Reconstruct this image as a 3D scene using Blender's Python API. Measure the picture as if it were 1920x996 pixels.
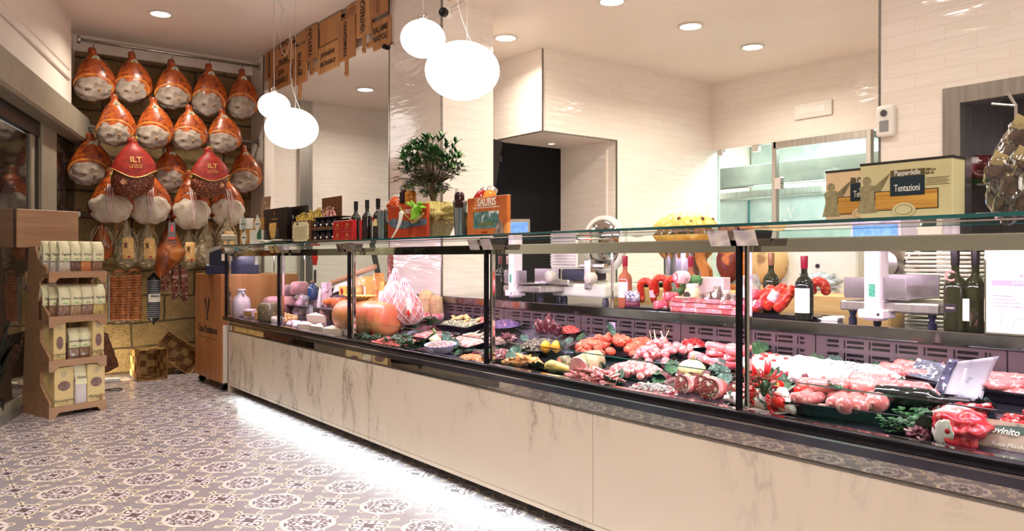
import bpy, bmesh, math, random
from mathutils import Vector, Matrix, noise, Euler
PI = math.pi
random.seed(7)
for o in list(bpy.data.objects): bpy.data.objects.remove(o)
SC = bpy.context.scene
COL = SC.collection
# ------------------------------------------------------------------ camera
FP, HOR = 1460.0, 485.0
TH = math.atan2(1130, FP)
CS, SN = math.cos(TH), math.sin(TH)
CH = 1.2
cd = bpy.data.cameras.new('camera'); cam = bpy.data.objects.new('camera', cd); COL.objects.link(cam)
cam.location = (0, 0, CH); cam.rotation_euler = (PI / 2, 0, -TH)
cd.sensor_width = 36; cd.lens = FP / 1920 * 36
cd.shift_y = -(498 - HOR) / 1920
cd.clip_start = 0.02; cd.clip_end = 60
SC.camera = cam
SC.view_settings.view_transform = 'Standard'; SC.view_settings.look = 'None'
SC.view_settings.exposure = 0.0; SC.view_settings.gamma = 1; SC.view_settings.use_curve_mapping = False
# ------------------------------------------------------------------ world
w = bpy.data.worlds.new('world'); SC.world = w; w.use_nodes = True
w.node_tree.nodes['Background'].inputs[0].default_value = (1.0, 0.90, 0.80, 1)
w.node_tree.nodes['Background'].inputs[1].default_value = 0.3
# ------------------------------------------------------------------ lights
def area(name, loc, size, power, col=(1, .92, .79), rot=(0, 0, 0), size_y=None, spread=PI, shape=None):
    l = bpy.data.lights.new(name, 'AREA'); l.energy = power; l.color = col; l.size = size
    l.shape = shape or ('RECTANGLE' if size_y else 'DISK')
    if size_y: l.size_y = size_y
    l.spread = spread
    o = bpy.data.objects.new(name, l); COL.objects.link(o); o.location = loc; o.rotation_euler = rot
    return o
# public side ceiling is at 3.45 m, staff side at 3.1 m
FRONT_Z, BACK_Z = 3.45, 3.10
DOWN_FRONT = [(2.02, 7.0), (0.4, 4.4), (0.6, 1.6), (2.35, 2.55), (2.35, 0.4)]
DOWN_BACK = [(4.1, 7.9), (3.9, 4.55), (4.3, 3.5), (5.35, 4.3), (3.75, 2.9), (5.9, 2.6)]
def raypt(px, py):
    r = (px - 960) / FP; z = -(py - HOR) / FP
    return Vector((SN + r * CS, CS - r * SN, z))
def onZ(px, py, Z): d = raypt(px, py); t = (Z - CH) / d.z; return Vector((0, 0, CH)) + d * t
def onX(px, py, X): d = raypt(px, py); t = X / d.x; return Vector((0, 0, CH)) + d * t
def onY(px, py, Y): d = raypt(px, py); t = Y / d.y; return Vector((0, 0, CH)) + d * t
DOWN_FRONT[0] = tuple(onZ(301, 25, FRONT_Z)[:2])
DOWN_BACK = [tuple(onZ(p[0], p[1], BACK_Z)[:2]) for p in ((685, 167), (948, 70), (1295, 48), (1411, 87), (1147, 1))] + [(4.3, 2.2), (5.9, 1.8), (4.3, .6)]
for i, (x, y) in enumerate(DOWN_FRONT): area('downlight_lamp', (x, y, FRONT_Z - .03), .16, 34 if i else 26, spread=PI * .8)
for i, (x, y) in enumerate(DOWN_BACK): area('downlight_lamp', (x, y, BACK_Z - .03), .16, 21, spread=PI * .85)
area('rear_area_light', (0.6, -1.2, 2.6), 2.2, 48, (1, .93, .86), (math.radians(52), 0, math.radians(-25)), 1.4)  # broad area light behind the camera; no window stands there
area('kitchen_lamp', (8.0, 4.7, 2.9), 1.2, 190, (.93, 1, .98), (0, 0, 0), 1.6)
# pink-white display lamps under the canopy of the counter
for k in range(5):
    area('counter_lamp', (2.40, .55 + 1.5 * k, 1.215), .05, (12.5, 12.5, 11.5, 10, 7)[k], (1, .70, .95), (0, math.radians(-26), 0), 1.35)
# cold white strip under the marble front
area('plinth_lamp', (2.262, 3.5, .085), .012, 18, (.82, 1, .97), (0, math.radians(64), 0), 6.6)
area('wall_washer_lamp', (1.55, 8.35, .06), .12, 9, (1, .86, .6), (math.radians(105), 0, 0))
# ------------------------------------------------------------------ node expression helper
class NX:
    def __init__(s, nt): s.nt = nt
    def m(s, op, *a, clamp=False):
        n = s.nt.nodes.new('ShaderNodeMath'); n.operation = op; n.use_clamp = clamp
        for i, v in enumerate(a):
            if isinstance(v, V): s.nt.links.new(v.o, n.inputs[i])
            else: n.inputs[i].default_value = v
        return V(s, n.outputs[0])
class V:
    def __init__(s, x, o): s.x = x; s.o = o
    def __add__(s, b): return s.x.m('ADD', s, b)
    __radd__ = __add__
    def __sub__(s, b): return s.x.m('SUBTRACT', s, b)
    def __rsub__(s, b): return s.x.m('SUBTRACT', b, s)
    def __mul__(s, b): return s.x.m('MULTIPLY', s, b)
    __rmul__ = __mul__
    def __truediv__(s, b): return s.x.m('DIVIDE', s, b)
    def f(s, op, *a, **k): return s.x.m(op, s, *a, **k)
    def lt(s, b, soft=.012): return ((b - s) / soft + .5).f('ADD', 0, clamp=True)
    def gt(s, b, soft=.012): return ((s - b) / soft + .5).f('ADD', 0, clamp=True)
def nn(nt, t, **k):
    n = nt.nodes.new('ShaderNode' + t)
    for a, b in k.items():
        if a.startswith('i_'): n.inputs[a[2:].replace('_', ' ')].default_value = b
        else: setattr(n, a, b)
    return n
def s2l(c): return tuple((x / 12.92 if x <= .04045 else ((x + .055) / 1.055) ** 2.4) for x in c)
def rgb(r, g, b): return s2l((r / 255, g / 255, b / 255)) + (1,)
def mixc(nt, f, a, b, blend='MIX'):
    n = nt.nodes.new('ShaderNodeMix'); n.data_type = 'RGBA'; n.blend_type = blend
    for i, v in ((0, f), (6, a), (7, b)):
        if hasattr(v, 'is_linked') or isinstance(v, bpy.types.NodeSocket): nt.links.new(v, n.inputs[i])
        elif isinstance(v, V): nt.links.new(v.o, n.inputs[i])
        else: n.inputs[i].default_value = v
    return n.outputs[2]
def newmat(name):
    m = bpy.data.materials.new(name); m.use_nodes = True
    return m, m.node_tree, m.node_tree.nodes['Principled BSDF']
MATS = {}
def M(name, c1, c2=None, scale=20, rough=.5, metal=0, bump=0, spec=.5, det=3, lo=.35, hi=.65, stretch=None, sub=0, coat=0, c3=None, s3=60, emit=0, bscale=None, dist=0):
    """noise-coloured procedural material; two (or three) colours mixed by noise"""
    if name in MATS: return MATS[name]
    m, nt, b = newmat(name); L = nt.links.new
    tc = nn(nt, 'TexCoord')
    co = tc.outputs['Object']
    if stretch:
        mp = nn(nt, 'Mapping'); mp.inputs['Scale'].default_value = stretch; L(co, mp.inputs[0]); co = mp.outputs[0]
    no = nn(nt, 'TexNoise', i_Scale=scale, i_Detail=det, i_Distortion=dist); L(co, no.inputs['Vector'])
    if c2 is None: c2 = tuple(x * .86 for x in c1[:3]) + (1,)
    mr = nn(nt, 'MapRange'); L(no.outputs['Fac'], mr.inputs[0]); mr.inputs[1].default_value = lo; mr.inputs[2].default_value = hi
    col = mixc(nt, mr.outputs[0], c1, c2)
    if c3:
        n3 = nn(nt, 'TexNoise', i_Scale=s3, i_Detail=2); L(co, n3.inputs['Vector'])
        m3 = nn(nt, 'MapRange'); L(n3.outputs['Fac'], m3.inputs[0]); m3.inputs[1].default_value = .56; m3.inputs[2].default_value = .64
        col = mixc(nt, m3.outputs[0], col, c3)
    L(col, b.inputs['Base Color'])
    b.inputs['Roughness'].default_value = rough; b.inputs['Metallic'].default_value = metal
    b.inputs['Specular IOR Level'].default_value = spec
    if coat: b.inputs['Coat Weight'].default_value = coat; b.inputs['Coat Roughness'].default_value = .08
    if sub: b.inputs['Subsurface Weight'].default_value = sub; b.inputs['Subsurface Radius'].default_value = (.01, .004, .003)
    if emit: L(col, b.inputs['Emission Color']); b.inputs['Emission Strength'].default_value = emit
    if bump:
        nb = nn(nt, 'TexNoise', i_Scale=bscale or scale * 2.5, i_Detail=4); L(co, nb.inputs['Vector'])
        bp = nn(nt, 'Bump', i_Strength=min(1, bump), i_Distance=.01 * max(1, bump)); L(nb.outputs['Fac'], bp.inputs['Height']); L(bp.outputs[0], b.inputs['Normal'])
    MATS[name] = m; return m
def emis(name, col, st):
    m, nt, b = newmat(name)
    b.inputs['Base Color'].default_value = col; b.inputs['Emission Color'].default_value = col; b.inputs['Emission Strength'].default_value = st
    return m
def glassmat(name, tint=(.96, 1, .98, 1), rough=.0, refl=1.0, opa=0.0, opc=(.8, .85, .85, 1)):
    m, nt, b = newmat(name); nt.nodes.remove(b); L = nt.links.new
    out = nt.nodes['Material Output']
    tr = nn(nt, 'BsdfTransparent'); tr.inputs[0].default_value = tint
    gl = nn(nt, 'BsdfGlossy'); gl.inputs['Roughness'].default_value = rough
    lw = nn(nt, 'LayerWeight', i_Blend=.5); x = NX(nt)
    mu = ((V(x, lw.outputs['Facing']).f('POWER', 5) * .9 + .03) * refl).o.node
    mx = nn(nt, 'MixShader'); L(mu.outputs[0], mx.inputs[0]); L(tr.outputs[0], mx.inputs[1]); L(gl.outputs[0], mx.inputs[2])
    res = mx.outputs[0]
    if opa:
        df = nn(nt, 'BsdfDiffuse'); df.inputs[0].default_value = opc
        m2 = nn(nt, 'MixShader'); m2.inputs[0].default_value = opa; L(res, m2.inputs[1]); L(df.outputs[0], m2.inputs[2]); res = m2.outputs[0]
    L(res, out.inputs[0]); return m
# ------------------------------------------------------------------ mesh builder
class MB:
    def __init__(s): s.b = bmesh.new()
    def _t(s, vs, mx):
        if mx is not None: bmesh.ops.transform(s.b, matrix=mx, verts=vs)
    def box(s, x0, x1, y0, y1, z0, z1, bev=0, mx=None, seg=1):
        r = bmesh.ops.create_cube(s.b, size=1); vs = r['verts']
        bmesh.ops.transform(s.b, matrix=Matrix.Translation(((x0 + x1) / 2, (y0 + y1) / 2, (z0 + z1) / 2)) @ Matrix.Diagonal((x1 - x0, y1 - y0, z1 - z0, 1)), verts=vs)
        if bev:
            es = list({e for v in vs for e in v.link_edges})
            g = bmesh.ops.bevel(s.b, geom=es, offset=bev, segments=seg, affect='EDGES', profile=.5)
            vs = list({v for f in g['faces'] for v in f.verts} | {v for v in vs if v.is_valid})
        s._t(vs, mx); return s
    def lathe(s, prof, n=24, mx=None, cap=True, wob=None):
        rings = []
        for (r, z) in prof:
            rings.append([s.b.verts.new((r * math.cos(2 * PI * k / n) * (wob(k / n, z) if wob else 1), r * math.sin(2 * PI * k / n) * (wob(k / n, z) if wob else 1), z)) for k in range(n)])
        for a, b_ in zip(rings, rings[1:]):
            for k in range(n): s.b.faces.new((a[k], a[(k + 1) % n], b_[(k + 1) % n], b_[k]))
        if cap:
            if prof[0][0] > 1e-5: s.b.faces.new(rings[0][::-1])
            if prof[-1][0] > 1e-5: s.b.faces.new(rings[-1])
        s._t([v for r in rings for v in r], mx); return s
    def tube(s, pts, rad, n=8, cap=True, mx=None):
        pts = [Vector(p) for p in pts]; rings = []; N = len(pts)
        up = Vector((0, 0, 1)); prev = None
        for i, p in enumerate(pts):
            t = (pts[min(i + 1, N - 1)] - pts[max(i - 1, 0)]).normalized()
            if prev is None:
                a = t.cross(up)
                if a.length < .1: a = t.cross(Vector((1, 0, 0)))
            else: a = prev - t * prev.dot(t)
            a.normalize(); prev = a; bb = t.cross(a).normalized()
            r = rad[i] if isinstance(rad, (list, tuple)) else rad
            rings.append([s.b.verts.new(p + a * (r * math.cos(2 * PI * k / n)) + bb * (r * math.sin(2 * PI * k / n))) for k in range(n)])
        for a, b_ in zip(rings, rings[1:]):
            for k in range(n): s.b.faces.new((a[k], a[(k + 1) % n], b_[(k + 1) % n], b_[k]))
        if cap: s.b.faces.new(rings[0][::-1]); s.b.faces.new(rings[-1])
        s._t([v for r in rings for v in r], mx); return s
    def blob(s, size, sub=3, amp=.15, freq=2.0, seed=0, mx=None, flat=None):
        r = bmesh.ops.create_icosphere(s.b, subdivisions=sub, radius=1); vs = r['verts']
        for v in vs:
            d = 1 + amp * noise.noise(v.co * freq + Vector((seed * 7.3, seed, 0)))
            v.co = Vector((v.co.x * size[0] * d, v.co.y * size[1] * d, v.co.z * size[2] * d))
            if flat is not None and v.co.z < flat: v.co.z = flat
        s._t(vs, mx); return s
    def prism(s, pts, y0, y1, mx=None):
        """outline in local x,z extruded along y"""
        a = [s.b.verts.new((x, y0, z)) for x, z in pts]; b_ = [s.b.verts.new((x, y1, z)) for x, z in pts]
        n = len(pts)
        s.b.faces.new(a); s.b.faces.new(b_[::-1])
        for k in range(n): s.b.faces.new((a[(k + 1) % n], a[k], b_[k], b_[(k + 1) % n]))
        s._t(a + b_, mx); return s
    def grid(s, fn, nu, nv, th=0, mx=None):
        vs = [[s.b.verts.new(fn(i / nu, j / nv)) for j in range(nv + 1)] for i in range(nu + 1)]
        for i in range(nu):
            for j in range(nv): s.b.faces.new((vs[i][j], vs[i + 1][j], vs[i + 1][j + 1], vs[i][j + 1]))
        s._t([v for r in vs for v in r], mx); return s
    def build(s, name, mat, parent=None, smooth=False, solid=0, loc=None, rot=None):
        bmesh.ops.recalc_face_normals(s.b, faces=s.b.faces)
        me = bpy.data.meshes.new(name); s.b.to_mesh(me); s.b.free()
        if mat: me.materials.append(mat)
        if smooth:
            for p in me.polygons: p.use_smooth = True
        o = bpy.data.objects.new(name, me); COL.objects.link(o)
        if parent: o.parent = parent
        if loc: o.location = loc
        if rot: o.rotation_euler = rot
        if solid:
            md = o.modifiers.new('solid', 'SOLIDIFY'); md.thickness = solid; md.offset = 0
        if smooth == 2 or smooth == 'auto':
            md = o.modifiers.new('split', 'EDGE_SPLIT'); md.split_angle = math.radians(40)
        return o
def tag(o, label=None, cat=None, group=None, kind=None):
    if label: o['label'] = label
    if cat: o['category'] = cat
    if group: o['group'] = group
    if kind: o['kind'] = kind
    return o
def thing(name, label, cat, loc=(0, 0, 0), rz=0, group=None, rot=None):
    o = bpy.data.objects.new(name, None); COL.objects.link(o); o.empty_display_size = .05
    o.location = loc; o.rotation_euler = rot if rot else (0, 0, rz)
    return tag(o, label, cat, group)
def struct(name, mb, mat, parent=None, smooth=False):
    o = mb.build(name, mat, parent, smooth)
    if not parent: o['kind'] = 'structure'
    return o
def kids(o): return KID.get(o.name, [])
def dup(root, loc, rz=None, label=None, group=None, scale=None, rot=None):
    r = root.copy(); COL.objects.link(r); r.location = loc
    if rz is not None: r.rotation_euler = (0, 0, rz)
    if rot is not None: r.rotation_euler = rot
    if scale: r.scale = scale if hasattr(scale, '__len__') else (scale,) * 3
    if label: r['label'] = label
    if group: r['group'] = group
    for ch in list(root.children):
        c = ch.copy(); COL.objects.link(c); c.parent = r
        for g in list(ch.children):
            d = g.copy(); COL.objects.link(d); d.parent = c
    return r
def T(x, y, z, rx=0, ry=0, rz=0, s=1):
    m = Matrix.Translation((x, y, z)) @ Euler((rx, ry, rz)).to_matrix().to_4x4()
    if s != 1: m = m @ (Matrix.Diagonal(tuple(s) + (1,)) if hasattr(s, '__len__') else Matrix.Scale(s, 4))
    return m
FX = -PI / 2      # local front (-y) turned to face the customers (-X)
def text(name, body, size, mat, parent, loc, rot=(PI / 2, 0, 0), ext=.0006, sx=1, align='CENTER', shear=0, bold=0, lines=1.0):
    cu = bpy.data.curves.new(name, 'FONT'); cu.body = body; cu.size = size; cu.align_x = align; cu.align_y = 'CENTER'
    cu.extrude = ext; cu.shear = shear; cu.offset = bold; cu.space_line = lines; cu.resolution_u = 2
    t = bpy.data.objects.new(name, cu); COL.objects.link(t)
    me = bpy.data.meshes.new_from_object(t); bpy.data.objects.remove(t)
    me.materials.clear(); me.materials.append(mat)
    o = bpy.data.objects.new(name, me); COL.objects.link(o); o.parent = parent; o.location = loc; o.rotation_euler = rot; o.scale = (sx, 1, 1)
    return o
# ------------------------------------------------------------------ room materials
def pos_uv(nt, a, b):
    g = nn(nt, 'NewGeometry'); sp = nn(nt, 'SeparateXYZ'); nt.links.new(g.outputs['Position'], sp.inputs[0])
    x = NX(nt); return V(x, sp.outputs[a]), V(x, sp.outputs[b])
def tile_wall(name, a):
    m, nt, b = newmat(name); L = nt.links.new
    u, v = pos_uv(nt, a, 'Z')
    cb = nn(nt, 'CombineXYZ'); L(u.o, cb.inputs[0]); L(v.o, cb.inputs[1])
    br = nn(nt, 'TexBrick', i_Scale=1.0, i_Mortar_Size=.0022, i_Mortar_Smooth=.3, i_Brick_Width=.30, i_Row_Height=.075); L(cb.outputs[0], br.inputs['Vector'])
    br.inputs['Color1'].default_value = rgb(243, 232, 222); br.inputs['Color2'].default_value = rgb(239, 228, 216); br.inputs['Mortar'].default_value = rgb(232, 219, 207)
    L(br.outputs['Color'], b.inputs['Base Color'])
    b.inputs['Roughness'].default_value = .13
    mp = nn(nt, 'Mapping'); mp.inputs['Scale'].default_value = (3.2, 12, 1); L(cb.outputs[0], mp.inputs[0])
    no = nn(nt, 'TexNoise', i_Scale=1.6, i_Detail=2); L(mp.outputs[0], no.inputs['Vector'])
    b1 = nn(nt, 'Bump', i_Strength=.5, i_Distance=.012); L(no.outputs['Fac'], b1.inputs['Height'])
    inv = nn(nt, 'Math', operation='SUBTRACT'); inv.inputs[0].default_value = 1; L(br.outputs['Fac'], inv.inputs[1])
    b2 = nn(nt, 'Bump', i_Strength=.35, i_Distance=.002); L(inv.outputs[0], b2.inputs['Height']); L(b1.outputs[0], b2.inputs['Normal']); L(b2.outputs[0], b.inputs['Normal'])
    return m
TILE_X = tile_wall('white_wall_tile_side', 'Y')      # on walls facing X
TILE_Y = tile_wall('white_wall_tile_end', 'X')       # on walls facing Y
def floor_mat():
    m, nt, b = newmat('patterned_cement_tile'); L = nt.links.new
    X, Y = pos_uv(nt, 'X', 'Y')
    def cell(ox, oy):
        u = ((X - ox) / .4 + 100.5).f('FRACT') - .5; v = ((Y - oy) / .4 + 100.5).f('FRACT') - .5
        r = (u * u + v * v).f('SQRT'); th = v.f('ARCTAN2', u); return u, v, r, th
    u, v, r, th = cell(1.03, 4.163); u = u.f('ABSOLUTE'); v = v.f('ABSOLUTE')
    A = u.f('MAXIMUM', v); B = u.f('MINIMUM', v); P = (u + v) * .7071; Q = (u - v).f('ABSOLUTE') * .7071
    def ell(a_, b_, ca, cb, ra, rb):
        p_ = (a_ - ca) / ra; q_ = (b_ - cb) / rb; return (p_ * p_ + q_ * q_).f('SQRT')
    u2, v2, r2, t2 = cell(1.232, 4.36); u2 = u2.f('ABSOLUTE'); v2 = v2.f('ABSOLUTE')
    A2 = u2.f('MAXIMUM', v2); B2 = u2.f('MINIMUM', v2); P2 = (u2 + v2) * .7071; Q2 = (u2 - v2).f('ABSOLUTE') * .7071
    NO = nn(nt, 'TexNoise', i_Scale=6, i_Detail=2)
    g = nn(nt, 'NewGeometry'); L(g.outputs['Position'], NO.inputs['Vector'])
    ground = mixc(nt, NO.outputs['Fac'], rgb(146, 138, 146), rgb(160, 151, 160))
    cream = rgb(246, 228, 200); pink = rgb(222, 210, 218); brown = rgb(106, 92, 96)
    def un(*m):
        o = m[0]
        for k in m[1:]: o = o.f('MAXIMUM', k)
        return o
    col = ground
    def paint(mask, c): 
        nonlocal col; col = mixc(nt, mask, col, c)
    # small cross rosette with eight outlined leaves
    paint(un(ell(A2, B2, .325, 0, .075, .034).lt(1, .12), ell(P2, Q2, .285, 0, .078, .036).lt(1, .12), ell(A2, B2, .36, 0, .014, .055).lt(1, .2)), cream)
    paint(un(ell(A2, B2, .325, 0, .052, .016).lt(1, .2), ell(P2, Q2, .285, 0, .055, .018).lt(1, .2)), ground)
    lob = lambda k: un(ell(A2, B2, .135, 0, .115 + k, .085 + k), ell(A2, B2, .0, 0, .01, .01)) if False else ell(A2, B2, .130, 0, .110 + k, .082 + k)
    dia = lambda k: ell(P2, Q2, .12, 0, .085 + k, .07 + k)
    paint(un(lob(.028).lt(1, .06), dia(.022).lt(1, .06), r2.lt(.12, .01)), cream)
    paint(un(lob(.004).lt(1, .06), dia(.0).lt(1, .06)), brown)
    paint(un(lob(-.018).lt(1, .08), dia(-.02).lt(1, .08), r2.lt(.1, .01)), pink)
    paint(un(ell(A2, B2, .185, 0, .040, .018).lt(1, .2), ell(P2, Q2, .125, .035, .030, .012).lt(1, .2), ell(A2, B2, .11, .045, .014, .022).lt(1, .2)), brown)
    paint(un(ell(A2, B2, .05, 0, .05, .030).lt(1, .1), r2.lt(.062, .01)), brown)
    # large round rosette with four petals
    body = r - (th * 8).f('COSINE') * .008
    pet = lambda k: ell(A, B, .300, 0, .078 + k, .062 + k)
    paint(un(pet(.0).lt(1, .06), (body - .045).lt(.272, .012)), cream)
    paint(pet(-.022).lt(1, .08), brown)
    paint(un(ell(A, B, .30, .012, .040, .007).lt(1, .2)), pink)
    paint(body.lt(.298, .010), pink)
    paint(body.lt(.268, .008) * body.gt(.238, .008) * ((th * 8).f('COSINE')).lt(.35, .3), brown)
    paint(un(ell(P, Q, .205, .0, .030, .030).lt(1, .15), ell(A, B, .185, .095, .030, .016).lt(1, .2), ell(A, B, .20, .0, .030, .022).lt(1, .2), ell(A, B, .155, .045, .022, .016).lt(1, .2)), brown)
    curl = lambda ca, cb, rr: (ell(A, B, ca, cb, rr, rr) - 1).f('ABSOLUTE').lt(.26, .15)
    paint(un(curl(.165, .062, .036), curl(.125, .105, .030) * .9), brown)
    paint(un(r.lt(.060, .01), ell(A, B, .075, 0, .030, .020).lt(1, .15), ell(P, Q, .105, 0, .026, .014).lt(1, .15)), brown)
    # tile joints every 20 cm
    ju = ((X - 1.03) / .2 + 100.5).f('FRACT') - .5; jv = ((Y - 4.163) / .2 + 100.5).f('FRACT') - .5
    j = ju.f('ABSOLUTE').lt(.006, .006) * .75; j2 = jv.f('ABSOLUTE').lt(.004, .006) * .3
    jj = j.f('MAXIMUM', j2)
    col = mixc(nt, jj, col, rgb(84, 76, 80))
    L(col, b.inputs['Base Color'])
    b.inputs['Roughness'].default_value = .30; b.inputs['Specular IOR Level'].default_value = .42
    nb = nn(nt, 'TexNoise', i_Scale=9, i_Detail=3); L(g.outputs['Position'], nb.inputs['Vector'])
    bp = nn(nt, 'Bump', i_Strength=.15, i_Distance=.004); L(nb.outputs['Fac'], bp.inputs['Height']); L(bp.outputs[0], b.inputs['Normal'])
    return m
def stone_mat():
    m, nt, b = newmat('rough_tuff_blocks'); L = nt.links.new
    g = nn(nt, 'NewGeometry'); sp = nn(nt, 'SeparateXYZ'); L(g.outputs['Position'], sp.inputs[0])
    n1 = nn(nt, 'TexNoise', i_Scale=2.2, i_Detail=4); L(g.outputs['Position'], n1.inputs['Vector'])
    x = NX(nt); X = V(x, sp.outputs['X']) + (V(x, n1.outputs['Fac']) - .5) * .10; Z = V(x, sp.outputs['Z']) + (V(x, n1.outputs['Fac']) - .5) * .09
    cb = nn(nt, 'CombineXYZ'); L(X.o, cb.inputs[0]); L(Z.o, cb.inputs[1])
    br = nn(nt, 'TexBrick', i_Scale=1.0, i_Mortar_Size=.012, i_Mortar_Smooth=.6, i_Brick_Width=.62, i_Row_Height=.27); L(cb.outputs[0], br.inputs['Vector'])
    br.inputs['Color1'].default_value = rgb(165, 138, 92); br.inputs['Color2'].default_value = rgb(140, 114, 76); br.inputs['Mortar'].default_value = rgb(82, 66, 46)
    n2 = nn(nt, 'TexNoise', i_Scale=14, i_Detail=6, i_Roughness=.7); L(g.outputs['Position'], n2.inputs['Vector'])
    mr = nn(nt, 'MapRange'); L(n2.outputs['Fac'], mr.inputs[0]); mr.inputs[1].default_value = .38; mr.inputs[2].default_value = .62
    col = mixc(nt, mr.outputs[0], br.outputs['Color'], rgb(118, 92, 58), 'MIX'); 
    vo = nn(nt, 'TexVoronoi', i_Scale=34); L(g.outputs['Position'], vo.inputs['Vector'])
    pits = V(x, vo.outputs['Distance']).lt(.16, .1)
    col = mixc(nt, pits * .6, mixc(nt, .45, br.outputs['Color'], col), rgb(70, 52, 32))
    L(col, b.inputs['Base Color']); b.inputs['Roughness'].default_value = .93
    h = (1 - V(x, br.outputs['Fac'])) * 1.2 + V(x, n2.outputs['Fac']) * .9 - pits * .5
    bp = nn(nt, 'Bump', i_Strength=1, i_Distance=.03); L(h.o, bp.inputs['Height']); L(bp.outputs[0], b.inputs['Normal'])
    return m
def marble_mat():
    m, nt, b = newmat('cream_veined_marble'); L = nt.links.new
    g = nn(nt, 'NewGeometry'); x = NX(nt)
    mp = nn(nt, 'Mapping'); mp.inputs['Rotation'].default_value = (math.radians(-38), 0, 0); mp.inputs['Scale'].default_value = (1, 1.5, .62); L(g.outputs['Position'], mp.inputs[0])
    n1 = nn(nt, 'TexNoise', i_Scale=1.5, i_Detail=9, i_Roughness=.62, i_Distortion=.55); L(mp.outputs[0], n1.inputs['Vector'])
    n2 = nn(nt, 'TexNoise', i_Scale=3.6, i_Detail=8, i_Roughness=.6, i_Distortion=.9); L(mp.outputs[0], n2.inputs['Vector'])
    n3 = nn(nt, 'TexNoise', i_Scale=1.1, i_Detail=2); L(g.outputs['Position'], n3.inputs['Vector'])
    v1 = (V(x, n1.outputs['Fac']) - .5).f('ABSOLUTE'); v2 = (V(x, n2.outputs['Fac']) - .53).f('ABSOLUTE')
    a = v1.lt(.006, .022) * V(x, n3.outputs['Fac']).gt(.50, .14); soft = v1.lt(.02, .10) * V(x, n3.outputs['Fac']).gt(.50, .2)
    c = v2.lt(.004, .018) * V(x, n3.outputs['Fac']).gt(.53, .12)
    base = mixc(nt, n3.outputs['Fac'], rgb(232, 220, 204), rgb(220, 205, 186))
    col = mixc(nt, soft * .35, base, rgb(160, 148, 132)); col = mixc(nt, a * .7, col, rgb(118, 106, 92)); col = mixc(nt, c * .5, col, rgb(140, 122, 98))
    L(col, b.inputs['Base Color']); b.inputs['Roughness'].default_value = .16; b.inputs['Specular IOR Level'].default_value = .45
    return m
FLOOR = floor_mat(); STONE = stone_mat(); MARBLE = marble_mat()
WHITE = M('white_plaster', rgb(240, 228, 216), rgb(236, 223, 210), 3, .6, bump=.1, bscale=8)
CEIL = M('ceiling_paint', rgb(243, 228, 214), rgb(239, 223, 208), 1.5, .45)
STEEL = M('brushed_steel', rgb(200, 196, 190), rgb(180, 176, 170), 40, .28, .95, stretch=(1, 1, .05))
CHROME = M('chrome', rgb(225, 222, 222), rgb(215, 212, 212), 10, .06, 1)
MIRROR = M('polished_steel_mirror', rgb(196, 190, 186), rgb(190, 184, 180), 2, .025, 1)
DARKMETAL = M('black_metal', rgb(34, 32, 38), rgb(24, 22, 28), 20, .25, .7)
BLACK = M('matte_black', rgb(12, 12, 16), rgb(8, 8, 10), 10, .4)
TRIM = M('aluminium_trim', rgb(150, 145, 138), rgb(135, 130, 125), 30, .3, .9)
GLASS = glassmat('clear_glass', refl=.45); GLASSG = glassmat('greenish_glass', (.93, .985, .97, 1))
GEDGE = M('teal_glass_edge', rgb(10, 92, 92), rgb(4, 64, 66), 3, .1, 0, spec=.8)
LAMP = emis('lamp_glow', (1, .94, .86, 1), 9); GLOBE = emis('opal_globe', (1, .97, .93, 1), 4.2)
# ================================================================== ROOM
YE = 8.9      # stone end wall
struct('floor', MB().box(-3.2, 10.6, -2.6, 10.2, -.1, 0), FLOOR)
PX = 3.1      # plane of the pillar and of the board beam
struct('ceiling', MB().box(-3.2, PX + .05, -2.6, YE + .1, FRONT_Z, FRONT_Z + .1), CEIL)
struct('ceiling_staff', MB().box(PX + .05, 10.6, -2.6, 10.2, BACK_Z, BACK_Z + .1), CEIL)
# end wall of stone with a plaster strip on top
struct('wall_end', MB().grid(lambda a, b: (0.9 + 2.2 * a, YE + .03 * noise.noise(Vector((a * 7, b * 9, 1))), 3.33 * b), 60, 80), STONE)
struct('trim_1', MB().box(.9, 3.1, YE - .05, YE + .1, 3.29, FRONT_Z), WHITE)
struct('wall_end_core', MB().box(.9, 3.1, YE + .05, YE + .2, 0, 3.4), WHITE)
# stub wall right of the hams
struct('wall_stub', MB().box(PX, PX + .12, 8.5, YE + .2, 0, FRONT_Z), WHITE)
struct('trim_2', MB().box(PX - .006, PX + .008, 8.488, 8.502, 0, FRONT_Z), TRIM)
# far wall of the staff room
struct('wall_far', MB().box(PX + .12, 5.6, 9.0, 9.12, 0, BACK_Z), TILE_Y)
struct('trim_3', MB().box(3.70, 3.86, 8.93, 9.0, 0, BACK_Z), STEEL)
# bulkhead that carries the boards
struct('wall_bulkhead', MB().box(PX + .02, PX + .12, 5.64, 8.5, 3.06, FRONT_Z + .02), WHITE)
# pillar
struct('wall_pillar_front', MB().box(PX, PX + .02, 4.85, 5.64, 0, FRONT_Z), TILE_X)
struct('wall_pillar_side', MB().box(PX + .02, 3.57, 4.85, 5.64, 0, FRONT_Z), TILE_Y)
struct('trim_4', MB().box(PX - .006, PX + .006, 4.843, 4.856, 0, FRONT_Z), TRIM)
struct('trim_5', MB().box(PX - .004, PX + .008, 5.635, 5.648, 0, FRONT_Z), TRIM)
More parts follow.
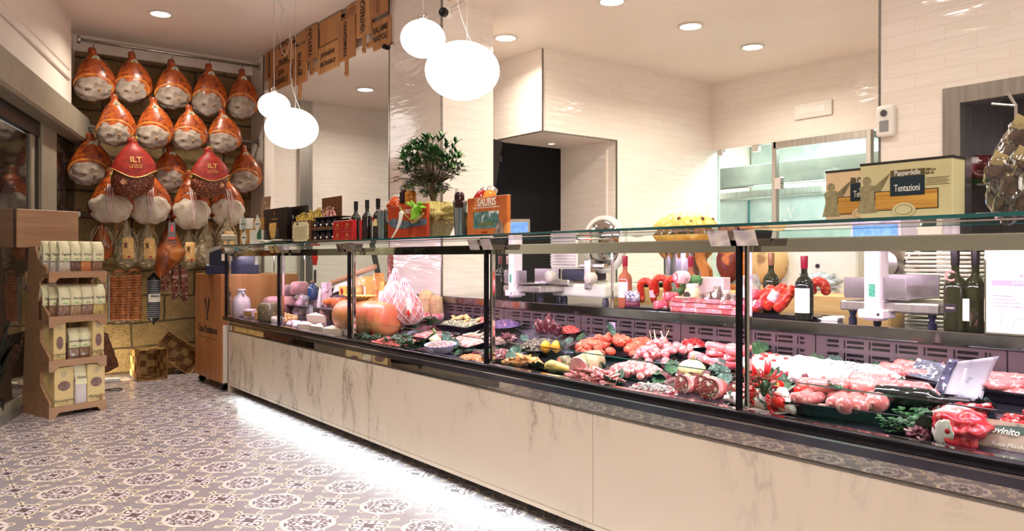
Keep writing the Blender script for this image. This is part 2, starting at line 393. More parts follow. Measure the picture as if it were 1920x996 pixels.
# staff area back wall (faces -Y) with the recess
YB = 5.4; X5 = 4.53; X6 = 5.47; XR = 6.95; RB = 2.36
struct('wall_back', MB().box(X6, XR + .1, YB, YB + .12, 0, BACK_Z), TILE_Y)
struct('wall_recess_bulkhead_end', MB().box(X5 + .02, X6, YB, YB + .02, RB, BACK_Z), TILE_Y)
struct('wall_recess_bulkhead_side', MB().box(X5, X5 + .02, YB, 7.3, RB, BACK_Z), TILE_X)
struct('ceiling_recess', MB().box(X5 + .02, X6 + .02, YB + .02, 7.3, RB, RB + .03), CEIL)
struct('wall_recess_right', MB().box(X6 - .02, X6, YB + .12, 6.25, 0, RB), TILE_X)
struct('wall_recess_black', MB().box(4.2, X6, 6.2, 6.3, 0, RB), M('black_recess_panel', rgb(9, 10, 18), rgb(7, 8, 14), 6, .5, spec=.2))
struct('trim_6', MB().box(X5 - .006, X5 + .006, YB - .006, YB + .006, RB, BACK_Z).box(X5 - .006, X6, YB - .008, YB + .002, RB - .012, RB), TRIM)
struct('trim_7', MB().box(X6 - .006, X6 + .008, YB - .008, YB + .002, 0, RB), TRIM)
struct('trim_8', MB().box(X5 - .008, X5 + .002, YB, 7.3, RB - .012, RB), TRIM)
# wall with the glass partition (faces -X), header only above the glass
struct('wall_partition', MB().box(XR, XR + .1, 2.3, YB, 2.38, BACK_Z), TILE_X)
struct('wall_kitchen', MB().box(10.4, 10.5, -2.5, 10, 0, 3.4), WHITE)
struct('wall_kitchen_end', MB().box(XR + .1, 10.4, YB + 1.2, YB + 1.3, 0, 3.4), WHITE)
struct('wall_kitchen_near', MB().box(XR + .1, 10.4, 1.2, 1.3, 0, 3.4), WHITE)
# near wall behind the counter with the meat fridge window
XN = 4.2; YN = onX(1650, 300, XN).y
wy0, wy1 = -1.2, onX(1770, 300, XN).y; wz0, wz1 = .95, 1.2 + (485 - 160) / FP * (XN * SN + wy1 * CS) - .02
struct('wall_near_staff', MB().box(XN, XN + .12, wy1, YN, 0, BACK_Z).box(XN, XN + .12, -2.5, wy1, wz1, BACK_Z).box(XN, XN + .12, -2.5, wy1, 0, wz0), TILE_X)
struct('wall_near_return', MB().box(XN + .12, XR, YN - .12, YN, 0, BACK_Z), TILE_Y)
struct('trim_9', MB().box(XN - .006, XN + .01, YN - .004, YN + .006, 0, BACK_Z), TRIM)
# shop side walls out of frame
struct('wall_opposite', MB().box(-3.2, -3.1, -2.6, 6.2, 0, FRONT_Z), WHITE)
struct('wall_left_near', MB().box(-3.2, .22, 5.79, 5.9, 0, FRONT_Z), WHITE)
struct('wall_rear', MB().box(-3.2, 10.6, -2.7, -2.6, 0, FRONT_Z), WHITE)
struct('wall_right_end', MB().box(10.5, 10.6, -2.6, 10.2, 0, FRONT_Z), WHITE)
# ---- shop front on the left: runs from (0.30,6.0) to (1.33,8.9)
fp0, fp1 = Vector((0.20, 5.81, 0)), Vector((1.31, 8.95, 0))
fd = (fp1 - fp0); FL = fd.length; fa = math.atan2(fd.y, fd.x)     # local x along the wall, local -y towards the shop
def fmx(): return Matrix.Translation(fp0) @ Matrix.Rotation(fa, 4, 'Z')
DG = M('night_dark_door_glass', rgb(46, 40, 36), rgb(38, 33, 30), 2, .05, 0, spec=.8)  # night darkness behind the door put into the pane colour
GREIGE = M('greige_metal_frame', rgb(150, 140, 122), rgb(140, 130, 112), 6, .45)
def ft(px, Y=None):
    """distance along the shop front for an image column"""
    d = raypt(px, 400); n = Vector((-fd.y, fd.x, 0)); k = fp0.dot(n) / (d.x * n.x + d.y * n.y); p = Vector((d.x * k, d.y * k, 0)); return (p - fp0).dot(fd) / FL
tA, tB, tC, tD = ft(60), ft(67), ft(95), ft(133)
def fbox(name, x0, x1, y0, y1, z0, z1, mat, bev=0):
    o = MB().box(x0, x1, y0, y1, z0, z1, bev, mx=fmx()).build(name, mat); o['kind'] = 'structure'; return o
fbox('wall_shop_front', 0, FL, -.02, .12, 2.95, FRONT_Z, WHITE)
fbox('wall_shop_front_upper', 0, FL - .58, -.10, -.02, 2.62, FRONT_Z - .0, WHITE)
fbox('trim_10', .0, FL - .70, -.125, -.10, 2.86, 3.34, WHITE, .008)
fbox('trim_11', .0, FL - .78, -.135, -.12, 2.93, 3.27, CEIL, .01)
fbox('trim_12', 0, FL, -.19, -.02, 2.34, 2.60, GREIGE, .02)
fbox('wall_shop_front_side', tC, FL, -.0, .10, 0, 2.9, BLACK)
WALLDARK = M('dark_marble_cladding', rgb(52, 38, 36), rgb(34, 26, 27), 5, .14, c3=rgb(84, 74, 72), s3=7)
fbox('wall_dark_cladding', tC + .02, FL, -.02, 0, 0, 2.42, WALLDARK)
fbox('trim_13', tB, tC, -.05, .04, 0, 2.40, GREIGE, .006)
fbox('trim_14', 0, tB, -.03, .02, 2.22, 2.40, BLACK)
fbox('trim_15', tA, tB, -.02, .02, 0, 2.4, BLACK)
dr = thing('door_1', 'sliding glass shop door with greige metal frame at the left edge', 'door'); dr['kind'] = 'structure'
MB().box(.05, tA, 0, .03, .12, 2.2, mx=fmx()).build('pane', DG, dr)
MB().box(tA - .10, tA, -.02, .05, 0, 2.22, .004, mx=fmx()).box(.05, tA - .1, -.02, .05, 0, .13, .004, mx=fmx()).build('door_frame', GREIGE, dr)
fbox('baseboard_left', 0, FL, -.035, -.0, 0, .07, M('grey_plinth_stone', rgb(126, 120, 112), rgb(110, 104, 98), 9, .5))
# ---- kitchen glass partition: two panes, framed door
PXX = XR - .01
def gy(px): return onX(px, 350, PXX).y
g1, g2, g3 = gy(1348), gy(1452), gy(1625)
gp = thing('window_1', 'frameless glass partition to the white kitchen', 'window'); gp['kind'] = 'structure'
MB().box(PXX, PXX + .012, g2 + .02, YB, 0, 2.37).build('pane', GLASSG, gp)
for yy in (YB - .12, g2 + .22): MB().box(PXX - .015, PXX + .03, yy - .04, yy + .04, 2.31, 2.38, .003).build('clamp', CHROME, gp)
MB().box(PXX - .004, PXX + .016, YB - .10, YB - .08, 0, 2.36).build('glass_edge', M('pale_glass_edge', rgb(190, 226, 220), None, 5, .2), gp)
dr = thing('door_2', 'glass kitchen door with steel frame behind the pasta boxes', 'door'); dr['kind'] = 'structure'
MB().box(PXX, PXX + .012, g3, g2 - .03, .02, 2.30).build('pane', GLASSG, dr)
fr = MB().box(PXX - .02, PXX + .04, g2 - .03, g2 + .02, 0, 2.38, .003).box(PXX - .02, PXX + .04, g3 - .05, g3, 0, 2.38, .003).box(PXX - .02, PXX + .04, g3, g2, 2.31, 2.38, .003)
fr.build('door_frame', STEEL, dr)
MB().box(PXX - .03, PXX + .03, g2 - .09, g2 - .02, 1.90, 2.02, .004).build('hinge', CHROME, dr)
def logo(parent, mat, s, loc, rot=(PI / 2, 0, 0)):
    """crossed fork emblem of the shop: two tilted forks making a W"""
    mb = MB()
    for sg in (-1, 1):
        mb.tube([(sg * .10 * s, .5 * s, 0), (sg * .42 * s, 1.15 * s, 0), (sg * .36 * s, 1.3 * s, 0)], .022 * s, 5)
        mb.tube([(sg * -.12 * s, .0, 0), (sg * .12 * s, .55 * s, 0), (sg * .2 * s, .9 * s, 0), (sg * .46 * s, 1.0 * s, 0)], .022 * s, 5)
        mb.tube([(sg * .2 * s, .9 * s, 0), (sg * .30 * s, 1.35 * s, 0)], .02 * s, 5)
    return mb.build('emblem', mat, parent, loc=loc, rot=rot)
ETCH = M('etched_white', rgb(240, 246, 244), None, 5, .7)
yc = onX(1483, 400, PXX).y; zc = onX(1483, 418, PXX).z
logo(dr, ETCH, .09, (PXX - .004, yc, zc + .05), (PI / 2, 0, FX)); text('lettering', 'Casa Postanova', .085, ETCH, dr, (PXX - .004, yc, zc), (PI / 2, 0, FX))
# kitchen behind the glass
KST = M('kitchen_steel', rgb(186, 196, 192), rgb(170, 182, 178), 6, .4, .3)
MB_ = MB().box(7.4, 7.55, 1.3, YB + 1.2, 2.02, 2.24, .004).box(7.4, 7.55, 1.3, YB + 1.2, 1.86, 1.88)
tag(MB_.build('ceiling_beam', KST), 'pale steel beam crossing the kitchen behind the glass', 'beam')
tag(MB().tube([(7.38, 1.3, 2.0), (7.38, YB + 1.2, 2.0)], .012, 8).build('hanging_rail', CHROME), 'thin steel rail along the kitchen beam', 'rail')
tag(MB().box(7.0, 10.3, 3.9, 4.0, 2.40, 2.62, .004).build('ceiling_beam', KST), 'pale steel beam running away into the kitchen', 'beam')
hd = thing('extractor_hood', 'steel extractor hood with glass sides in the kitchen', 'hood')
ya, yb = onX(1349, 350, 8.2).y, onX(1470, 350, 8.2).y; zt = onX(1400, 362, 8.2).z
MB().box(8.2, 9.4, yb - 1.0, ya + .4, zt - .62, zt, .01).build('hood_body', KST, hd)
MB().box(8.16, 8.2, yb - 1.0, ya + .4, zt - .06, zt + .02, .004).build('front_lip', STEEL, hd)
MB().box(8.17, 8.19, (ya + yb) / 2, (ya + yb) / 2 + .02, zt - .6, zt - .06).build('pane_joint', GEDGE, hd)
MB().box(9.3, 9.45, yb - .9, ya + .3, zt - .02, 3.3).build('flue', KST, hd)
ct = thing('kitchen_cabinet', 'tall steel cabinet with rounded door at the kitchen wall', 'cabinet')
MB().box(9.2, 9.9, 3.3, 4.3, 0, 1.85, .03, seg=3).build('body', KST, ct)
MB().box(9.18, 9.2, 3.35, 4.25, .1, 1.8, .01).build('door', STEEL, ct)
wt = thing('kitchen_worktable', 'long steel worktable standing in the kitchen', 'table')
MB().box(7.6, 8.3, 2.2, 6.0, .86, .90, .004).build('worktop', STEEL, wt)
for (x, y) in ((7.65, 2.3), (8.25, 2.3), (7.65, 5.9), (8.25, 5.9)): MB().box(x - .02, x + .02, y - .02, y + .02, 0, .86).build('leg', STEEL, wt)
q_ = fmx() @ Vector((FL - .30, -.05, 3.10)); jb = thing('junction_box', 'small white electrical box high on the wall beside the topmost ham rail', 'electrical box', q_, fa)
MB().box(-.05, .05, 0, .03, -.16, -.04, .006).build('box', M('white_plastic', rgb(240, 234, 226), rgb(232, 226, 218), 8, .35), jb); MB().box(-.03, .05, -.002, .03, .02, .16, .004).build('sensor_box', M('pale_grey_plastic', rgb(200, 196, 190), None, 8, .4), jb); MB().tube([(0, .01, -.04), (0, .01, .02)], .004, 6).build('cable', GREIGE, jb)
# emergency light, bell box, socket
wl = thing('emergency_light', 'white rectangular emergency light on the tiled wall above the glass door', 'wall light', onX(1526, 206, XR) - Vector((.0, 0, 0)), FX)
PLW = M('white_plastic', rgb(240, 234, 226), rgb(232, 226, 218), 8, .35)
MB().box(-.20, .20, -.03, 0, -.075, .075, .012, seg=2).build('frame', PLW, wl); MB().box(-.14, .14, -.036, -.028, -.035, .035, .006).build('diffuser', M('frosted_diffuser', rgb(250, 246, 240), None, 4, .5), wl)
al = thing('siren_box', 'white electronic box with round sensor on the edge of the near pillar', 'alarm', (XN - .001, YN - .045, onX(1650, 230, XN).z), FX)
MB().box(-.05, .05, -.045, 0, -.085, .085, .02, seg=3).build('housing', PLW, al); MB().lathe([(.018, 0), (.018, .008), (.012, .012)], 16, mx=T(0, -.045, .04, PI / 2)).build('sensor', M('dark_lens', rgb(90, 90, 92), None, 5, .2), al)
MB().box(-.025, .025, -.05, -.044, -.06, .0, .003).build('panel', M('grey_plastic', rgb(150, 150, 150), None, 5, .4), al)
p = onY(1196, 432, YB); so = thing('wall_socket', 'white wall socket on the tiled staff wall beside the pumpkin', 'socket', p)
MB().box(-.075, .075, -.012, 0, -.06, .06, .006).build('plate', PLW, so)
for k in (-1, 0, 1): MB().lathe([(.011, 0), (.011, .006)], 12, mx=T(k * .022, -.012, 0, PI / 2)).build('outlet', M('socket_hole', rgb(120, 110, 105), None, 5, .4), so)
# ceiling lights
def dl(x, y, z, label, r=.085):
    t = thing('ceiling_light', label, 'ceiling light', (x, y, z))
    MB().lathe([(r * 1.02, 0), (r * 1.22, -.004), (r * 1.22, -.010), (r, -.012)], 32, cap=False).build('trim_ring', PLW, t, True)
    MB().lathe([(r * 1.02, -.006), (0, -.006)], 32, cap=False).build('diffuser', LAMP, t)
    return t
lab = ['above the ham wall', 'over the public floor nearest the shop door', 'over the public floor beside the camera', 'over the counter front near the pasta boxes', 'at the near end of the counter']
for (x, y), l in zip(DOWN_FRONT, lab): dl(x, y, FRONT_Z, 'round recessed ceiling light ' + l)
lab = ['in the far staff room, seen under the wooden boards', 'just right of the tiled pillar', 'in the middle of the staff ceiling', 'nearest the inner corner above the glass door', 'cut by the top edge of the photo', 'behind the near tiled wall edge', 'over the glass partition side', 'at the near end of the staff aisle']
for i, ((x, y), l) in enumerate(zip(DOWN_BACK, lab)): dl(x, y, BACK_Z, 'round recessed ceiling light ' + l)
q = onZ(1034, 268, RB); dl(q.x, q.y, RB, 'tiny spotlight in the recess soffit', .03)
# ================================================================== COUNTER
GX, YN0, YN1 = 2.25, -.45, 7.12        # glass plane, near end, far end
posts = [onX(p, 500, GX).y for p in (1386, 912, 655, 523)] + [YN1]
TOPZ = 1.319
DA, DB_ = .642 - 2.27 * .185, .185
def deckz(x): return DA + DB_ * x
def dk(px, py, h=0.0):
    """point on the sloping display deck seen at an image point"""
    d = raypt(px, py); t = (CH - DA - h) / (DB_ * d.x - d.z); p = Vector((0, 0, CH)) + d * t
    if p.x < 2.345:                      # keep clear of the glass sill
        X = 2.345 + .06 * max(0, min(1, (p.x - 2.2) / .145)); q = onX(px, py, X); p = Vector((X, q.y, deckz(X) + h))
    if p.x > 2.95: q = onX(px, py, 2.95); p = Vector((2.95, q.y, deckz(2.95) + h))
    return p
cn = thing('display_counter', 'long butcher display counter with marble front, glass case and steel mirror band', 'counter', (2.6, 3.4, 0))
def ap(mb, name, mat, parent=None, smooth=False):
    """world-coordinate part of the counter"""
    o = mb.build(name, mat, parent or cn, smooth)
    if not parent: o.location = (-2.6, -3.4, 0)
    return o
jn = [YN0, onX(1111, 850, 2.27).y, 4.75, YN1]
for a, b_ in zip(jn, jn[1:]):
    ap(MB().box(2.27, 2.295, a + .0015, b_ - .0015, .085, .55, .002), 'marble_panel', MARBLE)['label'] = 'cream marble panel with grey veins'
ap(MB().box(2.272, 2.30, YN0, YN1, .058, .085, .004), 'marble_lip', MARBLE)
ap(MB().box(2.50, 2.52, YN0, YN1, 0, .09), 'kickboard', WHITE)
ap(MB().box(2.27, 3.0, YN1 - .02, YN1, .0, .66), 'end_panel', MARBLE)
ap(MB().box(2.28, 2.286, YN0, YN1, .55, .646), 'mirror_band', MIRROR)
ap(MB().box(2.268, 2.298, YN0, YN1, .546, .553), 'marble_top_edge', TRIM)
rail = ap(MB().box(2.222, 2.262, YN0, YN1, .6485, .682, .009, seg=3), 'bumper_rail', DARKMETAL, smooth='auto')
ap(MB().box(2.222, 2.232, YN0, YN1, .6425, .6475, .001), 'rail_chrome_line', CHROME)
ap(MB().box(2.24, 2.262, YN0, YN1, .678, .684), 'glass_channel', CHROME)
CASE_PURPLE = M('case_steel', rgb(150, 144, 158), rgb(130, 124, 140), 6, .2, .95)
def dpoly(x0, x1, dz): return [(x0, deckz(x0) - dz), (x1, deckz(x1) - dz)]
DECK = M('display_deck_steel', rgb(112, 110, 124), rgb(92, 90, 106), 5, .22, .9)
ap(MB().grid(lambda a, b: (2.29 + .72 * a, YN0 + (YN1 - YN0) * b, deckz(2.29 + .72 * a)), 2, 2), 'display_deck', DECK)
ap(MB().box(2.275, 2.292, YN0, YN1, .60, .680), 'front_sill', DECK)
# slotted air panel at the back of the deck
m, nt, b = newmat('slotted_steel_panel'); u, v = pos_uv(nt, 'Y', 'Z')
cu_ = (u / .105 + 50).f('FRACT'); cv = (v / .052 + 50.1).f('FRACT'); row = (v / .052 + 50.1).f('FLOOR'); 
sl = (cu_ - .5).f('ABSOLUTE').lt(.34, .02) * ((cv - .30).f('ABSOLUTE').lt(.10, .03) + (cv - .68).f('ABSOLUTE').lt(.12, .03))
sd = (cu_ - .93).f('ABSOLUTE').lt(.035, .02) * (cv - .5).f('ABSOLUTE').lt(.33, .04)
seam = ((u / .72 + 50).f('FRACT') - .5).f('ABSOLUTE').lt(.004, .003)
edge = 1 - ((u / .72 + 50).f('FRACT') - .5).f('ABSOLUTE').lt(.07, .01)
f = ((sl + sd) * edge + seam).f('MINIMUM', 1)
cc = mixc(nt, f, rgb(112, 98, 104), rgb(8, 6, 14)); nt.links.new(cc, b.inputs['Base Color'])
me_ = (1 - f) * .45; nt.links.new(me_.o, b.inputs['Metallic']); b.inputs['Roughness'].default_value = .25
SLOT = m
ap(MB().box(3.0, 3.01, YN0, YN1, deckz(3.0), .885), 'slotted_back_panel', SLOT)
SHZ = .935
SH = ap(MB().box(2.985, 3.09, YN0, YN1, .885, SHZ, .004).box(3.09, 3.62, YN0, 4.80, .90, SHZ, .003).box(3.09, 3.55, 5.66, YN1, .90, SHZ, .003), 'rear_shelf', M('shelf_steel', rgb(160, 158, 172), rgb(146, 144, 160), 7, .08, 1))
ap(MB().box(3.02, 3.55, YN0, 4.8, .0, .88), 'rear_body', STEEL)
ap(MB().box(3.02, 3.09, 4.8, YN1, .0, .88), 'rear_body_far', STEEL)
# posts, panes, clamps
ys = [YN0] + posts
for i, y in enumerate(posts):
    if i == 4: y -= .02
    big = i < 3
    o = ap(MB().box(2.238, 2.262, y - .008, y + .008, .643, 1.295, .003), 'glass_post', DARKMETAL)
    ap(MB().box(2.262, 2.285, y - .030, y - .010, .69, 1.295, .004), 'post_insert', CHROME)
    c = MB()
    for sg in ((-1, 1) if i < 4 else (-1,)):
        w_ = .085
        c.prism([(.006, 0), (.07, 0), (.085, .052), (-.016, .052)], 0, w_, mx=T(2.215, y + (.012 if sg > 0 else -.012 - w_), 1.243))
    c.box(2.22, 2.28, y - .013, y + .013, 1.262, 1.300)
    ap(c, 'glass_clamp', CHROME)
for a, b_ in zip(ys, ys[1:]):
    ap(MB().box(GX, GX + .008, a + .008, b_ - .008, .682, 1.302), 'front_pane', GLASS)
    ap(MB().box(GX - .001, GX + .009, a + .008, b_ - .008, 1.300, 1.304), 'pane_top_edge', CHROME)
ap(MB().box(GX, 3.0, YN1 - .008, YN1, .688, 1.302), 'end_pane', GLASS)
ap(MB().box(2.985, 3.0, YN1 - .02, YN1, .9, 1.302, .003), 'rear_post', CHROME)
yr = onX(560, 500, 3.0).y
# inner low splash glass
ap(MB().box(2.315, 2.320, YN0, posts[2], .690, .790), 'splash_glass', GLASS)
ap(MB().box(2.3135, 2.3215, YN0, posts[2], .789, .792), 'splash_glass_edge', CHROME)
for px, h in ((1065, .14), (1388 + 30, .10), (655 + 25, .10)):
    y = onX(px, 650, 2.45).y
    ap(MB().box(2.32, 2.75, y, y + .004, .70, .76 + h), 'divider_glass', GLASS)
# canopy strip with mirror face and led tube
ap(MB().box(2.300, 2.306, YN0, YN1, 1.222, 1.264), 'canopy_mirror', MIRROR)
ap(MB().box(2.306, 2.36, YN0, YN1, 1.235, 1.262, .004), 'canopy_body', CASE_PURPLE)
ap(MB().box(2.298, 2.308, YN0, YN1, 1.264, 1.268), 'canopy_edge', CHROME)
ap(MB().box(2.32, 2.345, YN0, YN1, 1.228, 1.235), 'led_strip', emis('pink_led', (1, .78, .9, 1), 5))
# top shelf glass
ap(MB().box(2.222, 2.74, YN0, YN1, 1.310, 1.3185), 'top_glass', GLASSG)
ap(MB().box(2.218, 2.2225, YN0, YN1, 1.3085, 1.319), 'top_glass_edge', GEDGE)
ap(MB().box(2.7405, 2.744, YN0, YN1, 1.309, 1.3185), 'top_glass_back_edge', GEDGE)
for y in (onX(1148, 500, 2.995).y, onX(514, 500, 2.995).y, onX(500, 500, 2.995).y + .25, onX(1710, 500, 2.995).y - 1.0):
    ap(MB().tube([(2.995, y, SHZ - .01), (2.995, y, 1.309)], .007, 8).tube([(2.73, y, 1.303), (2.995, y, 1.303)], .006, 6), 'rear_rod', CHROME)
# ================================================================== invented furniture across the aisle, unseen, added for its reflection in the steel
TEAL = M('teal_plastic', rgb(64, 150, 148), rgb(56, 138, 138), 4, .3)
for y0, y1, lb in ((2.33, 2.86, 'added unseen short teal cabinet near the camera, there for its reflection in the steel'), (3.94, 5.45, 'added unseen long teal cabinet with chrome handles, there for its reflection in the steel')):
    fz = thing('added_teal_cabinet', lb, 'cabinet', (-.12, (y0 + y1) / 2, 0)); hl = (y1 - y0) / 2
    MB().box(-.5, -.0, -hl, hl, .004, .52, .02, seg=3).build('body', TEAL, fz); MB().box(-.50, 0.0, -hl - .01, hl + .01, .52, .56, .01).build('top', BLACK, fz)
    for y in (-.35 * hl, -.1 * hl): MB().tube([(.0, y - .06, .035), (.025, y - .05, .035), (.025, y + .05, .035), (0, y + .06, .035)], .008, 6).build('handle', CHROME, fz)
for y0, y1, lb in ((.4, 2.3, 'added unseen low black bench nearest the camera, there for its dark reflection'), (5.47, 5.76, 'added unseen short black bench by the shop front, there for its dark reflection')):  # invented unseen benches that give the steel band its dark reflection
    fz = thing('added_black_bench', lb, 'bench', (-.12, (y0 + y1) / 2, 0)); hl = (y1 - y0) / 2; MB().box(-.5, 0, -hl, hl, .03, .42, .02).build('seat_box', BLACK, fz); MB().box(-.45, -.03, -hl + .05, hl - .05, 0, .03).build('plinth', DARKMETAL, fz)
fz = thing('added_green_planter', 'added unseen black planter with dense green plants, reflected between the two teal cabinets', 'planter', (-.14, 3.4, 0)); MB().box(-.4, 0, -.5, .5, 0, .03, .01).build('trough', BLACK, fz)  # invented unseen planter, put in to reflect green in the steel
# ================================================================== PENDANTS
CABLE = M('pale_cable', rgb(214, 208, 200), None, 5, .5)
def pendant(cx, cy, cz, r, px_s, label):
    t = thing('pendant_lamp', label, 'pendant lamp', (cx, cy, cz))
    e = lambda R, h, c: MB().lathe([(max(R * math.cos(a), .0001), h * math.sin(a)) for a in [(-PI / 2 + PI * k / 20) for k in range(21)]], 40, mx=T(*c))
    # the small globe sits up and to the left (towards -X/+Y as seen from the shop)
    sx, sy = px_s
    e(r, r * .77, (0, 0, 0)).build('globe', GLOBE, t, True)
    e(r * .60, r * .50, (sx, sy, r * .86)).build('globe', GLOBE, t, True)
    MB().lathe([(.03, 0), (.03, .03), (.012, .06)], 16, mx=T(sx, sy, r * .86 + r * .48)).build('cap', CHROME, t, True)
    MB().tube([(sx, sy, r * 1.3), (sx, sy, FRONT_Z - cz)], .0025, 6).tube([(r * .15, 0, r * .72), (r * .15, 0, FRONT_Z - cz)], .0018, 6).build('suspension_wire', CABLE, t)
    pts = []
    for k in range(26):
        a = k / 25; pts.append((sx * (1 - a) + r * .5 * a + .05 * math.sin(a * 6), sy * .5 * (1 - a), (FRONT_Z - cz) * (1 - a) + r * .6 * a))
    MB().tube(pts, .003, 6).build('flex', CABLE, t, True)
    lp = [(sx * .4 + .045 * math.sin(q * 2 * PI / 14), sy * .4, FRONT_Z - cz - .25 - .20 * math.cos(q * 2 * PI / 14) - .05) for q in range(15)]
    MB().tube(lp, .002, 5).build('spare_loop', CABLE, t, True)
    MB().lathe([(.05, 0), (.05, .02)], 20, mx=T(sx, sy, FRONT_Z - cz - .02)).build('ceiling_rose', PLW, t)
L_ = Vector((-CS, SN, 0))     # towards picture left
for (px, py, d, rr, dx, lab) in ((867, 133, 4.7, .225, 74, 'large double opal glass pendant lamp above the potted plant'), (547, 241, 6.7, .225, 33, 'double opal glass pendant lamp hanging next to the ham wall')):
    dd = raypt(px, py); c = Vector((0, 0, CH)) + dd * d
    off = L_ * (dx * d / FP)
    pendant(c.x, c.y, c.z, rr, (off.x, off.y), lab)
# small camera on bracket over the pillar
p = onX(843, 30, PX - .12); t = thing('security_camera', 'small black and white security camera mounted on the tiled pillar', 'camera', p, math.radians(-60))
MB().lathe([(.026, 0), (.030, .01), (.030, .08), (.02, .09)], 20, mx=T(0, 0, 0, PI / 2)).build('housing', PLW, t, True)
MB().lathe([(.031, 0), (.031, .03), (.018, .032), (.018, .028)], 20, mx=T(0, -.075, 0, PI / 2)).build('lens_ring', BLACK, t, True)
MB().tube([(0, -.03, .03), (.03, .05, .09), (.04, .13, .14)], .006, 6).tube([(0, 0, .02), (-.02, .06, .05), (.03, .13, .10)], .003, 5).build('bracket', CHROME, t, True)
p = onX(729, 90, PX - .05); t = thing('security_camera', 'small dark camera beside the last wooden board, left of the pillar', 'camera', p, math.radians(-70))
MB().lathe([(.018, 0), (.020, .01), (.020, .06), (.012, .065)], 16, mx=T(0, 0, 0, PI / 2)).build('housing', DARKMETAL, t, True)
MB().tube([(0, 0, .01), (.02, .02, .05), (0, .06, .04)], .004, 6).build('bracket', DARKMETAL, t, True)
# ================================================================== WOODEN BOARDS
def wood(name, a, b, ax, s=1.0, rough=.42, coat=0):
    st = {'x': (1.2 * s, 14 * s, 14 * s), 'y': (14 * s, 1.2 * s, 14 * s), 'z': (14 * s, 14 * s, 1.2 * s)}[ax]
    return M(name, a, b, 1.6, rough, stretch=st, det=5, lo=.3, hi=.7, dist=.6, coat=coat)
BW = [wood('oiled_board_wood_%s' % n, rgb(*a), rgb(*b), 'z') for n, a, b in (('amber', (196, 140, 84), (170, 112, 62)), ('tan', (206, 152, 96), (178, 122, 72)), ('brown', (184, 126, 74), (156, 100, 56)))]
BURN = M('burnt_lettering', rgb(46, 26, 14), rgb(36, 20, 10), 30, .7)
BURNL = M('faint_burnt_lettering', rgb(150, 104, 62), rgb(140, 94, 52), 30, .7)
# (left px, right px, top px at left, bottom px at left, handle, text, vertical, size) - rectangles on the plane of the beam
def bz(px, py): return onX(px, py, PX - .02)
boards = [
    (498, 515, 88, 153, 'b', 'PECORINO', 1, .075, 'PECORINO'), (519, 552, 82, 128, 'r', 'CERVO\nDI\nPARMA', 0, .085, 'three worn lines of faint lettering'),
    (518, 548, 131, 172, 'tl', 'SAN\nDANIELE', 0, .085, 'SAN DANIELE'), (549, 575, 92, 163, 'b', 'grana', 1, .16, 'grana'),
    (560, 575, 52, 84, 'l', '', 0, .1, 'no lettering, small'), (577, 599, 49, 118, 'b', 'TESTUN', 1, .10, 'TESTUN'),
    (600, 640, 33, 89, 'r', '', 0, .1, 'no lettering, largest'), (599, 637, 92, 142, 'l', 'provolone\ndel monaco', 0, .085, 'provolone del monaco in script'),
    (638, 670, 44, 120, 'b', 'PARMIGIANO', 1, .092, 'PARMIGIANO'), (650, 671, 6, 38, 'l', 'COPPA', 0, .08, 'faint COPPA'),
    (671, 698, -18, 74, 'b', 'VENTRESCA', 1, .11, 'VENTRESCA'), (700, 731, -45, 38, '', 'SPECK', 1, .09, 'SPECK'),
    (699, 731, 43, 97, 'l', 'SALAME\nNAPOLI', 0, .072, 'SALAME NAPOLI')]
for i, (l, r, tp, bt, hd_, tx, vert, sz, lt) in enumerate(boards):
    a = bz(l, tp); b_ = bz(l, bt); c = bz(r, tp)
    w_ = a.y - c.y; z1, z0 = a.z, b_.z; h = z1 - z0
    z1 = min(z1, FRONT_Z - .01); h = z1 - z0
    t = thing('wooden_board', 'wooden cutting board on the beam reading ' + lt if 'lettering' not in lt else 'wooden cutting board on the beam with ' + lt, 'cutting board', (PX - .015 - .012 * (i % 3), a.y, z0), FX)
    t['group'] = 'wooden boards along the ceiling beam'
    mb = MB().box(0, w_, -.012, .012, 0, h, .012, seg=2)
    if hd_ == 'b': mb.box(w_ / 2 - .028, w_ / 2 + .028, -.011, .011, -.15, .01, .01)
    if hd_ == 'l': mb.box(-.11, .01, -.011, .011, h * .18, h * .18 + .06, .01)
    if hd_ == 'r': mb.box(w_ - .01, w_ + .10, -.011, .011, h * .62, h * .62 + .06, .01)
    if hd_ == 'tl': mb.box(w_ - .01, w_ + .06, -.011, .011, h * .8, h * .8 + .05, .01)
    mb.build('board', BW[i % 3], t)
    hp = {'b': (w_ / 2, -.12), 'l': (-.08, h * .18 + .03), 'r': (w_ + .07, h * .62 + .03), 'tl': (w_ + .03, h * .8 + .025), '': (w_ / 2, h - .03)}[hd_]
    MB().lathe([(.008, 0), (.008, .003)], 12, mx=T(hp[0], -.012, hp[1], PI / 2)).build('hanging_hole', BURN, t)
    if tx:
        mt = BURNL if tx in ('COPPA', 'SPECK') else BURN
        if vert:
            fit = min(1.4, (h * .92) / (len(tx) * sz * .66))
            text('lettering', tx, sz, mt, t, (w_ / 2, -.0135, h / 2), (0, 0, 0), sx=fit, bold=.002).rotation_euler = (0, -PI / 2, PI / 2) if 0 else (PI / 2, -PI / 2, 0)
        else: text('lettering', tx, sz, mt, t, (w_ / 2, -.0135, h / 2), bold=.001, sx=min(1, w_ / (max(len(q) for q in tx.split('\n')) * sz * .62)), shear=.3 if 'prov' in tx else 0)
t = thing('wooden_board', 'wooden board on the pillar side, only its corner shows at the top edge', 'cutting board', (PX + .50, 4.82, onX(887, 12, 3.4).z), 0)
t['group'] = 'wooden boards along the ceiling beam'
MB().box(-.10, .24, -.012, .012, 0, .42, .012).build('board', BW[1], t)
